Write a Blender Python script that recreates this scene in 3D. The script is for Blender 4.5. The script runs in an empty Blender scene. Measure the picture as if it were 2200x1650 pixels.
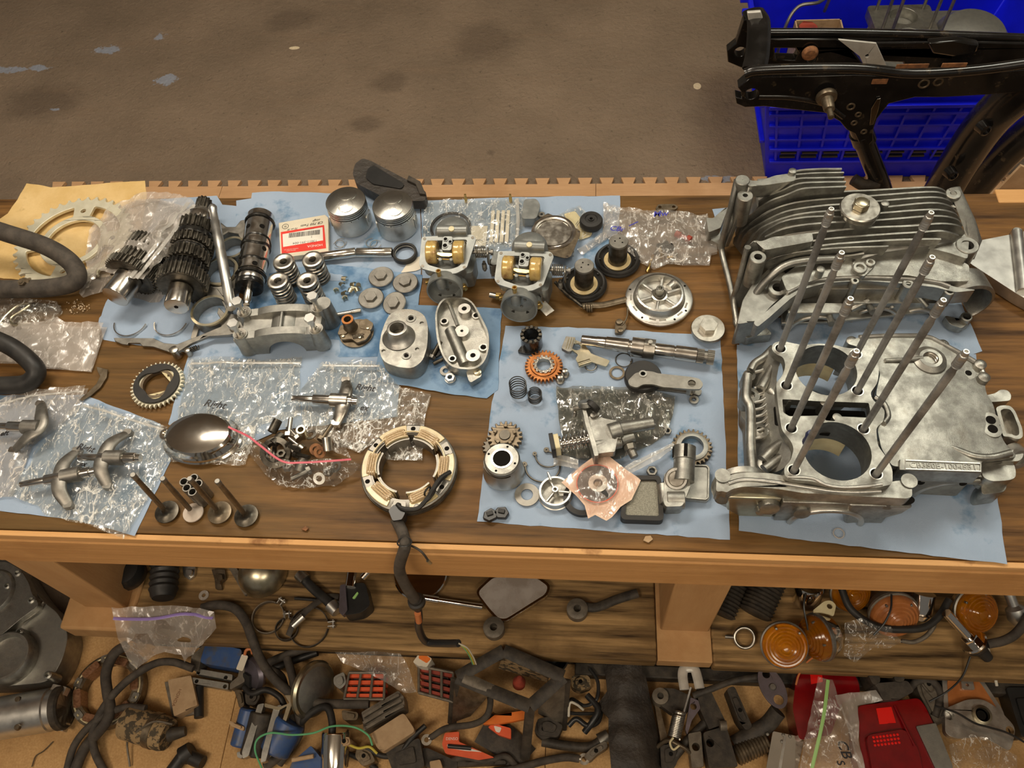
import bpy,bmesh,math,random
from math import sin,cos,pi,radians as R,hypot,atan2
from mathutils import Vector,Matrix,noise
from mathutils.geometry import tessellate_polygon,delaunay_2d_cdt

# ------------------------------------------------------------------ camera, world, lights, exposure
SC=bpy.context.scene
COL=SC.collection
FPX,CX,CY=1750.0,1100.0,825.0
CAMZ=1.68
BENCH=0.615
SHELF=0.125
MAT=0.012
_nad=Vector((1237.0-CX,1918.0-CY,FPX)).normalized()
_fw=(Vector((0,0,1))-_nad*_nad.z).normalized()
_rt=_nad.cross(_fw)
_yaw=R(-9.4)
_Y=_fw*cos(_yaw)-_rt*sin(_yaw)
_X=_rt*cos(_yaw)+_fw*sin(_yaw)
_Z=-_nad
cam_d=bpy.data.cameras.new('camera')
cam=bpy.data.objects.new('camera',cam_d)
COL.objects.link(cam)
_cr=Vector((_X.x,_Y.x,_Z.x)); _cd=Vector((_X.y,_Y.y,_Z.y)); _cf=Vector((_X.z,_Y.z,_Z.z))
_m=Matrix((_cr,-_cd,-_cf)).transposed().to_4x4()
_m.translation=Vector((0,0,CAMZ))
cam.matrix_world=_m
cam_d.sensor_width=36.0
cam_d.lens=36.0*FPX/2200.0
cam_d.clip_start=0.01
SC.camera=cam

w=bpy.data.worlds.new('garage_light'); SC.world=w; w.use_nodes=True
w.node_tree.nodes['Background'].inputs[0].default_value=(1.0,0.92,0.82,1)
w.node_tree.nodes['Background'].inputs[1].default_value=0.13

def area(name,loc,size,energy,col,target=(0,.7,.6)):
    l=bpy.data.lights.new(name,'AREA'); l.shape='RECTANGLE'; l.size,l.size_y=size
    l.energy=energy; l.color=col
    o=bpy.data.objects.new(name,l); COL.objects.link(o); o.location=loc
    o.rotation_euler=(Vector(target)-Vector(loc)).to_track_quat('-Z','Y').to_euler()
    return o
area('shop_lamp',(-0.9,1.5,3.0),(1.2,.3),38,(1.0,.90,.75),(-.7,.8,.5))
area('shop_lamp',(1.3,1.9,3.0),(1.2,.3),21,(.96,.97,.84),(.6,.9,.5))
area('shop_lamp',(-1.2,-.9,2.9),(1.2,.3),26,(1.0,.84,.66),(-.5,.5,.2))
area('shop_lamp',(.9,-1.2,2.8),(1.2,.3),15,(1.0,.90,.72),(.3,.5,.2))

def fill_uplight(loc,e,col):  # added unseen fill aimed up to brighten the ceiling and the ambient
    o=area('added_ceiling_fill',loc,(1.2,.3),e,col,(loc[0],loc[1],9)); return o
for l_ in ((-0.9,1.5,3.04),(1.3,1.9,3.04),(-1.2,-.9,2.94),(.9,-1.2,2.84)):fill_uplight(l_,16,(1.0,.92,.80))
vs=SC.view_settings
vs.view_transform='Standard'; vs.look='None'; vs.gamma=1.0; vs.exposure=-0.12; vs.use_curve_mapping=False
SC.cycles.transparent_max_bounces=20
SC.cycles.max_bounces=7

# ------------------------------------------------------------------ picture point -> world point (layout measuring)
def ray(px,py):
    c=Vector(((px-CX)/FPX,(py-CY)/FPX,1.0))
    return _cr*c.x+_cd*c.y+_cf*c.z
def W(px,py,z):
    d=ray(px,py); t=(z-CAMZ)/d.z
    return Vector((d.x*t,d.y*t,z))
def WY(px,py,Y):
    d=ray(px,py); t=Y/d.y
    return Vector((d.x*t,Y,CAMZ+d.z*t))

# ------------------------------------------------------------------ materials
MT={}
def nd(nt,t,**kw):
    n=nt.nodes.new(t)
    for k,v in kw.items():
        if k in n.inputs:n.inputs[k].default_value=v
        else:setattr(n,k,v)
    return n
def c4(c):return (c[0],c[1],c[2],1)
def mat(name,c1,c2=None,ns=60,rough=.5,r2=None,metal=0,bs=0,bd=.0003,st=(1,1,1),lo=.38,hi=.64,trans=0,coat=0,spec=.5,det=5,ior=1.45,c3=None,n3=12,l3=.62,h3=.7,sss=0,bst=None,aniso=0):
    m=bpy.data.materials.new(name); m.use_nodes=True; nt=m.node_tree; L=nt.links
    b=nt.nodes['Principled BSDF']
    b.inputs['Base Color'].default_value=c4(c1); b.inputs['Roughness'].default_value=rough
    b.inputs['Metallic'].default_value=metal; b.inputs['Specular IOR Level'].default_value=spec
    b.inputs['Transmission Weight'].default_value=trans; b.inputs['Coat Weight'].default_value=coat
    b.inputs['IOR'].default_value=ior
    if coat:b.inputs['Coat Roughness'].default_value=.15
    tc=nd(nt,'ShaderNodeTexCoord')
    def nz(scale,stretch,detail=det):
        mp=nd(nt,'ShaderNodeMapping'); mp.inputs['Scale'].default_value=stretch
        L.new(tc.outputs['Object'],mp.inputs[0])
        n=nd(nt,'ShaderNodeTexNoise',Scale=scale,Detail=detail,Roughness=.6); L.new(mp.outputs[0],n.inputs['Vector'])
        return n.outputs['Fac']
    if c2:
        f=nz(ns,st)
        rp=nd(nt,'ShaderNodeValToRGB'); rp.color_ramp.elements[0].position=lo; rp.color_ramp.elements[1].position=hi
        rp.color_ramp.elements[0].color=c4(c1); rp.color_ramp.elements[1].color=c4(c2)
        L.new(f,rp.inputs[0]); out=rp.outputs[0]
        if c3:
            f3=nz(n3,(1,1,1)); r3=nd(nt,'ShaderNodeValToRGB'); r3.color_ramp.elements[0].position=l3; r3.color_ramp.elements[1].position=h3
            L.new(f3,r3.inputs[0]); mx=nd(nt,'ShaderNodeMix',data_type='RGBA'); L.new(r3.outputs[0],mx.inputs[0]); L.new(out,mx.inputs[6]); mx.inputs[7].default_value=c4(c3)
            out=mx.outputs[2]
        L.new(out,b.inputs['Base Color'])
        if r2 is not None:
            mr=nd(nt,'ShaderNodeMapRange'); mr.inputs[1].default_value=lo; mr.inputs[2].default_value=hi; mr.inputs[3].default_value=rough; mr.inputs[4].default_value=r2
            L.new(f,mr.inputs[0]); L.new(mr.outputs[0],b.inputs['Roughness'])
    if bs:
        f=nz(bs,bst or st,6); bp=nd(nt,'ShaderNodeBump',Strength=1.0,Distance=bd); L.new(f,bp.inputs['Height']); L.new(bp.outputs[0],b.inputs['Normal'])
    MT[name]=m
    return m

mat('cast',(.27,.262,.235),(.47,.46,.415),45,.42,.30,metal=.92,bs=900,bd=.0003,c3=(.24,.215,.175),n3=22,l3=.56,h3=.74)
mat('cast_bright',(.52,.505,.465),(.66,.64,.59),60,.30,.40,metal=.95,bs=700,bd=.0002)
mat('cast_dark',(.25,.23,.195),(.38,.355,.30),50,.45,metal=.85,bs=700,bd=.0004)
mat('cast_mid',(.29,.285,.26),(.39,.38,.345),60,.48,.40,metal=.9,bs=900,bd=.0002)
mat('machined',(.54,.53,.49),(.66,.65,.60),30,.25,metal=1,bs=300,bd=.0002,st=(1,1,12))
mat('satin',(.54,.53,.50),(.66,.65,.61),40,.34,.42,metal=.95)
mat('steel',(.40,.37,.32),(.55,.52,.46),90,.28,.40,metal=1)
mat('steel_dull',(.23,.215,.19),(.32,.305,.27),70,.42,.5,metal=.9)
mat('steel_shiny',(.62,.58,.52),(.70,.66,.60),60,.17,.25,metal=1)
mat('dark_steel',(.07,.062,.05),(.14,.125,.10),90,.32,.45,metal=.85)
mat('oily_black',(.012,.011,.010),(.03,.028,.024),90,.22,.35,metal=.4,coat=.4)
mat('blue_tape',(.015,.02,.09),rough=.35)
mat('hole_shade',(.010,.009,.008),rough=.9,spec=.1)  # near-black colour painting the shade inside holes, grooves and slots
mat('chalk',(.62,.53,.45),(.54,.45,.37),60,.7)
mat('pale_metal',(.62,.60,.55),(.50,.48,.43),40,.4,metal=.3)
mat('stud_steel',(.40,.395,.38),(.17,.165,.155),14,.42,.5,metal=.55,lo=.45,hi=.6)
mat('chrome',(.80,.76,.70),(.72,.69,.63),30,.07,.14,metal=1)
mat('carb_zinc',(.235,.245,.235),(.31,.32,.305),70,.40,.46,metal=.55,bs=600,bd=.0001)
mat('carb_light',(.25,.262,.255),(.32,.335,.32),70,.45,metal=.45)
mat('float_gold',(.55,.36,.10),(.70,.52,.22),60,.25,metal=.15,coat=.5,c3=(.30,.15,.04),n3=60,l3=.5,h3=.66)
mat('brass',(.65,.45,.16),(.52,.34,.12),60,.28,metal=1)
mat('copper_gear',(.54,.22,.075),(.38,.14,.045),90,.32,metal=.85)
mat('rust',(.16,.07,.03),(.30,.13,.05),120,.8,bs=300)
mat('brown_iron',(.13,.10,.065),(.22,.175,.12),90,.4,metal=.7)
mat('gold_zinc',(.46,.41,.28),(.58,.53,.40),50,.3,metal=.95)
mat('rubber',(.016,.015,.014),(.03,.027,.024),40,.45,.6,bs=200,bd=.0001)
mat('rubber_dusty',(.045,.037,.03),(.085,.07,.055),50,.75,bs=150,bd=.0004)
mat('black_plastic',(.018,.018,.018),(.028,.027,.026),30,.35)
mat('black_paint',(.007,.0066,.006),(.014,.012,.011),20,.15,.30,coat=.35,c3=(.07,.05,.03),n3=35,l3=.62,h3=.72)
mat('blue_plastic',(.008,.014,.82),(.006,.010,.66),8,.34,.45,bs=200,bd=.0002)
mat('blue_coil',(.035,.085,.24),(.055,.10,.22),60,.4,c3=(.10,.09,.07),n3=40,l3=.5,h3=.7)
mat('cream',(.66,.54,.30),(.56,.42,.20),90,.35,coat=.3)
mat('winding',(.72,.56,.36),(.52,.35,.17),500,.3,st=(1,1,1),coat=.5,bs=900,bd=.0006)
mat('winding_brown',(.20,.09,.045),(.34,.18,.10),300,.3,metal=.3,coat=.4)
mat('ivory',(.72,.64,.40),(.62,.52,.30),40,.4)
mat('white_paper',(.70,.64,.52),(.76,.70,.58),10,.8)
mat('box_card',(.72,.66,.52),(.66,.59,.45),20,.7)
mat('label_red',(.72,.04,.025),rough=.5)
mat('label_white',(.78,.74,.66),rough=.6)
mat('ink',(.03,.028,.03),rough=.6)
mat('blue_ink',(.05,.05,.35),rough=.6)
mat('kraft',(.60,.40,.15),(.70,.50,.23),12,.7,bs=60,bd=.002,c3=(.40,.25,.08),n3=9)
mat('sprocket_gold',(.70,.66,.50),(.80,.76,.60),60,.4,metal=.45)
mat('amber',(1.0,.36,.01),(.95,.27,.005),40,.10,trans=.8,coat=.5,ior=1.3)
mat('amber_dull',(.55,.20,.06),(.45,.15,.04),60,.3,trans=.2,coat=.3)
mat('red_lens',(.22,.003,.006),(.16,.002,.005),30,.12,coat=.8,bs=300,bd=.0001)
mat('red_bright',(.85,.012,.008),rough=.3,coat=.4)
mat('red_orange',(.80,.12,.04),(.72,.10,.03),40,.5)
mat('red_fin',(.36,.055,.03),(.22,.04,.025),50,.6)
mat('orange_print',(.85,.22,.03),(.78,.16,.02),40,.45)
mat('tan_dirty',(.42,.28,.155),(.50,.345,.20),40,.8,bs=120,bd=.0006,c3=(.17,.10,.05),n3=30,l3=.58,h3=.75)
mat('mud',(.32,.22,.11),(.07,.055,.035),70,.8,lo=.48,hi=.53,bs=200,bd=.001)
mat('grey_dirty',(.13,.11,.085),(.21,.18,.14),60,.55,metal=.4,bs=200,bd=.0005)
mat('black_dirty',(.028,.023,.018),(.065,.052,.038),60,.6,bs=200,bd=.0005)
mat('leather',(.030,.025,.021),(.055,.045,.036),25,.5,bs=90,bd=.003)
mat('green_wire',(.12,.42,.20),rough=.4)
mat('yellow_wire',(.55,.45,.06),rough=.4)
mat('white_wire',(.62,.58,.48),rough=.5)
mat('orange_wire',(.6,.2,.07),rough=.5)
mat('mirror_glass',(.46,.41,.37),(.30,.25,.21),22,.14,.4,metal=.15,lo=.4,hi=.62)
mat('violet_steel',(.24,.21,.25),(.19,.165,.185),40,.4,metal=.8)
mat('skin_paper',(.78,.56,.42),(.82,.64,.50),20,.6)
mat('mesh_screen',(.30,.285,.23),(.20,.19,.15),700,.45,metal=.6,bs=900,bd=.0006,det=1)
mat('green_zip',(.35,.62,.20),rough=.35)
mat('violet_zip',(.35,.25,.62),rough=.35)
mat('red_zip',(.62,.12,.16),rough=.35)
mat('dusty_black_foam',(.035,.033,.03),(.05,.047,.04),60,.9)
mat('debris_tan',(.55,.42,.28),rough=.9)

def towel_mat(name,a,b,stain,sl=.60,sh=.72,ns=13):
    m=mat(name,a,b,7,.85,bs=1400,bd=.0004,lo=.3,hi=.7,c3=stain,n3=ns,l3=sl,h3=sh,st=(1,1,1),spec=.15)
    return m
towel_mat('towel',(.305,.395,.525),(.365,.45,.58),(.16,.27,.41),.57,.66)
towel_mat('towel_wet',(.22,.34,.50),(.28,.40,.56),(.10,.20,.35),.46,.60,16)
towel_mat('towel_denim',(.16,.27,.42),(.24,.36,.52),(.09,.17,.30),.50,.66,20)

def plastic_mat(name,tint,base,edge,haze,rough=.1,bs=55,bd=.002,hz=(.75,.72,.68),cr=.5,cs=95):

    m=bpy.data.materials.new(name); m.use_nodes=True; nt=m.node_tree; L=nt.links
    for n in list(nt.nodes):
        if n.type != 'OUTPUT_MATERIAL':nt.nodes.remove(n)
    out=nt.nodes[0]
    tc0=nd(nt,'ShaderNodeTexCoord'); tcm=nd(nt,'ShaderNodeMapping'); tcm.inputs['Rotation'].default_value=(0,0,R(35)); tcm.inputs['Scale'].default_value=(1.15,.5,1); L.new(tc0.outputs['Object'],tcm.inputs[0])
    class tc:outputs={'Object':tcm.outputs[0]}
    n1=nd(nt,'ShaderNodeTexNoise',Scale=bs,Detail=3.0,Roughness=.5); L.new(tc.outputs['Object'],n1.inputs['Vector'])
    def crease_glints(scale,width,warp,gate_s,g0,g1):  # whitened crease lines; their pale colour paints lamp glints on the film
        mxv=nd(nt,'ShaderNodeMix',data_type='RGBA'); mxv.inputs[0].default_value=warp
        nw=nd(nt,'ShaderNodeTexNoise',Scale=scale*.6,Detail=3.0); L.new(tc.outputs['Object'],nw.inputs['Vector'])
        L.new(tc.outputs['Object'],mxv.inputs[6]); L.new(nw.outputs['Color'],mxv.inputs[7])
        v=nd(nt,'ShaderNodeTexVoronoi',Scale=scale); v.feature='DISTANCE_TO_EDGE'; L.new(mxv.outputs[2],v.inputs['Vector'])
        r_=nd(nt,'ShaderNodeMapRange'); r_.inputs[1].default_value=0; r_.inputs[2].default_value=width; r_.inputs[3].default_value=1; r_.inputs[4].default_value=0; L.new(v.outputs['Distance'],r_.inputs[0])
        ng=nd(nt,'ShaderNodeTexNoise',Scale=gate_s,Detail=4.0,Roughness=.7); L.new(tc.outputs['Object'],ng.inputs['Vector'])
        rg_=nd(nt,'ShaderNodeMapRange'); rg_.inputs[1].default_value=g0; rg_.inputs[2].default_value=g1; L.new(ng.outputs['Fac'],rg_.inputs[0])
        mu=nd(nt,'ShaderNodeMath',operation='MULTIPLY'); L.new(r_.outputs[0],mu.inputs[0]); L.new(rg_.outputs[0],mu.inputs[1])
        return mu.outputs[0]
    a=crease_glints(cs,.085,.032,75,.50,.62); b_=crease_glints(cs*.36,.035,.05,34,.48,.60)
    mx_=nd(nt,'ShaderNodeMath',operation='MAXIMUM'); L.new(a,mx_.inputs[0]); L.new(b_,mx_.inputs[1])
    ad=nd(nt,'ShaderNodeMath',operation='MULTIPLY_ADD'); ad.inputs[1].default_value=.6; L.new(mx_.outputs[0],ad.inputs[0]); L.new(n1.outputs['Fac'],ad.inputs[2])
    bp=nd(nt,'ShaderNodeBump',Strength=1.0,Distance=bd); L.new(ad.outputs[0],bp.inputs['Height'])
    gl=nd(nt,'ShaderNodeBsdfGlossy',Roughness=rough); L.new(bp.outputs[0],gl.inputs['Normal'])
    tr=nd(nt,'ShaderNodeBsdfTransparent'); tr.inputs['Color'].default_value=c4(tint)
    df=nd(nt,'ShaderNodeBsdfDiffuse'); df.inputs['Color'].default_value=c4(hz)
    lw=nd(nt,'ShaderNodeLayerWeight',Blend=.25)
    mr=nd(nt,'ShaderNodeMapRange'); mr.inputs[3].default_value=base; mr.inputs[4].default_value=edge; L.new(lw.outputs['Fresnel'],mr.inputs[0])
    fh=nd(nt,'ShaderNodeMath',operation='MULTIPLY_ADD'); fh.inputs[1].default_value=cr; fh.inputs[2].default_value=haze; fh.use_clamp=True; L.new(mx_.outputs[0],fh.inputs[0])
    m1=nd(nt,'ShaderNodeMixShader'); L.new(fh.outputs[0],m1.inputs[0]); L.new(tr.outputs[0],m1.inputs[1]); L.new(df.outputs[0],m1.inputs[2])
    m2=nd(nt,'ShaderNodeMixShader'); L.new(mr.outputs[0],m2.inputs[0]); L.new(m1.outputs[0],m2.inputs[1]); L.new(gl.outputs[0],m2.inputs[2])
    L.new(m2.outputs[0],out.inputs['Surface'])
    MT[name]=m
plastic_mat('bag_clear',(.97,.97,.95),.07,.5,.05,.12,60,.002,(.90,.88,.82),.75)
plastic_mat('bag_milky',(.93,.91,.90),.08,.5,.34,.25,40,.002,(.74,.68,.61),.35,60)
plastic_mat('bag_thick',(.95,.94,.93),.08,.5,.15,.18,45,.002,(.82,.77,.70),.6,75)
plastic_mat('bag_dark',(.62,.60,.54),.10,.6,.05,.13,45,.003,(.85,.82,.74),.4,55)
plastic_mat('zip_band',(.93,.92,.90),.10,.5,.34,.2,20,.001,(.80,.78,.73),.1)
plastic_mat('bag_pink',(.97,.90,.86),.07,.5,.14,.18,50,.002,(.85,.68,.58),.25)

def wood_mat(name,c1,c2,c3,scale=(3,60,60),rough=.55,n3=6,l3=.5,h3=.75,coat=0,dark=None):
    m=mat(name,c1,c2,1.6,rough,None,spec=.25,bs=3,bd=.0012,st=scale,lo=.32,hi=.68,c3=c3,n3=n3,l3=l3,h3=h3,det=8,coat=coat)
wood_mat('ply_dark',(.045,.020,.006),(.25,.122,.036),(.13,.078,.026),(2.6,40,40),.5,2.2,.42,.72)
wood_mat('pine',(.56,.29,.105),(.68,.37,.145),(.46,.22,.075),(2,30,30),.5)
wood_mat('pine_edge',(.62,.33,.12),(.70,.40,.17),(.30,.14,.05),(2,40,40),.5,9,.6,.68)
wood_mat('shelf_wood',(.045,.025,.010),(.50,.31,.13),(.14,.08,.03),(2.6,42,42),.6,5,.48,.68)
wood_mat('pine_post',(.50,.28,.12),(.57,.34,.155),(.40,.22,.09),(20,20,3),.55)
wood_mat('foam_wood',(.56,.33,.17),(.64,.39,.21),(.48,.27,.13),(4,40,40),.6)
mat('foam_mat',(.50,.29,.115),(.60,.37,.16),240,.8,bs=260,bd=.001,c3=(.34,.19,.07),n3=7,l3=.5,h3=.72)

# ------------------------------------------------------------------ geometry (millimetres)
def circ(cx,cy,r,n=24,a0=0,a1=2*pi,ry=None):
    full=abs(a1-a0-2*pi) < 1e-6
    k=n if full else n+1
    return [(cx+r*cos(a0+(a1-a0)*i/n),cy+(ry or r)*sin(a0+(a1-a0)*i/n)) for i in range(k)]
def rnd(poly,r,n=4):
    out=[]
    N=len(poly)
    for i in range(N):
        p,a,b=Vector(poly[i]),Vector(poly[i-1]),Vector(poly[(i+1) % N])
        va,vb=a-p,b-p
        rr=min(r,va.length*.45,vb.length*.45)
        p0,p1=p+va.normalized()*rr,p+vb.normalized()*rr
        for k in range(n+1):
            t=k/n
            q=p0*(1-t) ** 2+p*2*t*(1-t)+p1*t*t
            out.append((q.x,q.y))
    return out
def rect(w_,h_,cx=0,cy=0,r=0):
    p=[(cx-w_/2,cy-h_/2),(cx+w_/2,cy-h_/2),(cx+w_/2,cy+h_/2),(cx-w_/2,cy+h_/2)]
    return rnd(p,r) if r else p
def gearpoly(ro,rr,n,top=.28,flank=.16,ph=0):
    out=[]
    for i in range(n):
        a=2*pi*i/n+ph; s=2*pi/n
        for t,r_ in ((-.5+flank*.5,rr),(-top/2-flank*.3,(rr+ro)/2),(-top/2,ro),(top/2,ro),(top/2+flank*.3,(rr+ro)/2),(.5-flank*.5,rr)):
            out.append((r_*cos(a+t*s),r_*sin(a+t*s)))
    return out
def catmull(P,k=8,closed=False):
    P=[Vector(p) for p in P]
    if len(P) < 3:return P
    out=[]
    N=len(P)
    rng=range(N) if closed else range(N-1)
    for i in rng:
        p0=P[i-1] if (i > 0 or closed) else P[0]*2-P[1]
        p1,p2=P[i],P[(i+1) % N]
        p3=P[(i+2) % N] if (i+2 < N or closed) else P[-1]*2-P[-2]
        for j in range(k):
            t=j/k
            out.append(.5*((2*p1)+(p2-p0)*t+(2*p0-5*p1+4*p2-p3)*t*t+(3*p1-p0-3*p2+p3)*t ** 3))
    if not closed:out.append(P[-1].copy())
    return out
def frame(o,d,up=(0,0,1)):
    z=Vector(d).normalized(); u=Vector(up)
    if abs(z.dot(u.normalized())) > .98:u=Vector((1,0,0))
    x=u.cross(z).normalized(); y=z.cross(x)
    m=Matrix((x,y,z)).transposed().to_4x4(); m.translation=Vector(o)
    return m
def inside(p,poly):
    x,y=p; c=False; n=len(poly); j=n-1
    for i in range(n):
        xi,yi=poly[i][0],poly[i][1]; xj,yj=poly[j][0],poly[j][1]
        if ((yi > y) != (yj > y)) and (x < (xj-xi)*(y-yi)/(yj-yi+1e-12)+xi):c=not c
        j=i
    return c

class G:
    def __init__(s):s.v=[]; s.f=[]; s.M=Matrix()
    def to(s,m=None):s.M=m if m is not None else Matrix(); return s
    def at(s,x,y,z=0,rz=0):s.M=Matrix.Translation((x,y,z)) @ Matrix.Rotation(rz,4,'Z'); return s
    def add(s,vs_,fs):
        b=len(s.v); M_=s.M
        s.v += [M_ @ Vector(p) for p in vs_]
        s.f += [tuple(b+i for i in f) for f in fs]
        return s
    def box(s,cx,cy,cz,sx,sy,sz):
        x,y,z=sx/2,sy/2,sz/2
        return s.add([(cx+a*x,cy+b*y,cz+c*z) for a in (-1,1) for b in (-1,1) for c in (-1,1)],
                     [(0,1,3,2),(4,6,7,5),(0,4,5,1),(2,3,7,6),(0,2,6,4),(1,5,7,3)])
    def lathe(s,prof,n=28,closed=False,a0=0,a1=2*pi):
        full=abs(a1-a0-2*pi) < 1e-6
        k=n if full else n+1
        vs_,fs,rows=[],[],[]
        for r_,z in prof:
            if r_ <= 1e-6:rows.append([len(vs_)]*k); vs_.append((0,0,z))
            else:
                rows.append(list(range(len(vs_),len(vs_)+k)))
                vs_ += [(r_*cos(a0+(a1-a0)*i/n),r_*sin(a0+(a1-a0)*i/n),z) for i in range(k)]
        m=len(rows)
        for a in range(m if closed else m-1):
            p,q=rows[a],rows[(a+1) % m]
            for i in range(n):
                j=(i+1) % k
                f=[]
                for id_ in (p[i],p[j],q[j],q[i]):
                    if id_ not in f:f.append(id_)
                if len(f) > 2:fs.append(tuple(f))
        if full and not closed:
            if prof[0][0] > 1e-6:fs.append(tuple(reversed(rows[0])))
            if prof[-1][0] > 1e-6:fs.append(tuple(rows[-1]))
        if not full and closed is True:
            fs.append(tuple(r_[0] for r_ in reversed(rows))); fs.append(tuple(r_[-1] for r_ in rows))
        return s.add(vs_,fs)
    def rod(s,a,b,r,r2=None,n=14):
        a,b=Vector(a),Vector(b); M0=s.M; s.M=M0 @ frame(a,b-a); L=(b-a).length
        s.lathe([(r,0),(r2 if r2 is not None else r,L)],n); s.M=M0; return s
    def turned(s,a,b,prof,n=24):
        a,b=Vector(a),Vector(b); M0=s.M; s.M=M0 @ frame(a,b-a); L=(b-a).length
        s.lathe([(r_,t*L) for t,r_ in prof],n); s.M=M0; return s
    def tube(s,P,r,n=8,k=6,closed=False,raw=False,flat=None):
        P=[Vector(p) for p in P] if raw else catmull(P,k,closed)
        N=len(P); rr=r if isinstance(r,(list,tuple)) else None
        t0=(P[1]-P[0]).normalized(); up=Vector((0,0,1)) if abs(t0.z) < .9 else Vector((1,0,0))
        x=up.cross(t0).normalized(); vs_,fs=[],[]
        for i in range(N):
            t=(P[(i+1) % N]-P[i-1]) if closed else (P[min(i+1,N-1)]-P[max(i-1,0)])
            t.normalize(); x=(x-t*x.dot(t))
            if x.length < 1e-6:x=t.orthogonal()
            x.normalize(); y=t.cross(x)
            ri=(rr[min(int(i*len(rr)/N),len(rr)-1)] if rr else r)
            fx,fy=flat or (1,1)
            for j in range(n):
                a=2*pi*j/n; vs_.append(P[i]+x*(ri*fx*cos(a))+y*(ri*fy*sin(a)))
        for i in range(N if closed else N-1):
            for j in range(n):
                a,b_=i*n+j,i*n+(j+1) % n; c,d=((i+1) % N)*n+(j+1) % n,((i+1) % N)*n+j
                fs.append((a,b_,c,d))
        if not closed:fs += [tuple(reversed(range(n))),tuple(range((N-1)*n,N*n))]
        return s.add(vs_,fs)
    def helix(s,R_,r,H,turns,n=6,per=20,R2=None,ends=True):
        P=[]
        T=int(turns*per)
        for i in range(T+1):
            t=i/T; a=2*pi*turns*t; q=R_+((R2 or R_)-R_)*t
            P.append((q*cos(a),q*sin(a),H*t))
        return s.tube(P,r,n,raw=True)
    def ring(s,R_,r,n=32,m=8,z=0,a0=0,a1=2*pi):
        full=abs(a1-a0-2*pi) < 1e-6
        P=[(R_*cos(a0+(a1-a0)*i/n),R_*sin(a0+(a1-a0)*i/n),z) for i in range(n if full else n+1)]
        return s.tube(P,r,m,closed=full,raw=True)
    def prism(s,poly,z0,z1,holes=(),top=None):
        loops=[list(poly)]+[list(h) for h in holes]
        pts=[p for l in loops for p in l]; n=len(pts)
        tri=tessellate_polygon([[Vector((p[0],p[1],0)) for p in l] for l in loops])
        def zt(p):return top(p[0],p[1]) if top else z1
        vs_=[(p[0],p[1],z0) for p in pts]+[(p[0],p[1],zt(p)) for p in pts]
        fs=[]
        for a,b,c in tri:
            A,B,C=pts[a],pts[b],pts[c]
            if (B[0]-A[0])*(C[1]-A[1])-(B[1]-A[1])*(C[0]-A[0]) < 0:b,c=c,b
            fs.append((a+n,b+n,c+n)); fs.append((c,b,a))
        k=0
        for li,l in enumerate(loops):
            ar=sum(l[i][0]*l[(i+1) % len(l)][1]-l[(i+1) % len(l)][0]*l[i][1] for i in range(len(l)))
            fwd=(ar > 0) == (li == 0)
            for i in range(len(l)):
                a,b=k+i,k+(i+1) % len(l)
                fs.append((a,b,b+n,a+n) if fwd else (b,a,a+n,b+n))
            k += len(l)
        return s.add(vs_,fs)
    def hexa(s,r,z0,z1,ph=0):return s.prism(circ(0,0,r,6,ph,ph+2*pi),z0,z1)
    def ball(s,c,r,n=12,sz=1):
        M0=s.M; s.M=M0 @ Matrix.Translation(c)
        s.lathe([(0 if k in (0,n // 2+1) else r*sin(pi*k/(n // 2+1)),-r*sz*cos(pi*k/(n // 2+1))) for k in range(n // 2+2)],n)
        s.M=M0; return s
    def mesh(s,name,smooth=40):
        me=bpy.data.meshes.new(name)
        me.from_pydata([(p.x*.001,p.y*.001,p.z*.001) for p in s.v],[],s.f)
        me.validate()
        if smooth:
            me.shade_smooth(); me.set_sharp_from_angle(angle=R(smooth))
        me.update()
        return me

class T:
    """one thing; local coordinates in mm around its base point"""
    def __init__(s,name,label,cat,px,py,h=0,base=None,face=None,rz=None,group=None,kind=None,root=None,tilt=None):
        s.z0=BENCH if base is None else base
        o=W(px,py,s.z0+h*.001); o.z=s.z0
        if face:q=W(face[0],face[1],s.z0+h*.001); a=atan2(q.y-o.y,q.x-o.x)
        else:a=R(rz) if rz is not None else 0
        s.m=Matrix.Translation(o) @ Matrix.Rotation(a,4,'Z')
        if tilt is not None:s.m=s.m @ tilt
        s.inv=s.m.inverted(); s.args=(name,label,cat,group,kind); s.o=None
    def p(s,px,py,h=0):
        return (s.inv @ W(px,py,s.z0+h*.001))*1000
    def p2(s,px,py,h=0):
        q=s.p(px,py,h); return (q.x,q.y)
    def wy(s,px,py,Y):
        return (s.inv @ WY(px,py,Y))*1000
    def tag(s,o):
        name,label,cat,group,kind=s.args
        if label:o['label']=label
        if cat:o['category']=cat
        if group:o['group']=group
        if kind:o['kind']=kind
        o.matrix_world=s.m
        s.o=o
    def root(s):
        if s.o is None:
            o=bpy.data.objects.new(s.args[0],None); o.empty_display_size=.02; COL.objects.link(o); s.tag(o)
        return s.o
    def body(s,g,m,bev=0,smooth=40):
        o=mk(s.args[0],g,m,bev,smooth); s.tag(o); return o
    def part(s,name,g,m,bev=0,smooth=40,under=None,label=None):
        if m == 'oily_black' and ('hole' in name or 'bore' in name or 'slot' in name):m='hole_shade'
        r=s.root(); o=mk(name,g,m,bev,smooth)
        if under is not None:o.parent=under
        else:o.parent=r
        if label:o['label']=label
        return o
def mk(name,g,m,bev=0,smooth=40):
    me=g.mesh(name,smooth) if isinstance(g,G) else g
    o=bpy.data.objects.new(name,me); COL.objects.link(o)
    if not me.materials:me.materials.append(MT[m])
    if bev:
        b=o.modifiers.new('edge','BEVEL'); b.width=bev*.001; b.segments=2; b.limit_method='ANGLE'; b.angle_limit=R(35); b.harden_normals=False
        b.use_clamp_overlap=True
    return o
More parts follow.
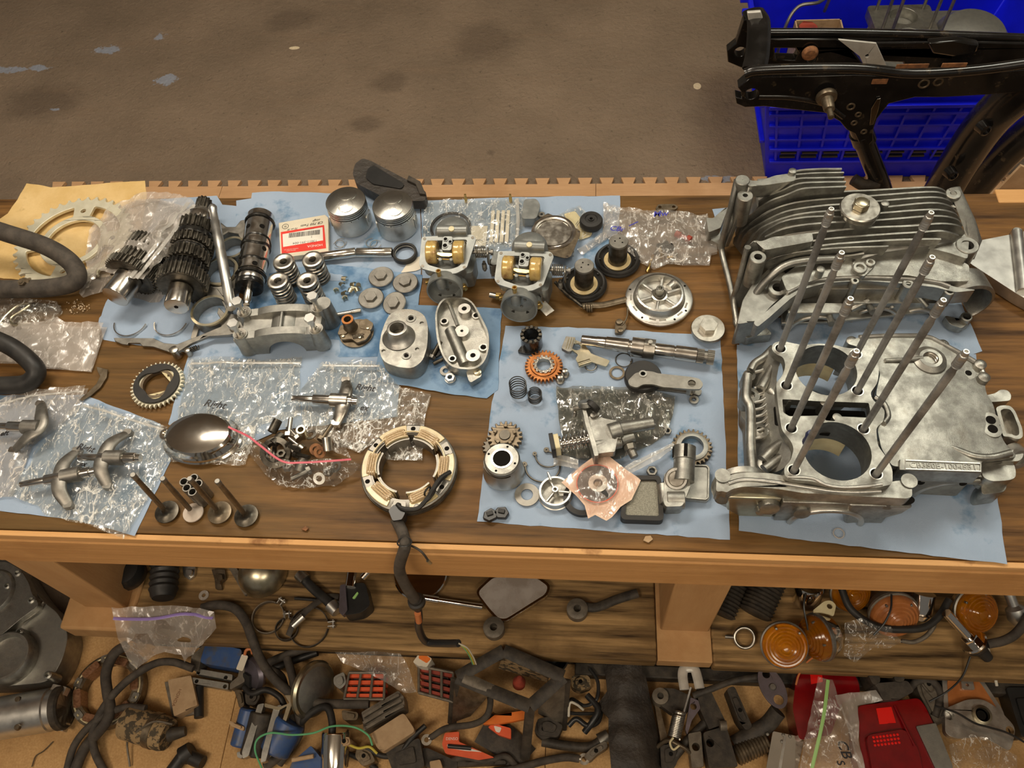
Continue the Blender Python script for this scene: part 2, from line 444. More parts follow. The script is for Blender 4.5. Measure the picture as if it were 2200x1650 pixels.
def dup(src,matrix,label=None,group=None,mats=None):
    def cp(o,par):
        c=o.copy(); COL.objects.link(c); c.parent=par
        for ch in o.children:cp(ch,c)
        return c
    c=cp(src,None); c.matrix_world=matrix
    if label:c['label']=label
    if group:c['group']=group
    return c
def mw(px,py,h=0,base=None,rz=0,face=None,tilt=None):
    z0=BENCH if base is None else base
    o=W(px,py,z0+h*.001); o.z=z0
    a=R(rz)
    if face:q=W(face[0],face[1],z0+h*.001); a=atan2(q.y-o.y,q.x-o.x)
    m=Matrix.Translation(o) @ Matrix.Rotation(a,4,'Z')
    return m @ tilt if tilt is not None else m
def RX(a):return Matrix.Rotation(R(a),4,'X')
def RY(a):return Matrix.Rotation(R(a),4,'Y')
def RZ(a):return Matrix.Rotation(R(a),4,'Z')
def TR(x,y,z):return Matrix.Translation((x,y,z))
def st(name,g,m,bev=0,kind='structure',smooth=40,parent=None):
    o=mk(name,g,m,bev,smooth)
    if parent:o.parent=parent
    else:o['kind']=kind
    return o
def text(t,name,body,size,m,loc,rz=0,rx=0,under=None,ext=.1,align='CENTER',tilt=None,shear=0):
    c=bpy.data.curves.new(name,'FONT'); c.body=body; c.size=size*.001; c.extrude=ext*.001; c.align_x=align; c.align_y='CENTER'; c.shear=shear; c.offset=.00035 if name == 'handwriting' else 0
    c.materials.append(MT[m]); c.resolution_u=3
    tmp=bpy.data.objects.new('tmp',c); me=bpy.data.meshes.new_from_object(tmp); bpy.data.objects.remove(tmp)
    if not me.materials:me.materials.append(MT[m])
    o=bpy.data.objects.new(name,me); COL.objects.link(o); o.parent=under or t.root()
    mm=Matrix.Translation(Vector(loc)*.001) @ Matrix.Rotation(R(rz),4,'Z') @ Matrix.Rotation(R(rx),4,'X')
    if tilt is not None:mm=Matrix.Translation(Vector(loc)*.001) @ tilt
    o.matrix_local=mm
    return o

def sheetgeo(poly,zf,step=8,seed=0,thick=0,dense=None):
    """triangulated sheet filling a polygon (mm, local); zf(x, y) gives its height"""
    rg=random.Random(seed)
    xs=[p[0] for p in poly]; ys=[p[1] for p in poly]
    P=[]; N=len(poly); edge=[]
    for i in range(N):
        a,b=Vector(poly[i]),Vector(poly[(i+1) % N]); k=max(1,int((b-a).length/step))
        for j in range(k):P.append(a.lerp(b,j/k))
    nb=len(P)
    y=min(ys)+step*.6
    row=0
    bp=[(p.x,p.y) for p in P]
    while y < max(ys):
        x=min(xs)+(step*.5 if row % 2 else 0)
        while x < max(xs):
            q=(x+rg.uniform(-.25,.25)*step,y+rg.uniform(-.25,.25)*step)
            if inside(q,bp):
                if min((q[0]-e[0]) ** 2+(q[1]-e[1]) ** 2 for e in bp) > (step*.45) ** 2:P.append(Vector(q))
            x += step
        y += step*.87; row += 1
    r=delaunay_2d_cdt(P,[(i,(i+1) % nb) for i in range(nb)],[list(range(nb))],1,1e-4)
    V,F=r[0],r[2]
    g=G(); vs_=[(v.x,v.y,zf(v.x,v.y)) for v in V]; fs=[tuple(f) for f in F]
    if thick:
        n=len(vs_); bd={}
        for f in fs:
            for i in range(len(f)):
                a,b=f[i],f[(i+1) % len(f)]
                if (b,a) in bd:del bd[(b,a)]
                else:bd[(a,b)]=1
        vs_ += [(x_,y_,z_-thick) for x_,y_,z_ in vs_]
        fs=fs+[tuple(reversed([i+n for i in f])) for f in fs]+[(b,a,a+n,b+n) for a,b in bd]
    g.add(vs_,fs)
    return g
def wr(x,y,amp,sc,seed=0):
    return amp*noise.noise(Vector((x*sc,y*sc,seed*7.3)))
def ridge(x,y,amp,sc,seed=0):
    return amp*(1-abs(noise.noise(Vector((x*sc,y*sc,seed*5.1))))*2.2)
# ------------------------------------------------------------------ floor
def floor_mat():
    m=mat('concrete',(.180,.132,.090),(.265,.195,.135),3.2,.62,bs=55,bd=.007,lo=.3,hi=.72,det=9,spec=.35)
    nt=m.node_tree; L=nt.links; b=nt.nodes['Principled BSDF']
    tc=[n for n in nt.nodes if n.type == 'TEX_COORD'][0]
    out=b.inputs['Base Color'].links[0].from_socket
    nz=nd(nt,'ShaderNodeTexNoise',Scale=14.0,Detail=8.0,Roughness=.75); L.new(tc.outputs['Object'],nz.inputs['Vector'])
    nf=nd(nt,'ShaderNodeTexNoise',Scale=60.0,Detail=4.0,Roughness=.7); L.new(tc.outputs['Object'],nf.inputs['Vector'])
    def mixin(out,fac,col):
        mx=nd(nt,'ShaderNodeMix',data_type='RGBA'); L.new(fac,mx.inputs[0]); L.new(out,mx.inputs[6]); mx.inputs[7].default_value=c4(col); return mx.outputs[2]
    rp=nd(nt,'ShaderNodeValToRGB'); rp.color_ramp.elements[0].position=.60; rp.color_ramp.elements[1].position=.70; L.new(nf.outputs['Fac'],rp.inputs[0])
    sc_=nd(nt,'ShaderNodeMath',operation='MULTIPLY'); sc_.inputs[1].default_value=.55; L.new(rp.outputs[0],sc_.inputs[0])
    out=mixin(out,sc_.outputs[0],(.05,.036,.026))

    mp=nd(nt,'ShaderNodeMapping'); mp.inputs['Scale'].default_value=(1.2,9,1); mp.inputs['Rotation'].default_value=(0,0,R(-14)); L.new(tc.outputs['Object'],mp.inputs[0])
    ns_=nd(nt,'ShaderNodeTexNoise',Scale=2.5,Detail=8.0,Roughness=.7); L.new(mp.outputs[0],ns_.inputs['Vector'])
    r2=nd(nt,'ShaderNodeValToRGB'); r2.color_ramp.elements[0].position=.52; r2.color_ramp.elements[1].position=.74; L.new(ns_.outputs['Fac'],r2.inputs[0])
    s2=nd(nt,'ShaderNodeMath',operation='MULTIPLY'); s2.inputs[1].default_value=.8; L.new(r2.outputs[0],s2.inputs[0])
    out=mixin(out,s2.outputs[0],(.23,.16,.105))
    def spot(out,px,py,rx,ry,col,k,rough,thr,dens):
        c=W(px,py,0); e=W(px+rx,py,0); e2=W(px,py+ry,0)
        sx=(e-c).length; sy=(e2-c).length
        mp=nd(nt,'ShaderNodeMapping'); mp.vector_type='POINT'; mp.inputs['Location'].default_value=(-c.x/sx,-c.y/sy,0); mp.inputs['Scale'].default_value=(1/sx,1/sy,0)
        L.new(tc.outputs['Object'],mp.inputs[0])
        ln=nd(nt,'ShaderNodeVectorMath',operation='LENGTH'); L.new(mp.outputs[0],ln.inputs[0])
        a=nd(nt,'ShaderNodeMath',operation='MULTIPLY_ADD'); a.inputs[1].default_value=rough; L.new(nz.outputs['Fac'],a.inputs[0]); L.new(ln.outputs['Value'],a.inputs[2])
        mr=nd(nt,'ShaderNodeMapRange'); mr.inputs[1].default_value=thr; mr.inputs[2].default_value=thr+k; mr.inputs[3].default_value=dens; mr.inputs[4].default_value=0
        L.new(a.outputs[0],mr.inputs[0])
        return mixin(out,mr.outputs[0],col)
    for x,y,rx,ry in ((625,42,60,28),(1040,88,75,45),(835,178,42,24),(785,266,38,18),(1055,328,9,6),(90,220,90,40)):
        out=spot(out,x,y,rx,ry,(.075,.052,.036),.6,1.4,1.25,.42)
    for x,y,rx,ry in ((228,108,44,13),(345,78,20,16),(85,146,42,9),(358,170,36,20),(115,236,18,6),(20,150,70,10),(1540,385,60,10)):
        out=spot(out,x,y,rx,ry,(.30,.33,.40),.12,3.2,2.15,.85)
    for x,y,rx,ry in ((632,103,13,4),(1498,185,10,8)):
        out=spot(out,x,y,rx,ry,(.75,.62,.42),.1,.8,1.2,1)
    L.new(out,b.inputs['Base Color'])
floor_mat()
g=G().box(0,2000,-20,9000,9000,40); st('floor',g,'concrete')
mat('plaster',(.62,.56,.48),(.68,.62,.54),3,.9)
st('ceiling',G().box(0,2000,3330,9000,9000,40),'plaster')
st('wall_back',G().box(0,6520,1655,9000,40,3310),'plaster')

# foam mat tiles with jigsaw edge
def tile(x0,y0,w_,d_,teeth,m,label,ph=0,nteeth=9):
    t=T('foam_mat_tile',label,'floor mat',0,0,group='foam mat tiles on the garage floor')
    t.m=Matrix.Translation((x0,y0,0)); t.inv=t.m.inverted()
    P=[(0,0),(w_,0),(w_,d_)]
    if teeth:
        p=w_/nteeth
        for i in range(nteeth-1,-1,-1):
            c=p*(i+.5)
            P += [(c+p*.22,d_),(c+p*.34,d_+24),(c-p*.34,d_+24),(c-p*.22,d_)]
    P += [(0,d_)]
    t.body(G().prism(P,0.5,12),m,bev=1)
YB=W(800,385,MAT).y*1000-24
xs_=[W(110,383,MAT).x*1000,W(518,400,MAT).x*1000,W(908,400,MAT).x*1000]
tw=548
for k in range(6):
    x0=xs_[0]+k*tw
    tile(x0/1000,(YB-tw)/1000,tw-1,tw,True,'foam_wood',['wood-look foam mat tile behind the bench, under the sprocket end','wood-look foam mat tile behind the bench near the camshaft drum','wood-look foam mat tile with jigsaw teeth behind the pistons','wood-look foam mat tile with jigsaw teeth behind the carburetors','wood-look foam mat tile in front of the blue crate','wood-look foam mat tile beside the cardboard corner behind the bench'][k])
for k in range(4):
    tile(-1.30+k*.62,-.20,619,619,False,'foam_mat',['tan foam mat tile under the round starter motor','tan foam mat tile under the blue ignition coils','tan foam mat tile under the steel battery box','tan foam mat tile under the red tail lamps'][k])

# ------------------------------------------------------------------ workbench
YF,YK=.395,1.060
bt=T('workbench','long wooden workbench with dark plywood top and pine front rail','workbench',0,0)
bt.m=Matrix.Translation((0,0,0)); bt.inv=bt.m.inverted()
X0,X1=-1750,1500
def slab(x0,x1,y0,y1,z0,z1):return G().box((x0+x1)/2,(y0+y1)/2,(z0+z1)/2,x1-x0,y1-y0,z1-z0)
bt.part('bench_top',slab(X0,X1,YF*1000+6,YK*1000,BENCH*1000-18,BENCH*1000),'ply_dark',bev=1)
bt.part('edge_strip',slab(X0,X1,YF*1000-3,YF*1000+5.5,BENCH*1000-19,BENCH*1000-3),'pine_edge',bev=1,label='bright pine edging strip')
bt.part('front_rail',slab(X0,X1,YF*1000-5,YF*1000+34,BENCH*1000-110,BENCH*1000-19.5),'pine',bev=3)
bt.part('back_rail',slab(240,X1,YK*1000-30,YK*1000+8,BENCH*1000-90,BENCH*1000-18.5),'pine',bev=2)
bt.part('back_strip',slab(700,X1,YK*1000-22,YK*1000+9,BENCH*1000-18,BENCH*1000+2),'pine_edge',bev=2)
lx0=W(182,1305,SHELF).x*1000; lx1=W(1421,1355,SHELF).x*1000
for x in (lx0,lx1-2):
    bt.part('leg',slab(x,x+89,427,516,SHELF*1000+.5,BENCH*1000-111),'pine_post',bev=3)
    bt.part('leg',slab(x,x+89,960,1049,14,BENCH*1000-92),'pine_post',bev=3)
# low shelf
YS=W(1100,1408,SHELF).y*1000
bt.part('shelf_board',slab(lx0+105,lx1-10,YS,YS+300,SHELF*1000-38,SHELF*1000),'shelf_wood',bev=4)
bt.part('shelf_board',slab(lx1+92,X1,YS-3,YS+300,SHELF*1000-38,SHELF*1000),'shelf_wood',bev=4)
bt.part('shelf_board',slab(lx0+105,X1,YS+302,YS+600,SHELF*1000-38,SHELF*1000),'shelf_wood',bev=4)
bt.part('shelf_block',slab(lx1-9,lx1+91,YS+2,YS+160,SHELF*1000-38,SHELF*1000),'pine_post',bev=2,label='pale pine block under the middle leg')
bt.part('shelf_block',slab(lx0-40,lx0+104,YS+14,YS+200,SHELF*1000-60,SHELF*1000),'pine_post',bev=6,label='pale pine block under the end leg')
bt.part('shelf_bearer',slab(lx0+105,X1,YS+14,YS+52,13,SHELF*1000-39),'black_dirty',bev=2)
bt.part('dark_gap_strip',slab(W(1235,1440,MAT).x*1000,X1,YS-12,YS+12,12.5,46),'black_dirty',bev=3)  # dark strip set in the dark gap below the shelf front

# ------------------------------------------------------------------ blue crate behind the bench
t=T('storage_crate','large royal blue ribbed plastic crate on the floor behind the bench','crate',0,0)
cx0=W(1648,392,MAT).x*1000; cy0=YB+28; cw,cd,ch=600,420,300
t.m=Matrix.Translation((cx0/1000,cy0/1000,.001)); t.inv=t.m.inverted()
g=G()
TP=60
def wallq(g,a,b,h,th):
    pass
bo=[(0,0),(cw,0),(cw,cd),(0,cd)]; to=[(-TP,-14),(cw+TP,-14),(cw+TP,cd+14),(-TP,cd+14)]
th=8
def ins(P,d):return [(P[0][0]+d,P[0][1]+d),(P[1][0]-d,P[1][1]+d),(P[2][0]-d,P[2][1]-d),(P[3][0]+d,P[3][1]-d)]
vs_=[(x,y,0) for x,y in bo]+[(x,y,ch) for x,y in to]+[(x,y,ch) for x,y in ins(to,th)]+[(x,y,th) for x,y in ins(bo,th)]
fs=[(3,2,1,0)]+[(i,(i+1) % 4,4+(i+1) % 4,4+i) for i in range(4)]+[(4+i,4+(i+1) % 4,8+(i+1) % 4,8+i) for i in range(4)]+[(8+i,8+(i+1) % 4,12+(i+1) % 4,12+i) for i in range(4)]+[(12,13,14,15)]
g.add(vs_,fs)
t.part('crate_body',g,'blue_plastic',bev=3)
def fy(z):return-14*z/ch
for z,hgt,d_ in ((262,10,16),(236,8,12),(196,7,10),(150,7,10),(118,8,14),(72,8,14)):
    e=TP*z/ch
    t.part('rib',G().box(cw/2,fy(z)-d_/2,z,cw+2*e-20,d_,hgt),'blue_plastic',bev=1)
for i in range(11):
    x=25+i*(cw-50)/10; k=(x-cw/2)/(cw/2)*TP
    t.part('rib',G().add([(x-3+k*a_,-14*a_-dy,72+(262-72)*u) for u,a_ in ((0,.24),(1,.87)) for dy in (0,10)]+[(x+3+k*a_,-14*a_-dy,72+(262-72)*u) for u,a_ in ((0,.24),(1,.87)) for dy in (0,10)],
           [(0,1,3,2),(4,6,7,5),(1,5,7,3),(2,3,7,6),(0,4,5,1),(0,2,6,4)]),'blue_plastic')
for i in range(10):
    x=40+i*56
    for z in (102,88):
        t.part('slot',G().box(x,fy(z)-5,z,40,8,5),'black_plastic')
# side rib, rim and flap hinge
g=G()
for P0,P1 in (((-TP,-14),(cw+TP,-14)),((cw+TP,-14),(cw+TP,cd+14)),((cw+TP,cd+14),(-TP,cd+14)),((-TP,cd+14),(-TP,-14))):
    g.rod((P0[0],P0[1],ch),(P1[0],P1[1],ch),8,n=8)
t.part('rim',g,'blue_plastic')
for i in range(6):
    t.part('hinge_loop',G().box(-TP-14,30+i*70,ch+2,26,30,12),'blue_plastic',bev=2)
    t.part('hinge_loop',G().box(cw+TP+14,30+i*70,ch+2,26,30,12),'blue_plastic',bev=2)
for z in (236,118):
    e=TP*z/ch
    t.part('rib',G().box(-e-6,cd/2,z,12,cd-30,9),'blue_plastic',bev=1)
CR=t
# crate contents
tc_=T('engine_case','dusty aluminum engine case with upright studs inside the blue crate','engine part',0,0)
cc=W(2010,60,.33); tc_.m=Matrix.Translation((cc.x,cc.y,.012)); tc_.inv=tc_.m.inverted()
g=G().prism(rnd([(-190,-110),(70,-110),(175,-70),(190,60),(120,120),(-90,120),(-150,60)],20),0,285)
tc_.part('case_shell',g,'cast_mid',bev=6)
g=G().prism(rnd([(-140,-70),(10,-70),(10,110),(-150,110)],14),285,312,holes=[circ(-65,-25,35,24),circ(-65,62,35,24)])
tc_.part('cylinder_deck',g,'cast',bev=2)
tc_.part('clutch_hump',G().to(frame((95,0,250),(0,-.15,1))).lathe([(95,0),(92,45),(75,66),(30,74),(0,75)],36),'cast_mid')
for x in (-128,-10):
    for y in (-58,8,92):
        tc_.part('stud',G().rod((x,y,300),(x,y,480),4,n=10),'steel_dull')
tb=T('cardboard_box','small open cardboard box of scraps inside the blue crate','box',0,0)
cc=W(1770,85,.27); tb.m=Matrix.Translation((cc.x,cc.y,.012)); tb.inv=tb.m.inverted()
g=G()
for a,b,c,d in ((-60,0,4,200),(60,0,4,200),(0,-98,124,4),(0,98,124,4)):g.box(a,b,125,c,d,250)
g.box(0,0,2,124,200,4)
tb.part('box_walls',g,'tan_dirty')
tb.part('flap',G().add([(40,-60,248),(70,-60,248),(86,-72,250),(46,-66,330),(42,-70,300),(40,-63,248),(70,-63,248),(86,-75,250),(46,-69,330),(42,-73,300)],[(0,1,2,3,4),(9,8,7,6,5),(0,5,6,1),(1,6,7,2),(2,7,8,3),(3,8,9,4),(4,9,5,0)]),'kraft')
rg=random.Random(5)
for n_,m_ in (('red_rag','red_fin'),('brown_lump','brown_iron'),('white_cup','bag_thick')):
    q={'red_rag':(-32,40),'brown_lump':(-30,-50),'white_cup':(26,-10)}[n_]
    tt=T({'red_rag':'folded_rag','brown_lump':'brass_elbow','white_cup':'plastic_cup'}[n_],{'red_rag':'faded red rag in the cardboard box inside the crate','brown_lump':'brown pipe elbow in the cardboard box inside the crate','white_cup':'clear plastic cup in the cardboard box inside the crate'}[n_],{'red_rag':'rag','brown_lump':'pipe fitting','white_cup':'cup'}[n_],0,0)
    tt.m=Matrix.Translation((cc.x+q[0]/1000,cc.y+q[1]/1000,.018)); tt.inv=tt.m.inverted()
    if n_ == 'red_rag':tt.body(G().prism(rnd(rect(48,70),12),6,268,top=lambda x,y:255+wr(x,y,18,.05)),m_,bev=4)
    elif n_ == 'brown_lump':tt.body(G().tube([(0,0,10),(0,0,180),(0,0,240),(8,-10,262),(26,-22,266)],14,n=12),m_)
    else:tt.body(G().lathe([(24,0),(24,4),(34,252),(32,252),(22,6),(0,6)],24),m_)
t=T('vacuum_hose','thin grey cable looping up over the crate rim','cable',0,0)
cc=W(1700,60,.31); t.m=Matrix.Translation((cc.x,cc.y,.012)); t.inv=t.m.inverted()
t.body(G().tube([(-18,-20,5),(-20,0,180),(-16,0,300),(10,20,345),(60,26,352),(104,90,330),(112,125,260)],4.5,n=8,k=8),'steel_dull')

# ------------------------------------------------------------------ motorcycle frame standing in front of the crate
VX=Matrix.Rotation(R(90),4,'X')
mf=T('motorcycle_frame','glossy black welded motorcycle frame standing in front of the blue crate','motorcycle frame',0,0)
Yn,Yf_=1.40,1.58
o_=WY(1900,230,Yn); mf.m=Matrix.Translation((o_.x,Yn,.02)); mf.inv=mf.m.inverted()
def vpoly(t,P,Y):return [(q.x,q.z) for q in (t.wy(x,y,Y) for x,y in P)]
def vplate(t,name,P,Y,th,m,holes=(),bev=2,under=None,label=None,r=0):
    poly=vpoly(t,P,Y)
    if r:poly=rnd(poly,r)
    yl=(t.inv @ Vector((0,Y,0))).y*1000
    g=G().to(Matrix.Translation((0,yl,0)) @ VX)
    hs=[]
    for h in holes:
        if len(h) == 3:
            c=t.wy(h[0],h[1],Y); c2=t.wy(h[0]+h[2],h[1],Y); hs.append(circ(c.x,c.z,abs(c2.x-c.x),20))
        else:hs.append(vpoly(t,h,Y))
    g.prism(poly,0,th,hs)
    return t.part(name,g,m,bev,under=under,label=label)
def vtube(t,name,P,Y,r,m,n=14,k=6,**kw):
    pts=[t.wy(p[0],p[1],p[2] if len(p) > 2 else Y) for p in P]
    return t.part(name,G().tube(pts,r,n=n,k=k),m,**kw)
# far rail and its cross bracket
vplate(mf,'far_side_plate',[(1612,118),(1640,68),(1800,68),(1815,76),(2080,74),(2200,76),(2260,84),(2260,132),(2100,128),(1940,132),(1935,118),(1882,116),(1830,96),(1860,135),(1845,146),(1700,142),(1640,138)],Yf_,26,'black_paint',holes=[[(1662,88),(1705,88),(1712,98),(1704,114),(1662,112)],(1740,113,11)],bev=3)
vtube(mf,'far_rail',[(1650,70),(1800,70),(1990,74),(2260,84)],Yf_-.012,9,'black_paint')
vplate(mf,'gusset',[(1800,82),(1882,90),(1908,148),(1862,152),(1846,118)],Yf_-.05,5,'pale_metal',holes=[(1862,117,4)],bev=1,label='bare metal gusset plate')
g=G(); c=mf.wy(1740,113,Yf_-.03); mf.part('rivet',G().to(frame(c,(0,-1,0))).lathe([(0,12),(12,10),(17,4),(17,0),(0,0)],18),'rust')
# tail bracket (two ears joined by an arch)
vplate(mf,'tail_ear',[(1560,96),(1580,80),(1596,30),(1612,22),(1622,60),(1612,128),(1590,132),(1562,120)],Yf_+.01,22,'black_paint',holes=[(1588,98,12)],bev=3)
for nm,dy in (('tail_arch',0),):
    pts=[mf.wy(1618,24,Yf_+.01),mf.wy(1630,48,Yf_-.03),mf.wy(1628,110,Yn+.07),mf.wy(1620,150,Yn+.02)]
    mf.part(nm,G().tube(pts,24,n=12,k=8,flat=(1,.35)),'black_paint')
vplate(mf,'arch_cap',[(1604,22),(1634,20),(1646,62),(1612,64)],Yf_-.02,8,'pale_metal',bev=2,label='worn shiny arch face')
# near rail
vplate(mf,'near_side_plate',[(1583,172),(1606,152),(1640,148),(1834,144),(2000,150),(2200,132),(2260,130),(2260,176),(2120,186),(2020,192),(1960,192),(1905,206),(1880,238),(1872,262),(1872,285),(1862,296),(1842,292),(1832,270),(1815,262),(1800,244),(1770,226),(1640,212),(1598,214),(1580,206),(1578,192),(1592,196),(1590,180)],Yn,24,'black_paint',holes=[(1612,185,14)],bev=3)
vtube(mf,'near_rail',[(1600,158),(1640,150),(1834,147),(1960,158),(2100,150),(2260,128)],Yn-.02,10,'black_paint')
vtube(mf,'lower_edge',[(1630,206),(1700,208),(1770,222),(1812,250)],Yn-.02,7,'black_paint')
c=mf.wy(1775,205,Yn-.03)
mf.part('peg_boss',G().to(frame(c,(.05,-1,-.1))).lathe([(20,0),(21,4),(19,10),(12,12),(11,34),(10,38),(6,40),(6,58),(3,60),(0,60)],24),'brown_iron',label='rusty mounting peg')
for x,y,r_ in ((1828,229,7),(1844,246,5),(1835,264,5),(1856,283,5),(1985,180,9),(2016,176,8)):
    c=mf.wy(x,y,Yn-.024); mf.part('bolt_hole',G().to(frame(c,(0,-1,0))).ring(r_,2,16,6),'brown_iron')
for x,y,a,b in ((1890,175,30,6),(1960,142,60,5),(2050,140,46,5)):
    c=mf.wy(x,y,Yn-.026); mf.part('bare_patch',G().box(c.x,c.y,c.z,a,2,b*2),'rust',bev=1)
# down tubes
bz=-5
pts=[mf.wy(1842,262,Yn),mf.wy(1862,318,Yn-.005),mf.wy(1890,392,Yn-.01),mf.wy(1915,470,Yn-.01)]
mf.part('down_tube',G().tube(pts,21,n=18),'black_paint')
mf.part('weld_collar',G().tube([mf.wy(1850,284,Yn),mf.wy(1857,303,Yn)],25,n=18),'black_paint')
pts=[mf.wy(2260,150,Yn),mf.wy(2170,215,Yn+.02),mf.wy(2115,270,Yn+.04),mf.wy(2060,350,Yn+.05),mf.wy(2020,420,Yn+.05)]
mf.part('swingarm_tube',G().tube(pts,42,n=20),'black_paint')
pts=[mf.wy(2260,245,Yn+.10),mf.wy(2160,330,Yn+.12),mf.wy(2080,420,Yn+.12)]
mf.part('swingarm_tube',G().tube(pts,36,n=20),'black_paint')
vplate(mf,'oval_window',[(1868,268),(1872,232),(1884,212),(1892,210),(1886,238),(1876,266)],Yn-.026,2,'chrome',bev=.5)
c=mf.wy(1858,385,Yn-.02); mf.part('foot_bracket',G().tube([c+Vector((-25,0,0)),c+Vector((0,-8,-10)),c+Vector((30,0,-12))],13,n=12),'black_dirty')
for x,y in ((2115,278),(2045,375)):
    c=mf.wy(x,y,Yn-.01); mf.part('lug',G().to(frame(c,(.3,-1,.1))).lathe([(14,-14),(12,6),(8,8),(8,4),(0,4)],18),'black_paint')
vplate(mf,'weld_bracket',[(1990,82),(2058,76),(2100,84),(2095,100),(2040,110),(2000,104)],Yf_-.06,18,'black_paint',bev=4)
# cardboard corner beside the frame
t=T('cardboard_sheet','brown cardboard corner standing behind the bench beside the black frame','cardboard',0,0)
c=WY(2200,400,1.12); t.m=Matrix.Translation((c.x,1.12,.013)); t.inv=t.m.inverted()
vplate(t,'panel',[(2135,412),(2192,352),(2260,380),(2260,700),(2135,700)],1.12,5,'tan_dirty',bev=.5)
t=T('tool_case','dark box end with worn corner beyond the frame and crate','box',0,0)
c=WY(2230,60,2.0); t.m=Matrix.Translation((c.x,2.15,0)); t.inv=t.m.inverted()
t.part('case_body',G().box(180,60,200,300,400,400),'black_dirty',bev=8)
t.part('case_lid',G().box(180,60,405,310,410,8),'grey_dirty',bev=2)
# ------------------------------------------------------------------ measuring helpers for close-up crops of the photograph
def ZF(x0,y0,k):return lambda x,y:(x0+x/k,y0+y/k)
z1=ZF(0,370,3.667); z2=ZF(450,340,3.929); z3=ZF(880,400,3.235); z4=ZF(0,740,3.667); z5=ZF(340,700,3.235)
z6=ZF(1000,680,3.3); z7=ZF(1500,340,3.143); z8=ZF(1500,700,3.113); z9=ZF(1520,0,3.235)
zA=ZF(0,1180,3.51); zB=ZF(400,1180,3.51); zC=ZF(800,1180,3.51); zD=ZF(1250,1180,3.51); zE=ZF(1700,1180,3.51)
z0=lambda x,y:(x,y)
BT=BENCH+.0028
def L2(t,z,pts,h=0):return [t.p2(*z(x,y),h) for x,y in pts]
def cen(pts):return (sum(p[0] for p in pts)/len(pts),sum(p[1] for p in pts)/len(pts))
def TC(name,label,cat,z,x,y,h=0,base=None,**kw):
    px,py=z(x,y)
    if 'face' in kw and kw['face']:kw['face']=z(*kw['face'])
    return T(name,label,cat,px,py,h,base=BT if base is None else base,**kw)

def towel(label,pts,z,m,seed,amp=1.6,fold=None,base=BENCH,cat='shop towel',name='shop_towel',step=9):
    c=cen(pts)
    t=T(name,label,cat,c[0],c[1],0,base=base,group=None)

    P=[]
    N=len(pts); rg=random.Random(seed)
    loc=[Vector(t.p2(x,y)) for x,y in pts]
    for i in range(N):
        a,b=loc[i],loc[(i+1) % N]; k=max(1,int((b-a).length/14)); nrm=Vector((-(b-a).y,(b-a).x)).normalized()
        for j in range(k):P.append(tuple(a.lerp(b,j/k)+(nrm*rg.uniform(-.9,.9) if j else Vector((0,0)))))
    def zf(x,y):
        v=z+wr(x,y,amp*.7,.012,seed)+wr(x,y,amp*.3,.04,seed+3)
        if fold:
            for (ax,ay),(bx,by),hh,ww in fold:
                A,B=Vector(t.p2(ax,ay)),Vector(t.p2(bx,by)); d=(B-A).normalized(); q=Vector((x,y))-A; s_=q.dot(d)
                if-10 < s_ < (B-A).length+10:v += hh*math.exp(-((q-d*s_).length/ww) ** 2)
        return max(v,.35)
    t.body(sheetgeo(P,zf,step,seed,thick=.3),m,smooth=60)
    return t
towel('blue shop towel under the two gear shafts and shift forks',[(345,428),(466,421),(478,440),(522,445),(508,740),(400,758),(222,730),(213,694),(228,650),(300,540)],.8,'towel',1,fold=[((225,690),(400,745),3,8)])
towel('blue shop towel spread under both pistons and the red parts box',[(540,427),(542,415),(600,412),(720,417),(903,412),(906,560),(905,606),(700,604),(505,612),(508,432)],1.0,'towel',2)
towel('damp blue towel under the valve springs and hex caps',[(540,596),(690,567),(908,592),(900,650),(880,762),(800,768),(700,768),(545,725),(518,660)],1.8,'towel_wet',3,amp=2.5)
towel('blue shop towel under the zip bags behind the carburetors',[(905,432),(1110,424),(1332,421),(1331,480),(1310,592),(1100,600),(907,598)],.8,'towel',4)
towel('dark denim-blue folded cloth under the two oval aluminum covers',[(838,655),(960,660),(1078,664),(1070,838),(1046,857),(955,846),(818,822),(805,795),(832,700)],2.6,'towel_denim',5,amp=2.4,name='folded_cloth',cat='cloth')
towel('blue shop towel beneath the clear bag marked in black pen',[(412,742),(520,733),(600,728),(700,730),(846,742),(858,820),(855,896),(600,925),(462,988),(362,912),(386,830)],1.6,'towel',6)
towel('blue shop towel near the bench edge under the shafted cams bag',[(-60,850),(180,848),(345,912),(368,990),(290,1152),(165,1118),(0,1098),(-60,1090)],.8,'towel',7)
towel('blue shop towel laid out with kickstart gears and oil pump parts',[(1086,700),(1300,707),(1548,722),(1556,900),(1568,1160),(1300,1141),(1025,1121),(1052,900)],.8,'towel',8)
towel('blue shop towel between the finned crankcase and the studded one',[(1583,690),(2065,650),(2110,755),(2050,778),(1800,830),(1600,830)],.8,'towel',9)
towel('oil-spotted blue shop towel under the crankcase with long studs',[(1583,742),(1900,770),(2096,762),(2132,1000),(2163,1213),(1900,1183),(1720,1160),(1587,1141)],1.9,'towel',10)
towel('corner of a blue towel beside the finned crankcase bracket',[(1530,450),(1566,446),(1575,500),(1545,505)],.8,'towel',11)
tp=towel('wrinkled brown kraft paper under the large rear sprocket',[(58,395),(110,404),(180,399),(312,389),(316,420),(300,520),(270,590),(150,606),(40,602),(-70,590),(-70,520),(18,460),(38,430)],1.2,'kraft',12,amp=5,cat='paper',name='kraft_paper')
towel('plain white folded paper slip under the rubber seal ring',[(862,588),(880,560),(905,552),(904,580),(893,584)],2.6,'white_paper',13,amp=.6,cat='paper',name='paper_slip')

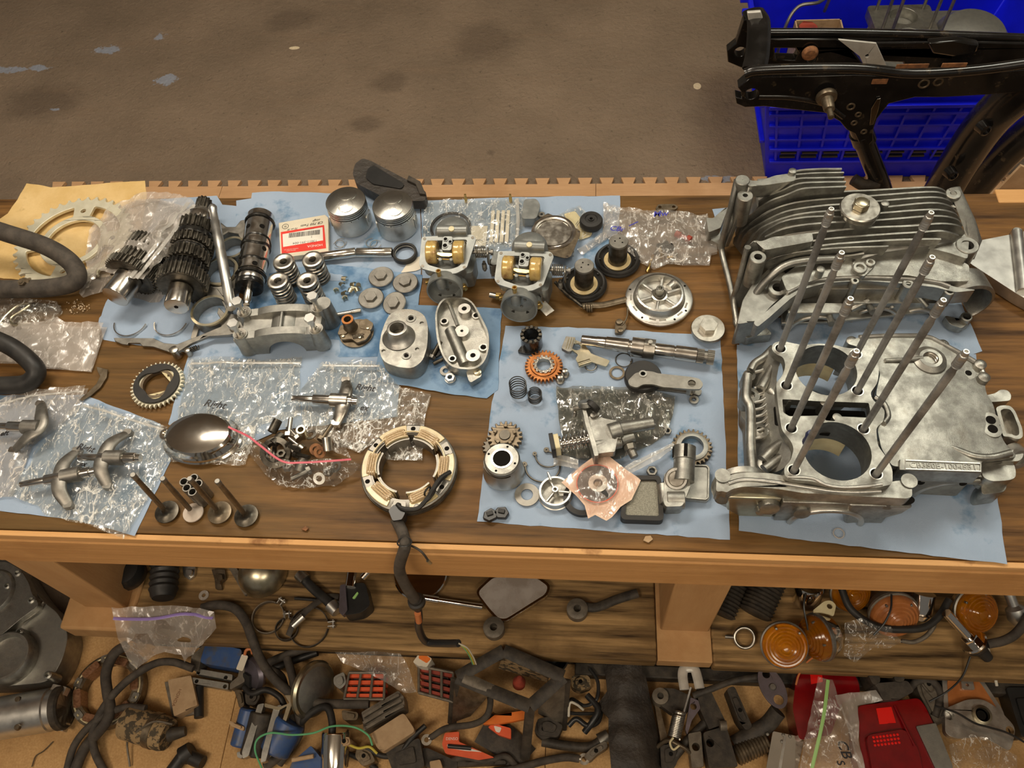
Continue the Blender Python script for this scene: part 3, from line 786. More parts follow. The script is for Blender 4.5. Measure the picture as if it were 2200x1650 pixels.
# ------------------------------------------------------------------ plastic bags
def bag(name,label,pts,ctl=(),m='bag_clear',seed=0,step=7,amp=2.2,sc=.035,cat='plastic bag',base=None,zips=(),gap=.8,write=(),cr=1.0,bottom=True):
    """pts: outline (px, py, h); ctl: inner control heights (px, py, h); zips: ((px,py,h) list, material, width)"""
    c=cen([(p[0],p[1]) for p in pts]); t=T(name,label,cat,c[0],c[1],0,base=BT if base is None else base)
    lp=[t.p(*p) for p in pts]
    cp=lp+[t.p(*p) for p in ctl]

    bd=[]
    for i in range(len(lp)):
        a,b=lp[i],lp[(i+1) % len(lp)]
        for j in range(3):bd.append(a.lerp(b,j/3))
    cs=bd+[t.p(*p) for p in ctl]*2
    def base_z(x,y):
        sw=sz=0
        for q in cs:
            d=((q.x-x) ** 2+(q.y-y) ** 2+4) ** 1.6
            sw += 1/d; sz += q.z/d
        return sz/sw
    def zf(x,y):
        v=base_z(x,y)
        a=wr(x,y,amp,sc,seed)*1.0
        r_=(1-abs(noise.noise(Vector((x*sc*1.4,y*sc*1.4,seed*3.1))))*3)*amp*.8*cr
        r2=(1-abs(noise.noise(Vector((x*sc*3.4+9,y*sc*3.4,seed*1.7))))*3)*amp*.30*cr
        return max(v+a+r_+r2,.4)
    P=[]
    rg=random.Random(seed)
    for i in range(len(lp)):
        a,b=lp[i].to_2d(),lp[(i+1) % len(lp)].to_2d(); k=max(1,int((b-a).length/12)); nrm=Vector((-(b-a).y,(b-a).x)).normalized()
        for j in range(k):P.append(tuple(a.lerp(b,j/k)+(nrm*rg.uniform(-1,1) if j else Vector((0,0)))))
    film=t.part('film',sheetgeo(P,zf,step,seed),m,smooth=28)
    if bottom:t.part('back_film',sheetgeo(P,lambda x,y:max(min(1.0,zf(x,y)-.5),.2),step*2.5,seed+1),m,smooth=28)
    for zp,zm,zw in zips:
        q=[t.p(*p) for p in zp]
        q2=catmull(q,6)
        for v in q2:v.z=max(v.z,zf(v.x,v.y)+.5)
        t.part('zip_strip',G().tube(q2,zw,n=6,raw=True,flat=(1,.25)),zm)
    for (px,py,h,s_,body,mm,rz) in write:
        q=t.p(px,py,h); q.z=zf(q.x,q.y)+3.2
        text(t,'handwriting',body,s_,mm,q,rz=rz,ext=.05,shear=.25)
    t.zf=zf
    return t
# ------------------------------------------------------------------ rear sprocket and crash bars
t=TC('rear_sprocket','large pale silver rear sprocket lying on brown kraft paper','sprocket',z0,157,516,6,base=BENCH+.009)
cut=[]
for k in range(4):
    a=R(95+90*k)
    P=[(84*cos(a+u),84*sin(a+u)) for u in [R(13)+i*R(64)/12 for i in range(13)]]+[(60*cos(a+u),60*sin(a+u)) for u in [R(75)-i*R(60)/12 for i in range(13)]]
    cut.append(rnd(P,6,3))
hol=[circ(72*cos(R(95+90*k)),72*sin(R(95+90*k)),5,12) for k in range(4)]
t.body(G().prism(gearpoly(107,99,38,.22,.2),0,6,[circ(0,0,49,40)]+cut+hol),'sprocket_gold',bev=.8)
def hoop(label,P,r,bolt=None,seed=0):
    t=T('crash_bar',label,'crash bar',P[len(P) // 2][0],P[len(P) // 2][1],P[len(P) // 2][2],base=BT)
    q=[t.p(*p) for p in P]
    t.part('bar',G().tube(q,r,n=20,k=8),'rubber_dusty' if seed else 'rubber')
    if bolt:
        c=t.p(*bolt); t.part('clamp_bolt',G().to(frame(c,(0,-.3,1))).lathe([(10,-6),(10,0),(0,0)],16).hexa(6.5,0,6).lathe([(4,6),(3,7.5),(0,7.5)],10),'brown_iron')
    return t
hoop('thick black bent crash bar curving over the sprocket and kraft paper',[(-160,470,85),(-60,480,80),(20,503,72),(100,530,60),(150,562,48),(166,592,38),(150,610,31),(100,619,28),(40,621,28),(-60,621,28),(-160,621,28)],15.5,(50,608,43),seed=1)
hoop('thick black bent crash bar end lying over the small frosted bag',[(-160,705,60),(-60,715,56),(10,738,48),(55,768,38),(78,798,28),(60,822,18),(20,828,16),(-60,828,16),(-160,828,16)],14.5)

# ------------------------------------------------------------------ gear shafts
def gearstack(t,A,B,items,gm='dark_steel'):
    A,B=Vector(A),Vector(B); L=(B-A).length; F=frame(A,B-A)
    for nm,t0,t1,r,kind,m in items:
        g=G().to(F)
        if kind == 'cyl':g.lathe([(r-1,t0*L),(r,t0*L+1.2),(r,t1*L-1.2),(r-1,t1*L)],32)
        elif kind == 'spline':g.prism(gearpoly(r,r*.84,12,.4,.1),t0*L,t1*L)
        elif kind.startswith('gear'):
            n=int(kind[4:]); g.prism(gearpoly(r,r-4.2,n,.30,.22),t0*L,t1*L)
            g.lathe([(r-7,t0*L-.8),(r-7,t1*L+.8)],28)
        elif kind == 'ring':g.ring(r,1.6,30,8,z=(t0+t1)/2*L)
        t.part(nm,g,m,bev=.5 if kind != 'ring' else 0)
    return L,F
t=TC('countershaft','oily transmission shaft stacked with black gears, splined end up','gear shaft',z1,1385,1060,22)
A=t.p(*z1(1388,1062),46); B=t.p(*z1(1612,225),40)
L,F=gearstack(t,A,B,[('shaft_end',0,.16,19.5,'cyl','steel_shiny'),('gear',.17,.27,42,'gear34','dark_steel'),('gear',.275,.335,36,'gear28','oily_black'),('gear',.37,.46,35,'gear26','dark_steel'),('collar',.465,.50,31,'cyl','oily_black'),('gear',.505,.575,36,'gear26','dark_steel'),('collar',.58,.63,33,'cyl','oily_black'),('gear',.635,.74,33,'gear24','dark_steel'),('bearing',.75,.83,24,'cyl','steel_shiny'),('shaft',.16,.90,14,'cyl','steel'),('spline',.90,1.0,13.5,'spline','dark_steel')])
t.part('centre_hole',G().to(F).lathe([(3.4,-.3),(3.4,.4)],14),'oily_black')
t.part('snap_ring',G().to(F).ring(30,1.2,30,6,z=.49*L),'steel')
t=TC('mainshaft','transmission shaft with wide gears partly under the frosted bag','gear shaft',z1,905,1000,22)
A=t.p(*z1(905,985),47); B=t.p(*z1(1330,420),40)
L,F=gearstack(t,A,B,[('shaft_end',0,.26,22.5,'cyl','steel_shiny'),('gear',.27,.36,44,'gear36','dark_steel'),('gear',.38,.50,36,'gear26','dark_steel'),('collar',.50,.56,30,'cyl','oily_black'),('gear',.57,.70,38,'gear30','dark_steel'),('shaft',.2,1.0,14,'cyl','steel')])
for k in range(6):
    a=R(60*k+10); t.part('face_hole',G().to(F @ TR(31*cos(a),31*sin(a),0)).lathe([(4.5,.27*L-.3),(4.5,.27*L+.5)],14),'oily_black')
bag('zip_bag','frosted zip bag draped over the mainshaft gears',[(335,412,20),(380,418,30),(412,428,45),(433,460,60),(408,500,62),(372,535,60),(330,575,60),(308,600,62),(286,599,65),(250,590,62),(212,580,50),(178,638,3),(171,632,3),(188,590,15),(184,545,6),(192,497,6),(236,448,8),(290,420,10)],
    [(290,520,78),(340,500,82),(250,540,60),(320,450,62),(370,470,70),(280,470,50),(230,490,30),(340,540,70)],'bag_milky',21,step=6,amp=3.5,sc=.03,
    zips=[([(405,435,60),(370,480,70),(325,540,75),(280,596,66)],'zip_band',4),([(415,442,60),(380,488,70),(336,545,75),(293,598,66)],'zip_band',4)])

# shift forks on their rod
def fork(label,cx,cy,rx_mm,hgt,arm):
    t=TC('shift_fork',label,'shift fork',z1,cx,cy,hgt,group=None)
    t.part('fork_ring',G().lathe([(rx_mm,0),(rx_mm,hgt),(rx_mm-3,hgt),(rx_mm-3,0)],36,closed=True),'steel_dull')
    t.part('ring_lip',G().lathe([(rx_mm+.8,hgt-3),(rx_mm+.8,hgt+.4),(rx_mm-3.4,hgt+.4),(rx_mm-3.4,hgt-1)],36,closed=True),'gold_zinc')
    P=L2(t,z1,arm,hgt*.6)
    t.part('arm',G().prism(P,2,hgt*.8),'steel_dull',bev=2)
    return t
fork('dull steel shift fork ring farthest up the rod',1825,590,24,20,[(1740,400),(1790,440),(1860,440),(1900,390),(1950,380),(1935,480),(1910,560),(1880,500),(1800,480),(1740,520)])
fork('dull steel shift fork ring at the middle of the rod',1735,775,30,22,[(1850,700),(1890,760),(1880,900),(1790,990),(1650,960),(1640,900),(1760,900),(1840,820)])
fork('dull steel shift fork ring beside the hinged selector arm',1652,1088,31,24,[(1640,930),(1720,930),(1770,1000),(1820,1060),(1790,1100),(1740,1000),(1640,990)])
t=TC('selector_rod','straight worn steel rod resting across the shift forks','rod',z1,1820,1080,40)
A,B=t.p(*z1(1672,262),62),t.p(*z1(1822,1075),40)
t.body(G().turned(A,B,[(0,3),(0,5),(.02,7.5),(.05,7.5),(.06,6.5),(.16,6.8),(.17,8.2),(.42,8.5),(.44,7.8),(.47,8.4),(.95,8.6),(.96,7),(1,7),(1,0)]),'satin')
t=TC('gear_selector','dark hinged gear selector arm with forked end beside the cast bridge','lever',z1,1360,1390,4)
g1=G().prism(L2(t,z1,[(895,1305),(1210,1308),(1290,1345),(1395,1355),(1410,1400),(1340,1418),(1200,1372),(1120,1368),(1100,1345),(1010,1342),(1005,1358),(950,1350),(905,1330)],4),0,4)
t.part('pawl_plate',g1,'steel_dull',bev=.6)
P=[(1322,1392),(1400,1352),(1560,1290),(1740,1215),(1745,1165),(1710,1110),(1722,1062),(1770,1110),(1860,1120),(1905,1085),(1960,1100),(1990,1180),(1950,1240),(1870,1262),(1800,1280),(1640,1290),(1500,1350),(1390,1420),(1335,1412)]
t.part('forked_plate',G().prism(L2(t,z1,P,16),10,16),'steel_dull',bev=.8)
for x,y,r_,h0,h1 in ((1365,1395,7,0,20),(1840,1205,9,16,22),(1470,1400,5,0,14)):
    q=t.p(*z1(x,y),h1); t.part('pivot_pin',G().to(TR(q.x,q.y,h0)).lathe([(r_,0),(r_,h1-h0),(r_*.5,h1-h0+1),(0,h1-h0+1)],18),'steel')
q=t.p(*z1(1490,1405),8); t.part('spring',G().to(frame(q,(1,.3,.2))).helix(4,.8,16,5),'dark_steel')
P=[(1500,1300),(1530,1190),(1560,1180),(1565,1230),(1540,1310),(1515,1330)]
t.part('blade',G().prism(L2(t,z1,P,4),0,3),'steel_dull',bev=.5)

for x,y,w_,lb in ((1033,1190,29,'thin curved half-ring clip beside the mainshaft end'),(1350,1185,29,'thin curved half-ring clip below the countershaft end')):
    t=TC('half_ring',lb,'clip',z1,x,y,1,rz=0)
    t.body(G().lathe([(w_*.98,0),(w_*.98,4),(w_*.98-1.6,4),(w_*.98-1.6,0)],24,closed=True,a0=pi+.05,a1=2*pi-.1),'steel_shiny')

# camshaft-like shift drum
t=TC('shift_drum','polished steel shift drum with black cam grooves on blue towel','shift drum',z1,1980,880,22)
A=t.p(*z1(1965,905),24); B=t.p(*z1(2058,345),24); L=(B-A).length; F=frame(A,B-A)
t.part('drum_body',G().to(F).lathe([(0,0),(22,0),(23.5,2),(23.5,L*.10),(21,L*.105),(21,L*.17),(23.5,L*.175),(23.5,L*.86),(20.5,L*.865),(20.5,L*.915),(23.5,L*.92),(23.5,L*.985),(19,L),(0,L)],40),'steel_shiny')
t.part('end_disc',G().to(F).lathe([(0,-2),(22.5,-2),(23.7,-.5),(23.7,8),(22,9)],36),'oily_black')
def groove(tt,amp,w_,ph,a=0):
    g=G().to(F); P=[]
    for i in range(48):
        q=2*pi*i/48; P.append((23.0*cos(q),23.0*sin(q),tt*L+amp*max(0,sin(q*2+ph))*1.0))
    g.tube(P,w_,n=8,closed=True,raw=True); t.part('cam_groove',g,'oily_black')
groove(.13,0,3.4,0); groove(.30,9,2.6,1.2); groove(.53,-6,2.8,4.0); groove(.62,-8,2.2,.4); groove(.89,0,3.4,0)
for tt,aa in ((.21,60),(.23,128),(.43,150),(.73,55),(.74,118),(.45,30)):
    a=R(aa)
    c=F @ Vector((0,0,tt*L)); up=Vector((0,0,1)); side=(B-A).normalized().cross(up)
    d=(up*sin(a)+side*cos(a)*(1 if True else 0)).normalized()
    t.part('drum_hole',G().to(frame(c+d*21.2,d)).lathe([(4.6,0),(4.6,2.6),(0,2.6)],16),'oily_black')
t.part('index_pin',G().to(F).lathe([(7,-2),(7,-30),(5.5,-32),(5.5,-38),(0,-38)],20),'steel_shiny')
t.part('top_teeth',G().to(F).prism(gearpoly(17,14,12,.3,.2),L,L+4),'steel',bev=.3)

# cast bearing bridge with four bolts
t=TC('bearing_bridge','grey cast aluminum bearing bridge with four hex bolts','engine part',z2,640,1640,0,face=(940,1620))
d_back=52
q0=t.p(*z2(300,1660),0); q1=t.p(*z2(1030,1650),0); wx=(q1.x-q0.x); x0=q0.x
def bridge(y0,y1,H):
    s_=wx/100
    P=[(x0,0),(x0+27*s_,0)]+[(x0+s_*(50+21*cos(a)),s_*21*sin(a)) for a in [pi-i*pi/16 for i in range(17)]]+[(x0+98*s_,0),(x0+95*s_,H*.95),(x0+80*s_,H)]+[(x0+s_*(50+30*cos(a)),H-3+9*sin(a)) for a in [i*pi/12 for i in range(1,12)]]+[(x0+20*s_,H),(x0-3*s_,H*.92)]
    return G().to(VX).prism(P,-y1,-y0)
ov=t.part('front_wall',bridge(0,14,46),'cast_mid',bev=2.5)
t.part('rear_wall',bridge(44,58,46),'cast_mid',bev=2.5)
t.part('web',G().to(VX).prism([(x0+wx*.02,26),(x0+wx*.24,26)]+[(x0+wx*(.5+.26*cos(a)),wx*.28*sin(a)+4) for a in [pi-i*pi/12 for i in range(13)]]+[(x0+wx*.95,26),(x0+wx*.93,38),(x0+wx*.04,38)],-46,-12),'cast_mid',bev=1.5)
t.part('centre_rib',G().box(x0+wx*.5,29,45,5,40,12),'cast_mid',bev=1.5)
for ix,iy in ((.055,8),(.055,51),(.90,8),(.90,51)):
    bx=x0+wx*ix
    t.part('bolt_boss',G().to(TR(bx,iy,0)).lathe([(14,4),(12,40),(11.5,48),(0,48)],24),'cast_mid')
    wsh=t.part('washer',G().to(TR(bx,iy,48)).lathe([(9.5,0),(9.5,1.8),(4,1.8),(4,0)],24,closed=True),'steel')
    b=t.part('hex_bolt',G().to(TR(bx-2,iy,50)).lathe([(4,-4),(4,20)],14).to(TR(bx-2,iy,70)).hexa(9,0,7.5,ph=.3),'satin',bev=.4)
t.part('side_tower',G().to(TR(x0+wx*.95,56,0)).lathe([(17,0),(13,50),(0,50)],20),'cast_mid')
# ------------------------------------------------------------------ parts box with red label
t=TC('parts_box','flat cream parts box with red label and barcode on blue towel','box',z2,795,655,11,face=(995,632))
def quad(pts,h):return L2(t,z2,pts,h)
t.part('box_shell',G().prism(quad([(584,545),(975,476),(1003,500),(1006,792),(600,838)],11),0,11),'box_card',bev=.6)
t.part('label_field',G().prism(quad([(602,624),(968,564),(985,760),(611,808)],11),11,11.25),'label_red')
t.part('label_field',G().prism(quad([(617,642),(955,583),(960,694),(622,750)],11),11.25,11.4),'label_white')
def tx(body,x,y,s_,m,rz=180,**k):
    q=t.p(*z2(x,y),11); text(t,'lettering',body,s_,m,(q.x,q.y,11.45),rz=rz,ext=.03,**k)
tx('HONDA',890,738,7.2,'label_white',shear=-.1); tx('13011-391-004',806,708,7.0,'ink'); tx('1',862,664,7,'ink'); tx('CB 750 Twin',868,556,7.5,'ink',184,shear=.4); tx('rings',905,524,7,'ink',190,shear=.4)
tx('72 on III',705,598,5.5,'ink',184,shear=.4); tx('HONDA MOTOR CO.',690,768,2.6,'label_white'); tx('GENUINE PARTS',690,780,2.2,'label_white'); tx('MADE IN JAPAN',840,600,2.6,'ink')
q=t.p(*z2(641,576),11); t.part('stamp',G().to(TR(q.x,q.y,11.3)).ring(5.6,.4,24,6),'ink'); text(t,'lettering','III',6,'ink',(q.x,q.y,11.4),rz=180,ext=.03)
rg=random.Random(3); g=G(); a=t.p(*z2(672,658),11); b=t.p(*z2(930,620),11); x=a.x
while x < b.x:
    w_=rg.choice((.5,.8,1.2)); g.box(x,(a.y+b.y)/2,11.5,w_,11,.1); x += w_+rg.choice((.5,.8))
o=t.part('barcode',g,'ink',smooth=0); o['kind']='stuff'

# ------------------------------------------------------------------ pistons
def piston():
    t=TC('piston','bright machined piston closest to the black plastic cover','piston',z0,742,432,56,group='engine pistons standing on blue towel')
    r=35
    t.part('skirt',G().lathe([(0,0),(r-3,0),(r-.3,1),(r-.3,34),(r-.3,37)],56),'satin')
    pr=[(r-.3,37)]
    t.part('ring_land',G().lathe([(0,37),(r,37),(r,41),(r-2.6,41),(r-2.6,43),(r,43),(r,46),(r-2.6,46),(r-2.6,47.6),(r,47.6),(r,50),(r-2.6,50),(r-2.6,51.4),(r,51.4),(r,55),(r-.8,56.2),(r-7,57.5),(r-16,60),(0,62)],64),'machined')
    for k,z in enumerate((42,46.8,50.7)):t.part('ring_groove',G().ring(r-1.2,1.15,48,6,z=z),'hole_shade')
    t.part('valve_pocket',G().to(TR(4,-15,58.6) @ RX(6)).lathe([(13.5,0),(13.5,1.2),(12.4,1.6),(0,1.6)],36),'cast_bright')
    t.part('valve_pocket',G().to(TR(1,13,59.2) @ RX(-7)).lathe([(17,0),(17,1.4),(15.5,1.8),(0,1.8)],36),'machined')
    for a in (-120,-100,-70,-48):t.part('oil_hole',G().to(frame((33.4*cos(R(a)),33.4*sin(R(a)),38.8),(cos(R(a)),sin(R(a)),0))).lathe([(1,0),(1,1.6),(0,1.6)],8),'oily_black')
    for s_ in (-1,1):
        t.part('pin_recess',G().to(frame((s_*33.2,-3,18),(s_,-.1,0))).prism(rect(22,24,r=4),0,1.6),'cast_bright',bev=.4)
        t.part('pin_bore',G().to(frame((s_*33.4,-3,18),(s_,-.1,0))).lathe([(8,1.4),(8,2),(0,2)],20),'cast')
    return t
t=piston(); pis=t.o
pis['label']='bright machined piston next to the red-labelled box'
dup(pis,mw(843,440,56,BT,rz=8),'bright machined piston nearer the carburetors'); 
t=T('shroud_cover','long matte black plastic cover overhanging the bench behind the pistons','plastic cover',830,385,30,base=BT)
P=[t.p2(*p,26) for p in [(757,372),(762,350),(778,338),(795,343),(900,398),(916,412),(912,430),(880,430),(820,420),(790,405),(765,392)]]
t.part('shell',G().prism(rnd(P,6),4,24,top=lambda x,y:24),'leather',bev=6)
t.part('raised_panel',G().prism(rnd([t.p2(*p,30) for p in [(790,358),(802,352),(868,392),(862,402),(800,392),(784,378)]],5),22,27),'black_plastic',bev=3)
t.part('bracket',G().prism([t.p2(*p,20) for p in [(880,385),(905,398),(916,425),(903,424),(895,404),(876,395)]],6,30),'black_dirty',bev=1)

# small rings, pins
def cring(label,x,y,r,rz,z=z2,th=.6,gap=50,m='steel',h=0,nm='circlip',grp=None,ears=False):
    t=TC(nm,label,'clip',z,x,y,1,group=grp)
    g=G().to(RZ(rz)).ring(r,th,30,6,z=th+h,a0=R(gap/2),a1=R(360-gap/2))
    if ears:
        for s_ in (-1,1):
            a=R(s_*gap/2); g.to(RZ(rz) @ TR((r+1.5)*cos(a),(r+1.5)*sin(a),h)).lathe([(3.2*r/23+.6,0),(3.2*r/23+.6,th*2),(1,th*2),(1,0)],14,closed=True)
    t.body(g,m); return t
gp='piston pin clips on blue towel'
cring('thin steel circlip, upper one of the pair by the box',1108,712,9.6,40,grp=gp)
cring('thin steel circlip, lower one of the pair by the box',1094,730,9.6,200,grp=gp,h=1)
cring('thin steel circlip overlapping another, on the box side',1367,710,9.6,60,grp=gp)
cring('thin steel circlip overlapping another, towards the seal ring',1402,728,9.6,20,grp=gp,h=1)
for lb,a,b in (('hollow steel piston pin partly behind the valve springs',(915,838),(1236,795)),('hollow steel piston pin between the other pin and seal ring',(1243,798),(1544,795))):
    t=TC('piston_pin',lb,'pin',z2,(a[0]+b[0])/2,(a[1]+b[1])/2,8,group='piston pins lying end to end')
    A,B=t.p(*z2(*a),9),t.p(*z2(*b),9); L=(B-A).length
    t.body(G().to(frame(A,B-A)).lathe([(5.5,0),(8,0),(8.6,.8),(8.6,L-.8),(8,L),(5.5,L)],28,closed=True),'steel_shiny')
t=TC('seal_ring','black rubber seal ring beside the steel piston pins','seal',z2,1650,805,5)
t.part('outer_lip',G().lathe([(20.5,0),(21.5,1),(21.5,9),(20.5,10),(17.5,10),(17.5,0)],44,closed=True),'rubber')
t.part('spring_band',G().ring(17.4,1.3,44,8,z=5),'steel_dull')

# valve springs
def vspring():
    t=TC('valve_spring','x','valve spring',z2,628,880,46,group='valve springs with retainers standing in a square')
    t.part('retainer',G().lathe([(5,47),(6.5,49.5),(12,50.5),(14.5,51),(17,50),(18,47),(18,44.5),(15,43),(15,40),(5,40)],40,closed=True),'steel')
    t.part('coil',G().to(TR(0,0,2.6)).helix(15.4,2.25,38,5.4,n=8,per=24),'steel')
    t.part('inner_coil',G().to(TR(0,0,2.4)).helix(9.5,1.6,37,6,n=6,per=16),'oily_black')
    t.part('seat_washer',G().lathe([(18,0),(18,2),(9,2),(9,0)],32,closed=True),'steel_dull')
    return t
vs0=vspring().o; vs0['label']='valve spring with steel retainer, below the red label box'
for x,y,lb in ((873,862,'valve spring with steel retainer, touching the piston pin'),(580,1042,'valve spring with steel retainer, nearest the shift drum pin'),(828,1040,'valve spring with steel retainer, directly behind the cast bridge bolt')):
    p=z2(x,y); dup(vs0,mw(p[0],p[1],46,BT,rz=x),lb)
# hex caps
def hexcap(name,label,z,x,y,r,h,hr,hh,m='steel_dull',grp=None,tilt=None,rz=10,knurl=False):
    t=TC(name,label,'cap',z,x,y,h,group=grp,rz=rz,tilt=tilt)
    t.part('flange',G().lathe([(0,0),(r*.72,0),(r*.74,h*.5),(r-1,h*.5),(r,h*.62),(r,h*.86),(r-1.2,h),(0,h)],48),m)
    t.part('hex_head',G().to(TR(0,0,h)).hexa(hr*1.12,0,hh),m,bev=.35)
    t.part('thread',G().to(TR(0,0,0)).helix(r*.72,.8,h*.4,2,n=6,per=26),m)
    return t
gp='hex valve caps on the damp towel'
hexcap('tappet_cap','hex valve cap nearest the seal ring',z2,1447,995,21.5,8,9.5,5,grp=gp)
hexcap('tappet_cap','hex valve cap at the outer towel edge by the carburetor',z2,1652,1045,21.5,8,9.5,5,grp=gp,rz=25)
hexcap('tappet_cap','hex valve cap next to the tiny brass collets',z2,1362,1175,21.5,8,9.5,5,grp=gp,rz=0)
hexcap('tappet_cap','tilted hex valve cap touching the oval cover plate',z2,1567,1212,20.5,8,9.5,5,grp=gp,tilt=RX(14) @ RY(-12),rz=0)
# collets
rg=random.Random(8)
cl=None
for k,(x,y) in enumerate(((1140,1025),(1120,1075),(1075,1130),(1140,1150),(1215,1075),(1260,1085),(1190,1130),(1250,1125),(1150,1195),(1215,1105))):
    lb='small brassy half-round valve collet '+('standing apart at the rear of the loose cluster','just in front of the rearmost one','lying apart, nearest the valve springs','lying flat, second from the valve springs','topmost in the dense pile','nearest the hex caps in the pile','lowest in the middle of the pile','at the pile edge facing the tilted hex cap','lying apart, nearest the spark advance unit','in the heart of the dense pile')[k]
    tl=Matrix.Translation((0,0,.004)) @ RZ(rg.uniform(0,360)) @ RX(rg.choice((0,90,70)))
    if cl is None:
        t=TC('valve_collet',lb,'collet',z2,x,y,2,group='small valve collets scattered on towel',tilt=tl)
        t.body(G().lathe([(3.2,-4),(4.2,-4),(5,4),(3.2,4)],10,closed=True,a0=0,a1=R(165)),'gold_zinc'); cl=t.o
    else:
        p=z2(x,y); dup(cl,mw(p[0],p[1],2,BT,tilt=tl),lb)
t=TC('stud_bolt','short grey threaded stud beside the cast bearing bridge','stud',z2,1140,1310,4)
A,B=t.p(*z2(985,1340),6),t.p(*z2(1280,1285),5)
t.body(G().turned(A,B,[(0,0),(0,3.4),(.1,3.8),(.72,3.8),(.73,4.4),(.97,4.4),(1,3.6),(1,0)]),'steel')
# advancer
t=TC('advance_unit','oily brown spark advance unit with copper-rimmed hub','engine part',z2,1235,1460,8)
t.part('base_disc',G().lathe([(0,0),(27,0),(28,1),(28,3),(0,3)],40),'brown_iron')
t.part('cam_plate',G().prism(rnd([(-26,-6),(-20,-18),(-4,-16),(6,-24),(20,-18),(26,-4),(20,12),(8,10),(2,22),(-14,20),(-18,8)],3),6,10),'brown_iron',bev=.8)
t.part('bob_weight',G().prism(rnd([(6,4),(26,0),(28,14),(14,24),(4,18)],4),4,11),'brown_iron',bev=1)
t.part('bob_weight',G().prism(rnd([(-28,-10),(-12,-8),(-14,8),(-26,10)],4),4,12),'brown_iron',bev=1)
t.part('hub',G().to(TR(-9,6,0)).lathe([(13,8),(10.5,14),(9.5,32),(6,32),(6,20),(0,20)],30),'brown_iron')
t.part('hub_rim',G().to(TR(-9,6,32)).lathe([(9.6,-1),(9.6,.6),(6,.6),(6,-1)],30,closed=True),'copper_gear',label='copper coloured rim')
for x,y in ((10,-14),(-18,-12),(20,4)):t.part('rivet',G().to(TR(x,y,10)).lathe([(3,0),(2.6,3),(0,3.4)],12),'gold_zinc')
t.part('return_spring',G().to(frame((-2,-14,12),(1,.2,0))).helix(3,.7,18,7),'dark_steel')

# oval aluminum covers on the folded cloth
CB_=BENCH+.0055
t=TC('housing_cover','cast aluminum oval housing with raised round neck on folded cloth','engine cover',z0,868,738,30,base=CB_)
OA=[(824,700),(836,675),(858,664),(890,664),(912,676),(920,700),(918,745),(908,776),(886,792),(850,788),(822,776),(814,752),(817,725)]
Pm=rnd(L2(t,z0,OA,32),10,3)
hs=[circ(*t.p2(x,y,32),3.2,12) for x,y in ((883,684),(906,694),(824,754),(896,750))]
t.part('body',G().prism(Pm,0,29),'cast_mid',bev=3)
t.part('face_plate',G().prism(rnd(L2(t,z0,OA,32),10,3),29,32,holes=hs),'cast',bev=1)
c=t.p(856,712,40)
t.part('neck',G().to(TR(c.x,c.y,0) @ TR(0,-4,32) @ RX(-6)).lathe([(27,-1),(23,4),(17,10),(15.5,20),(14.5,20.5),(11.5,20.5),(11.5,2),(0,2)],44),'cast_bright')
t.part('neck_bore',G().to(TR(c.x,c.y-4,34.5)).lathe([(11,0),(0,0.2)],30),'dark_steel')
for x,y,r_ in ((873,764,6),(883,684,6.5)):
    q=t.p(x,y,32); t.part('bolt_boss',G().to(TR(q.x,q.y,31.5)).lathe([(r_+2,0),(r_+1.5,2),(r_-1.5,2),(r_-2,-1),(0,-1)],24),'cast_mid')
    t.part('bolt_hole',G().to(TR(q.x,q.y,32)).lathe([(r_-2.2,0),(0,.3)],18),'oily_black')
t=TC('oval_cover','upturned oval aluminum cover showing its inside and mounting bosses','engine cover',z3,365,1020,10,base=CB_)
OB=[(178,930),(185,860),(215,800),(265,768),(345,766),(410,785),(455,830),(510,930),(545,1010),(552,1090),(540,1170),(505,1235),(450,1268),(385,1272),(320,1262),(270,1235),(225,1170),(190,1060)]
outer=[tuple(v.to_2d()) for v in catmull([Vector((*p,0)) for p in L2(t,z3,OB,24)],4,True)]
cxo,cyo=cen(outer)
inner=[(cxo+(x-cxo)*(1-3.6/hypot(x-cxo,y-cyo)),cyo+(y-cyo)*(1-3.6/hypot(x-cxo,y-cyo))) for x,y in outer]
t.part('rim_wall',G().prism(outer,2,24,[inner]),'cast',bev=.9)
t.part('floor_plate',G().prism(inner,2,7),'cast')
q1_,q2_=t.p(*z3(275,815),10),t.p(*z3(335,970),10); t.part('inner_rib',G().rod(q1_,q2_,3.2,n=8),'cast')
a_,b_=t.p(*z3(285,1000),8),t.p(*z3(390,1245),8); t.part('channel',G().rod(a_,b_,10,n=20),'cast')
for x,y,r_,h_ in ((380,850,11,20),(462,897,7.5,10),(240,937,7.5,12),(512,1118,8,12),(440,1175,12,20),(297,1197,7,12),(363,1005,12,16)):
    q=t.p(*z3(x,y),h_); ri=4.2 if r_ > 9 else r_*.58
    if (x,y) == (363,1005):ri=2.5
    t.part('screw_boss',G().to(TR(q.x,q.y,0)).lathe([(r_,5),(r_-.8,h_),(ri,h_),(ri,5)],26,closed=True),'cast_bright')
    t.part('boss_hole',G().to(TR(q.x,q.y,7.3)).lathe([(ri,0),(0,.2)],16),'oily_black')
P=L2(t,z3,[(385,1265),(460,1255),(498,1262),(500,1320),(425,1365),(410,1350)],14)
t.part('outlet',G().prism(rnd(P,3),2,14),'cast',bev=2)
q=t.p(*z3(470,1288),16); t.part('outlet_screw',G().to(TR(q.x,q.y,12)).lathe([(6.5,0),(6.5,4),(5.5,4.6),(0,4.6)],20).box(0,0,4.7,9,1.3,.3).box(0,0,4.7,1.3,9,.3),'gold_zinc')
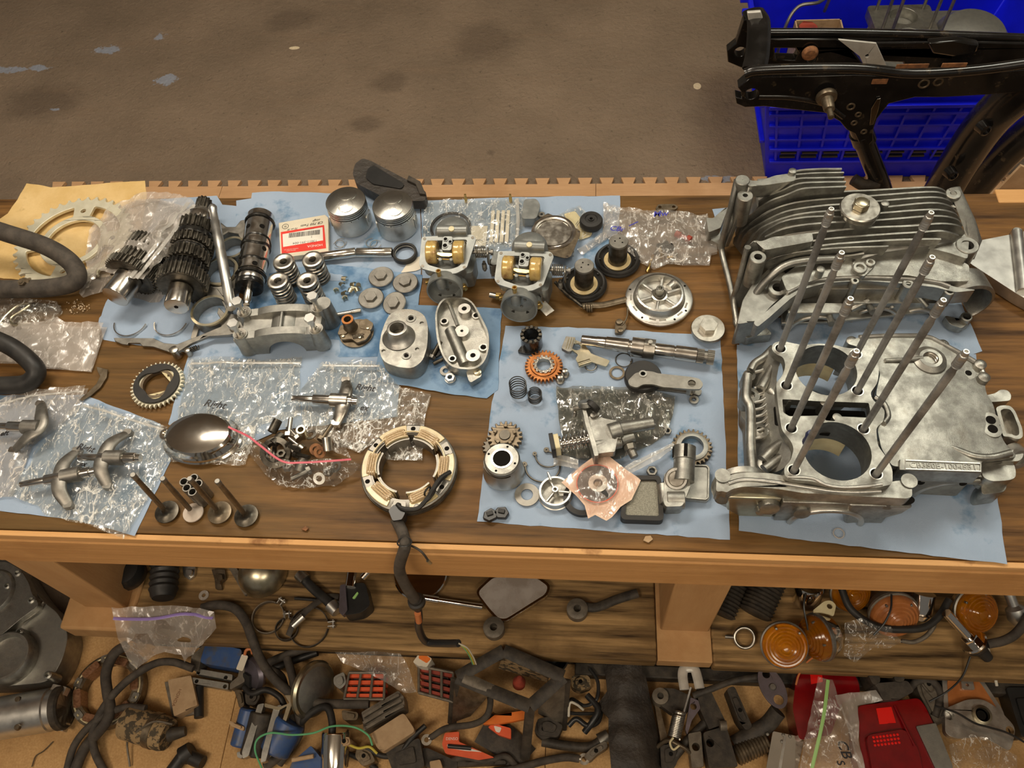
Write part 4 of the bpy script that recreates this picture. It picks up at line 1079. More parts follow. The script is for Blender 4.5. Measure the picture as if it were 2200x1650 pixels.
# hardware between the covers
t=TC('clip_bolt','dark bolt and bracket partly under the upturned oval cover','bolt',z3,185,1160,5,base=CB_)
t.part('shank',G().rod(t.p(*z3(215,1080),8),t.p(*z3(160,1180),6),3.5),'dark_steel'); t.part('head',G().to(frame(t.p(*z3(160,1180),6),t.p(*z3(140,1215),5)-t.p(*z3(160,1180),6))).hexa(6,0,5),'steel_dull')
t.part('bracket',G().prism(rnd(L2(t,z3,[(110,1150),(200,1130),(230,1160),(190,1190),(130,1180)],2),2),0,4),'oily_black',bev=.6)
t=TC('hex_bolt','small dark bolt lying beside the oval cover rim','bolt',z3,200,1215,4,base=CB_)
t.part('shank',G().rod(t.p(*z3(165,1235),4),t.p(*z3(235,1200),4),3),'dark_steel'); t.part('head',G().to(frame(t.p(*z3(235,1200),4),(1,.2,0))).hexa(5.5,0,5),'steel_dull')
t=TC('lock_washer','dull split washer on the folded blue cloth','washer',z3,250,1284,1,base=CB_)
t.body(G().lathe([(9,0),(9,2),(4.6,2),(4.6,0)],28,closed=True),'steel_dull')
t=TC('hex_nut','small bright hex nut on the folded blue cloth','nut',z3,280,1328,5,base=CB_)
t.part('nut_body',G().prism(circ(0,0,8.2,6,.3,.3+2*pi),0,6,[circ(0,0,3.6,16)]),'satin',bev=.6); t.part('flange',G().lathe([(8.5,0),(8.5,1),(4,1),(4,0)],24,closed=True),'satin')
# ------------------------------------------------------------------ carburetors
def carb():
    t=T('carburetor','grey carburetor with brass floats, next to the pistons','carburetor',962,590,30,base=BT,group='pair of grey carburetors with exposed brass floats',tilt=None)
    tl=RX(-10)
    def p(nm,g,m,bev=0,label=None):return t.part(nm,g,m,bev,label=label)
    K=TR(0,0,0)
    AX=frame((0,8,29),(0,-1,.16))
    p('venturi_body',G().to(AX).lathe([(0,-38),(24,-38),(26,-34),(26,26),(27,30)],40),'carb_zinc')
    p('inlet_bell',G().to(AX).lathe([(25,26),(28.5,32),(29.5,48),(29.5,50),(27.2,50),(25,40),(22,34)],48,closed=True),'carb_light')
    p('choke_plate',G().to(AX).lathe([(25,34),(0,34.5)],40),'carb_zinc')
    p('bell_shoulder',G().to(AX).lathe([(26,22),(26.5,30),(24,34),(0,33)],40),'carb_zinc')
    for x,y in ((-7,6),(8,5),(2,-9)):p('plate_screw',G().to(AX @ TR(x,y,34)).lathe([(2.6,0),(2.4,1.6),(0,1.8)],12).box(0,0,1.9,4,.7,.3),'steel_dull')
    for x in (-14,14):p('bell_notch',G().to(AX @ TR(x,-21,34)).box(0,0,2,9,5,3),'oily_black')

    FL=TR(2,16,66) @ RX(10)
    outer=rnd([(-44,30),(40,34),(46,26),(34,-28),(18,-38),(-2,-40),(-38,-30),(-44,-22)],4)
    inner=rnd([(-35,22),(32,25),(24,-24),(10,-30),(-2,-31),(-31,-22)],6)
    p('float_flange',G().to(FL).prism(outer,-4,0,[inner]),'carb_light',bev=.7)
    p('bowl_wall',G().to(FL).prism([(x*.9,y*.9) for x,y in outer],-26,-4,[[(x*.96,y*.96) for x,y in inner]]),'carb_zinc')
    p('bowl_floor',G().to(FL).prism([(x*.93,y*.93) for x,y in inner],-26,-16),'carb_zinc')
    p('neck',G().to(FL).prism(rnd([(-20,24),(20,24),(18,-26),(-18,-26)],5),-50,-20),'carb_zinc',bev=2)
    for x,y in ((-39,26),(40,28),(30,-27),(-38,-25)):p('flange_screw_hole',G().to(FL @ TR(x,y,0)).lathe([(2.6,0),(2.6,.5),(0,.5)],12),'dark_steel')
    for x in (-24,20):
        p('float',G().to(FL @ TR(x-9,0,1) @ RY(90)).lathe([(0,0),(17,0),(19,2),(19,8),(19.3,9),(19,10),(19,16),(17,18),(0,18)],36),'float_gold')
    p('float_arm',G().to(FL).prism([(-14,-6),(12,-8),(12,-12),(6,-14),(-8,-13),(-14,-10)],10,11.2),'brass',bev=.3)
    p('float_pin',G().to(FL).rod((-14,-14,4),(14,-15,4),1.6),'brass')
    for x in (-9,9):p('pin_post',G().to(FL @ TR(x,-16,-14)).lathe([(4.5,0),(3.2,18),(3.2,21),(2,21.6),(0,21.6)],16),'carb_light')
    p('jet_block',G().to(FL).prism(rnd(rect(16,26,0,14),4),-16,6),'carb_light',bev=2)
    for x,y,r_ in ((-3,9,3.6),(-3,21,3),(5,16,2.6)):
        p('jet_hole',G().to(FL @ TR(x,y,6)).lathe([(r_+1,0),(r_+1,1.6),(r_,1.6),(r_,0)],16,closed=True),'carb_light'); p('jet_bore',G().to(FL @ TR(x,y,6.4)).lathe([(r_,0),(0,.1)],12),'oily_black')
    p('top_tube',G().to(FL).rod((-18,40,2),(30,40,2),9,n=20),'carb_zinc')
    p('tube_plug',G().to(FL @ TR(6,38,10)).lathe([(5,0),(4.6,2),(0,2.4)],16),'ivory')
    p('dome',G().to(FL @ TR(4,46,-22)).lathe([(30,0),(29,12),(22,20),(0,24)],36),'carb_zinc')
    p('overflow_post',G().lathe([(9,40),(8,46),(6,48),(0,48)],20).to(TR(-6,-30,0)).lathe([(8,38),(7.5,54),(4,58),(0,58)],20),'carb_light')
    p('brass_nipple',G().to(TR(-6,-30,56)).lathe([(3.6,0),(3.6,14),(4.1,15),(4.1,20),(2.4,20),(2.4,12),(0,12)],16),'brass',label='upright brass nipple')
    p('needle_boss',G().to(frame((27,-22,30),(.4,-1,.2))).lathe([(8,-8),(8,4),(0,4)],18),'carb_zinc')
    p('brass_screw',G().to(frame((27,-22,30),(.5,-1,.3))).lathe([(5.4,4),(5.4,11),(4,12),(0,12)],18),'brass',label='brass adjusting screw')
    p('side_stub',G().rod((-27,-12,26),(-36,-14,27),5),'brass')
    p('rear_flange',G().to(AX).prism(rnd([(-30,-22),(32,-24),(40,8),(30,26),(-24,26)],6),-44,-38),'carb_zinc',bev=1)
    p('side_casting',G().prism(rnd([(20,-6),(42,-2),(46,30),(34,44),(16,40)],5),2,38),'carb_zinc',bev=4)

    sx=TR(46,24,58)
    p('throttle_spring',G().to(sx @ RY(90)).helix(8.5,1.1,18,6,n=6),'steel')
    p('throttle_shaft',G().to(sx @ RY(90)).lathe([(3,-6),(3,26),(5,26),(5,30),(0,30)],14),'steel_dull')
    p('throttle_lever',G().to(sx @ TR(20,0,0) @ RY(90)).prism(rnd([(-6,-8),(10,-12),(26,-6),(24,2),(8,6),(-4,8)],3),0,2.5),'steel_dull',bev=.4)
    p('idle_screw',G().to(sx).rod((14,-8,-14),(14,-10,-34),2.4),'steel_dull'); p('idle_spring',G().to(sx @ TR(14,-9,-32)).helix(3.4,.7,14,6),'steel_dull')
    return t.o
c1=carb()
c2=dup(c1,mw(1122,625,30,BT,rz=-4),'grey carburetor with brass floats, beside the diaphragm slides')
t=T('throttle_link','black spring and lever between the two grey carburetors','spring',1070,565,20,base=BT)
t.part('lever_bracket',G().prism(rnd([(-12,-16),(10,-14),(12,16),(-8,18)],3),4,30),'carb_zinc',bev=1); t.part('spring',G().to(TR(-4,-6,2)).helix(9,1.3,30,6),'dark_steel')
t=T('choke_valve','small steel thumb lever with brass collar beside the carburetor bell','lever',1165,658,8,base=BT)
t.part('brass_collar',G().to(frame((-6,4,12),(.6,-.6,.2))).lathe([(6,0),(6,8),(0,8)],18),'brass')
t.part('lever_blade',G().to(frame((-2,0,14),(.7,-.8,-.1))).prism(rnd([(-5,-2),(5,-2),(9,2),(-9,2)],1),0,24),'steel',bev=.8)
t.part('pin',G().rod((-2,2,6),(-1,6,30),2.6),'steel_dull')
t=T('fuel_joint','short steel joint with brass nut beside the carburetor bell','fitting',1066,635,8,base=BT)
t.part('steel_tip',G().to(frame(t.p(*z3(560,755),8),t.p(*z3(605,765),9)-t.p(*z3(560,755),8))).lathe([(4.8,0),(4.8,14),(0,14)],16),'steel'); t.part('brass_nut',G().to(frame(t.p(*z3(600,765),9),(1,0,0))).hexa(6.5,0,9),'brass',bev=.5)

# clear zip bags and gasket parts behind the carburetors
bag('zip_bag','clear zip bag of gaskets behind the first carburetor',[(912,432,3),(1000,428,4),(1134,426,3),(1138,470,4),(1100,530,3),(1010,560,3),(905,560,3),(908,500,3)],[(980,480,12),(1050,470,14),(1100,490,16),(950,520,8)],'bag_clear',31,step=6,amp=3.2,sc=.03,
    zips=[([(1111,427,4),(1113,480,8),(1108,528,5)],'zip_band',3)])
for k,x in enumerate((1060,1071,1082,1093)):
    t=T('paper_gasket','x','gasket',x,485,2,base=BT+.001,group='pale pleated strips seen inside the clear zip bag')
    t.o=None; P=[t.p2(x-4,452,2),t.p2(x+3,452,2),t.p2(x-1,520,2),t.p2(x-9,520,2)]
    t.body(G().prism(P,0,2.2+k*.2),'white_paper',bev=.3)
    t.o['label']=['pale pleated strip inside the clear zip bag, nearest its middle','pale pleated strip inside the clear zip bag, second from its middle','pale pleated strip inside the clear zip bag, second from the zip','pale pleated strip inside the clear zip bag, nearest the zip'][k]
t=T('printed_slip','white printed paper slip inside the clear bag behind the carburetor','paper slip',1010,505,2,base=BT+.001)
t.part('slip',G().box(0,0,.2,58,46,.3),'white_paper'); text(t,'lettering','front',9,'ink',(14,-10,.5),ext=.03)
t=T('rubber_ring','large black rubber ring inside the clear bag behind the carburetor','ring',968,488,4,base=BT+.001)
t.body(G().ring(34,2.6,48,8,z=3,a0=-.4,a1=pi+.5),'rubber')
t=T('grey_fitting','grey rounded casting lying under the clear bag edge','casting',1142,460,8,base=BT)
t.part('casting',G().prism(rnd([(-16,-22),(10,-22),(16,10),(8,26),(-14,24)],7),0,20),'carb_zinc',bev=4); t.part('lug',G().to(TR(18,-6,8)).lathe([(6,0),(6,6),(2.5,6),(2.5,0)],16,closed=True),'steel_dull')
for x,lb in ((1001,'small brass pin at the top of the clear zip bag'),(1097,'small brown pin poking from the top of the zip bag')):
    t=T('brass_pin',lb,'pin',x,430,4,base=BT); t.body(G().lathe([(3,0),(3,10),(2,12),(2,18),(0,18)],12),'brass')
# float bowl
t=TC('float_bowl','shiny metal bowl with dark gasket flange behind the carburetors','carburetor cap',z3,1000,340,14)
P=rnd(L2(t,z3,[(845,330),(870,250),(960,186),(1000,205),(1180,305),(1188,330),(1120,490),(1080,500),(1000,480),(860,400)],18),5)
c=(0,0)
t.part('gasket',G().prism(P,16,18,[circ(0,2,34.5,40)]),'brown_iron',bev=.4)
t.part('bowl',G().to(TR(0,2,0)).lathe([(0,0),(26,0),(31,4),(34,20),(38,20),(38,18),(36,18),(33.2,20.6),(30.5,20),(29,9),(24,3.5),(14,2.6),(0,2.4)],56),'steel_shiny')
t.part('inner_shelf',G().to(TR(0,2,0)).lathe([(30,17),(24,8),(12,6),(0,6)],48),'steel')
t.part('centre_nut',G().to(TR(0,-3,6)).lathe([(9.5,0),(9.5,9),(7.6,9),(7,3),(0,3)],28),'chrome')
for x,y in ((962,197),(1175,317),(1095,490)):
    q=t.p(*z3(x,y),18); t.part('screw_hole',G().to(TR(q.x,q.y,18)).lathe([(2.6,0),(0,.25)],12),'steel_shiny')
t.part('side_latch',G().box(28,-34,10,16,12,14),'steel',bev=2)
# tag + cap
t=TC('paper_tag','cream paper tag in a small clear sleeve behind the bowl','tag',z3,1170,265,1)
t.part('card',G().prism(rnd(L2(t,z3,[(1070,190),(1150,170),(1270,320),(1260,345),(1185,370),(1150,330)],2),4),0,1.2),'ivory')
t.part('print',G().at(*t.p2(*z3(1175,255),2),1.25,1.1).box(0,0,0,14,1,.1).box(0,3,0,10,1,.1),'ink')
bag('clear_sleeve','small clear plastic sleeve around the cream paper tag',[(z3(1020,200)+(2,)),(z3(1185,130)+(4,)),(z3(1230,190)+(4,)),(z3(1275,330)+(3,)),(z3(1180,380)+(2,)),(z3(1100,330)+(2,))],[z3(1150,240)+(6,)],'bag_clear',33,step=6,amp=2.2,sc=.05)
t=TC('rubber_cap','thick round black rubber cap on the clear sleeve','cap',z3,1262,228,14,base=BT+.006)
t.body(G().lathe([(0,0),(18.5,0),(20,2),(20,11),(18,14),(11,15),(10,13.6),(5.4,13.6),(4.8,15.5),(2.8,15.5),(2.4,8),(0,8)],44),'rubber')
bag('jet_bag','clear zip bag of brass jets with blue pen marks',[z3(1345,120)+(3,),z3(1500,150)+(6,),z3(1700,180)+(8,),z3(1930,180)+(8,),z3(2070,195)+(4,),z3(2140,465)+(3,),z3(2095,475)+(3,),z3(2085,550)+(2,),z3(1950,545)+(3,),z3(1790,535)+(4,),z3(1700,575)+(3,),z3(1560,500)+(6,),z3(1400,370)+(5,),z3(1340,330)+(3,)],
    [z3(1600,300)+(16,),z3(1800,300)+(20,),z3(1750,430)+(16,),z3(1950,400)+(12,),z3(1450,230)+(10,)],'bag_thick',35,step=6,amp=4.2,sc=.03,
    write=[(*z3(1740,205),10,17,'Mw','blue_ink',5),(*z3(1440,300),10,15,'CBr','blue_ink',-5),(*z3(1545,290),12,22,'/','blue_ink',-30)])
for k,(a,b,m,r_) in enumerate((((1690,480),(1650,600),'brass',2.6),((1740,430),(1760,500),'brass',3.4),((1790,495),(1830,490),'brass',3),((1720,420),(1800,400),'oily_black',5),((1780,440),(1830,420),'oily_black',6),((1850,330),(1960,380),'red_fin',6),((1780,370),(1700,470),'steel_dull',2),((1860,470),(1800,520),'steel',2))):
    lb=['long brass jet poking from the corner of the clear bag','short brass jet deep in the clear bag','brass nozzle lying flat in the clear bag','black rubber plug in the clear jet bag','larger black rubber boot in the clear jet bag','faded red plastic tube inside the clear jet bag','thin steel needle inside the clear jet bag','short steel pin inside the clear jet bag'][k]
    t=TC(['brass_jet','brass_jet','brass_jet','rubber_plug','rubber_boot','red_tube','steel_needle','steel_pin'][k],lb,['jet','jet','jet','plug','boot','tube','needle','pin'][k],z3,(a[0]+b[0])/2,(a[1]+b[1])/2,4)
    A,B=t.p(*z3(*a),r_+1),t.p(*z3(*b),r_+2)
    t.body(G().turned(A,B,[(0,0),(0,r_),(.3,r_),(.32,r_*.7),(.7,r_*.75),(.72,r_*1.2),(.95,r_*1.2),(1,r_*.6),(1,0)],14),m)
bag('clear_tube_sleeve','narrow folded clear plastic sleeve beside the bowl',[z3(1165,440)+(3,),z3(1350,320)+(3,),z3(1395,345)+(4,),z3(1210,475)+(2,),z3(1190,470)+(2,)],[z3(1280,400)+(9,)],'bag_thick',36,step=5,amp=1.6,sc=.06)
# diaphragm slides
def slide():
    t=TC('diaphragm_slide','dark carburetor slide standing in a black rubber diaphragm, towards the clear jet bag','carburetor slide',z3,1445,505,8,group='two carburetor slides with rubber diaphragms')
    t.part('diaphragm',G().lathe([(18,3),(24,2.5),(30,7),(31,11),(33.5,11.6),(35,10),(35.5,8),(34.5,7),(36.5,4.5),(37.7,5.5),(38,3),(36,1),(28,.4),(17,.4)],56,closed=True),'rubber')
    t.part('retaining_ring',G().lathe([(22,3.4),(22.5,6),(18,6.6),(16,6.4),(16,3.4)],44,closed=True),'cream',label='cream coloured retaining ring')
    t.part('slide_body',G().lathe([(0,1),(15.6,1),(15.6,50),(15.2,51),(0,51)],40),'dark_steel')
    t.part('slide_cap',G().lathe([(15.8,48.5),(15.8,51),(15,52),(0,52)],40),'steel_dull')
    for x,y in ((-6,0),(2,6),(6,-3)):t.part('vent_hole',G().to(TR(x,y,52)).lathe([(1.5,0),(0,.2)],10),'oily_black')
    for a in range(6):t.part('bead',G().to(TR(30*cos(a*1.05),30*sin(a*1.05),6)).lathe([(2.4,0),(2,3),(0,4)],10),'rubber')
    return t.o
s0=slide(); p=z3(1212,672); dup(s0,mw(p[0],p[1],8,BT,rz=40),'dark carburetor slide standing in a black rubber diaphragm, beside the carburetor')
# round aluminum cover
t=TC('round_cover','round machined aluminum cover with ribbed hub on bare wood','engine cover',z3,1732,785,4)
t.part('flange',G().lathe([(0,0),(50,0),(54,2),(54,6),(52,7.5),(40,8.5),(0,8.5)],64),'cast_bright')
t.part('raised_wall',G().lathe([(42,8),(40,10),(38.5,22),(37,23),(34.5,23),(33.5,9),(38,7)],60,closed=True),'machined')
t.part('hub',G().lathe([(14,8),(13,16),(9,17),(6.5,17.5),(6,32),(5,33),(3.4,33),(3.4,22),(0,22)],32),'machined')
t.part('hub_collar',G().lathe([(10.5,16),(10.5,19),(7,19),(7,16)],30,closed=True),'dark_steel')
for k in range(6):
    a=R(60*k+20); t.part('rib',G().at(0,0,0,a).box(24,0,12,22,5,9),'cast_bright',bev=1.5)
for a in (-32,-62,-125,160,30,75):t.part('screw_hole',G().to(TR(48*cos(R(a)),48*sin(R(a)),7.6)).lathe([(2.8,0),(0,.6)],14),'oily_black')
for a in (-20,-45,-85,-105,-150,180,120):t.part('slot',G().at(0,0,0,R(a)).box(45,0,8.2,3,11,.6),'cast_dark',bev=.2)
t.part('cast_boss',G().to(frame((16,16,12),(1,1,.1))).lathe([(7,0),(7,16),(0,16)],20),'cast_bright')
hexcap('hex_plug','large grey hex plug with wide flange at the towel corner',z3,2075,985,26.5,12,12.5,10,m='steel',rz=5)
# strap and clips
t=TC('cable_strap','worn brown rubber strap with a knotted end across bare wood','strap',z3,1350,820,3)
pts=[t.p(*z3(x,y),h) for x,y,h in ((1010,665,26),(1060,720,16),(1130,780,10),(1200,835,7),(1260,828,5),(1340,825,5),(1430,805,5),(1510,785,5))]
t.part('strap',G().tube(pts[3:],6,n=10,k=6,flat=(1,.45)),'brown_iron'); t.part('stem',G().tube(pts[:4],2.8,n=8),'dark_steel')
t.part('knot',G().to(TR(pts[3].x+6,pts[3].y-2,6) @ RY(90)).helix(6.5,1.6,10,3),'brown_iron')
t=TC('wire_bracket','small rusty clip on a thin wire above the blue towel','bracket',z3,1465,985,3)
t.part('clip',G().prism(rnd([(-9,-12),(2,-12),(10,0),(6,12),(-8,12)],3),0,6).to(TR(-2,8,6)).lathe([(6,0),(5,4),(0,5)],14).to(TR(0,-8,6)).lathe([(5,0),(4,3),(0,4)],14),'brown_iron',bev=.6)
t.part('wire',G().tube([t.p(*z3(1515,800),5),t.p(*z3(1512,900),6),t.p(*z3(1490,950),6),t.p(*z3(1470,970),6)],1.4,n=6),'brown_iron')
t=TC('chain_link','tiny brown two-hole link lying alone on bare wood','link',z3,1787,150,1)
t.body(G().prism(rnd([(-20,-3),(-14,-8),(14,-6),(20,0),(14,7),(-14,7)],3),0,3,[circ(-12,0,3,12),circ(12,.5,3,12)]),'brown_iron',bev=.5)
# ------------------------------------------------------------------ kickstart gears and oil pump parts on the big towel
def dogring(t,r0,r1,z0_,z1_,n,m):
    for k in range(n):
        a=2*pi*k/n
        t.part('dog_tooth',G().at(0,0,0,a).box((r0+r1)/2,0,(z0_+z1_)/2,r1-r0,2*pi*(r0+r1)/2/n*.62,z1_-z0_),m,bev=.4)
t=TC('dog_sleeve','black oily dog-tooth sleeve behind the copper coloured gear','sleeve',z6,466,135,26)
t.part('sleeve_body',G().lathe([(12,0),(17,0),(17,27),(12,27)],40,closed=True),'oily_black'); dogring(t,11.6,17,27,30,12,'dark_steel')
t.part('foot_flange',G().prism(rnd([(-22,-16),(-8,-20),(8,-18),(10,-8),(-16,-4)],3),0,5),'oily_black',bev=.6)
t=TC('copper_gear','copper coloured spur gear with inner dog teeth','gear',z6,555,345,8)
t.part('gear_ring',G().prism(gearpoly(29.5,25.2,30,.28,.22),0,7,[circ(0,0,14,32)]),'copper_gear',bev=.5)
t.part('raised_ring',G().lathe([(21,7),(20,9),(16,9),(16,7)],40,closed=True),'copper_gear')
t.part('bore_sleeve',G().lathe([(14.5,1),(14.5,10),(11,10),(11,1)],36,closed=True),'steel'); dogring(t,11.5,17,9,11.6,14,'steel_shiny')
for x,y,lb in ((672,438,'small steel dowel bolt touching the copper gear'),(706,395,'small steel dowel bolt just behind its twin by the copper gear')):
    t=TC('dowel_bolt',lb,'bolt',z6,x,y+14,3,group='small steel dowel bolts by the gear')
    t.part('collar',G().lathe([(0,0),(6.5,0),(6.8,3),(5,4.5),(0,4.5)],24),'steel_dull'); t.part('pin',G().lathe([(0,4),(4,4),(4,9),(4.3,10),(4.3,13.5),(3.4,14),(0,14)],20),'steel')
for x,y,r,H,n,lb in ((378,545,12.5,30,4.6,'larger thin dark coil spring standing on the towel'),(495,590,10,20,4.4,'smaller thin dark coil spring standing on the towel')):
    t=TC('coil_spring',lb,'spring',z6,x,y,0); t.body(G().to(TR(0,0,.8)).helix(r,.95,H,n,n=6,per=28),'black_plastic')
# kick pawl plate
t=TC('pawl_plate','dull bent steel pawl plate with a square end tab','lever',z6,830,250,3)
t.part('blade',G().prism(rnd(L2(t,z6,[(765,160),(840,190),(880,245),(890,262),(1025,312),(1000,355),(890,320),(850,345),(815,358),(780,300),(800,270),(745,230)],7),3),4,7,[circ(*t.p2(*z6(788,215),7),6.5,20)]),'gold_zinc',bev=.5)
t.part('wrapped_end',G().prism(rnd(L2(t,z6,[(712,142),(782,150),(750,248),(728,252),(680,225)],14),2),8,15),'steel_dull',bev=2)
for d in (0,8,16):
    a,b=t.p(*z6(735+d*2.2,150),15.2),t.p(*z6(712+d*2.2,228),15.2); t.part('end_rib',G().rod(a,b,.8,n=6),'gold_zinc')
a,b=t.p(*z6(800,345),9),t.p(*z6(885,318),9); t.part('rolled_tab',G().rod(a,b,4.5,n=14),'gold_zinc')
# shaft
t=TC('kick_shaft','stepped steel kickstart shaft with splined end on towel','shaft',z6,1290,230,12)
A,B=t.p(*z6(822,165),16),t.p(*z6(1762,293),16); L=(B-A).length; F=frame(A,B-A)
pr=[(0,0),(0,7),(.005,7.6),(.115,8.2),(.12,8.8),(.185,9.4),(.19,10.4),(.36,11.4),(.365,9.5),(.38,9.5),(.385,15.2),(.475,15.5),(.48,14.5)]
t.part('stepped_end',G().to(F).lathe([(r_,u*L) for u,r_ in pr]+[(0,.48*L)],40),'steel_shiny')
t.part('cam_collar',G().to(F).prism(rnd(circ(0,0,17,8,.2,.2+2*pi),3),.478*L,.56*L),'steel',bev=1)
t.part('lug',G().to(F @ TR(0,0,.52*L)).rod((0,14,0),(0,20,0),3.5),'steel')
pr=[(.56,0),(.56,10.5),(.575,11),(.70,11),(.702,10),(.712,10),(.714,11.6),(.87,11.8),(.875,9.4)]
t.part('journal',G().to(F).lathe([(r_,u*L) for u,r_ in pr]+[(0,.875*L)],36),'steel_shiny')
t.part('spline',G().to(F).prism(gearpoly(11,9.6,26,.3,.2),.875*L,.925*L),'steel_dull'); t.part('neck',G().to(F).lathe([(9,.92*L),(9,.96*L)],24),'steel_dull'); t.part('spline',G().to(F).prism(gearpoly(11.4,10,26,.3,.2),.95*L,L),'steel_dull')
cring('flat black snap ring under the stepped shaft',1122,308,12.5,20,z=z6,th=.9,gap=20,m='dark_steel',nm='snap_ring')
cring('small steel ring tucked under the pawl plate',888,352,8.5,90,z=z6,th=1.1,gap=4,m='steel_dull',nm='snap_ring')
cring('black eared circlip touching the tensioner roller',1200,358,9,80,z=z6,th=1.0,gap=80,m='dark_steel',nm='eared_circlip',ears=True)
def washer(label,x,y,r,ri,z=z6,m='steel_dull',h=1.6,base=None):
    t=TC('flat_washer',label,'washer',z,x,y,h,base=base); t.body(G().lathe([(r,0),(r,h),(ri,h),(ri,0)],44,closed=True),m); return t
washer('thin bronze thrust washer under the stepped shaft',1075,398,12.2,8.6,m='brown_iron')
washer('wide steel thrust washer beside the round strainer cap',436,1262,17.5,8.6,m='steel_dull',h=2.2)
# tensioner
t=TC('chain_tensioner','long grey cam chain tensioner arm with black roller','tensioner',z6,1420,470,14)
P=rnd(L2(t,z6,[(1150,455),(1205,400),(1280,385),(1330,390),(1360,402),(1600,428),(1660,440),(1688,480),(1665,515),(1600,515),(1400,500),(1330,480),(1260,480),(1215,505),(1165,490)],26),4)
q=t.p2(*z6(1605,473),26); q2=t.p2(*z6(1258,408),26)
t.part('upper_plate',G().prism(P,22,26,[circ(*q,6,20),circ(*q2,4,16)]),'steel_dull',bev=1.2)
P2=rnd(L2(t,z6,[(1400,520),(1600,545),(1665,560),(1680,520),(1600,500),(1400,490),(1250,480),(1180,500)],6),4)
t.part('lower_plate',G().prism(P2,2,6),'steel_dull',bev=1)
for x,y,m_ in ((1258,432,'rubber'),):
    qq=t.p2(*z6(x,y),12); t.part('rubber_roller',G().to(TR(*qq,4)).lathe([(8,0),(26,0),(28,3),(28,12),(26,15),(8,15)],48,closed=True),m_,label='black rubber roller')
t.part('pivot_tube',G().to(TR(*q2,3)).lathe([(6,0),(6,24.5),(3.6,24.5),(3.6,0)],24,closed=True),'machined')
t.part('pivot_tube',G().to(TR(*q,3)).lathe([(8,0),(8,20),(0,20)],24),'steel'); t.part('slotted_pin',G().to(TR(*q,20)).lathe([(5.6,0),(5.6,4),(0,4)],20).box(0,0,4.4,9,1.4,.6),'dark_steel')
q3=t.p2(*z6(1620,590),3); t.part('eyelet',G().to(TR(*q3,0)).lathe([(7,0),(7,4),(3.4,4),(3.4,0)],20,closed=True),'steel_dull')

# crinkled bag under the pump casting
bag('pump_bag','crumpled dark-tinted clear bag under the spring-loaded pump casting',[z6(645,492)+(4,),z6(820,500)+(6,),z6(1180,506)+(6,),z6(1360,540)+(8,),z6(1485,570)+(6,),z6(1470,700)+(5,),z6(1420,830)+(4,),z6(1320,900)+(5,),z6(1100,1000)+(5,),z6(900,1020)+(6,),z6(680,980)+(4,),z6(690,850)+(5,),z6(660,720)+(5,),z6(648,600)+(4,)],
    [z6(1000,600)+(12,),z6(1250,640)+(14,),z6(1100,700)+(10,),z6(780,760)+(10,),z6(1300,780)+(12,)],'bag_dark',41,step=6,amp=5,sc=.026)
for k,pts in enumerate(([(625,985,8),(660,975,12),(800,1015,20),(800,1085,18),(760,1075,14),(625,1055,8)],[(1110,1080,16),(1200,1020,18),(1380,940,16),(1470,890,12),(1490,925,10),(1380,1010,12),(1200,1100,14),(1150,1120,14)])):
    bag('zip_flap',['folded greyish zip flap of the pump bag beside the big circlip','folded translucent zip flap of the pump bag, by the slotted pump body'][k],[z6(x,y)+(h,) for x,y,h in pts],(),'zip_band',42+k,step=5,amp=1.4,sc=.05,zips=[([z6(x,y)+(h+1,) for x,y,h in (((640,1010,8),(795,1050,18)),((1160,1080,17),(1475,905,12)))[k]],'zip_band',1.5)],bottom=False)
# oil pump casting with spring
t=TC('pump_casting','grey cast pump body with coil spring plunger on the bag','oil pump',z6,990,830,20,base=BT+.006)
t.part('web',G().prism(rnd(L2(t,z6,[(822,620),(885,610),(905,690),(985,722),(1090,742),(1100,790),(1080,860),(1060,960),(985,965),(925,975),(895,900),(860,790),(845,700)],30),3),16,30),'cast',bev=2.5)
t.part('side_flange',G().prism(rnd(L2(t,z6,[(820,615),(845,612),(880,760),(925,900),(945,985),(915,990),(885,880),(850,760)],40),2),10,40),'cast',bev=2)
def seg(nm,a,b,ha,hb,r,m,r2=None,n=24,hol=False):
    A,B=t.p(*z6(*a),ha),t.p(*z6(*b),hb)
    if hol:g=G().to(frame(A,B-A)).lathe([(r*.6,0),(r,0),(r,(B-A).length),(r*.6,(B-A).length)],n,closed=True)
    else:g=G().rod(A,B,r,r2,n)
    return t.part(nm,g,m,bev=1 if not hol else 0)
seg('plunger_tube',(1095,795),(1332,755),26,24,10,'cast',9)
seg('tube_boss',(1020,825),(1100,800),26,26,13,'cast')
seg('lower_tube',(905,925),(1100,880),20,18,11,'cast')
seg('lower_tube',(1100,880),(1190,850),18,16,8,'cast')
seg('top_boss',(855,640),(850,600),36,42,11,'cast')
seg('top_pin',(768,655),(825,640),30,36,4,'steel')
seg('side_pin',(770,710),(778,672),24,30,3.5,'steel')
seg('black_cap',(890,650),(915,620),40,42,11,'rubber')
seg('guide_bolt',(1165,930),(1200,1000),10,8,6,'steel_dull'); seg('guide_nut',(1160,905),(1172,945),13,11,9,'cast_dark',n=6)
seg('cross_pin',(1045,870),(1100,880),24,22,7,'dark_steel')
A,B=t.p(*z6(672,905),22),t.p(*z6(890,865),24); Lg=(B-A).length
t.part('plunger_spring',G().to(frame(A,B-A)).helix(11,1.3,Lg,8,n=8,per=24),'steel_shiny')
t.part('plunger_rod',G().rod(A,B,5.5,n=20),'steel_shiny')
t.part('spring_seat',G().to(frame(A,B-A)).prism(rect(24,26,r=3),-8,-1),'ivory',bev=.6)
t.part('rubber_pad',G().to(frame(A,B-A)).prism(rect(28,28,r=3),-14,-8),'rubber',bev=1)
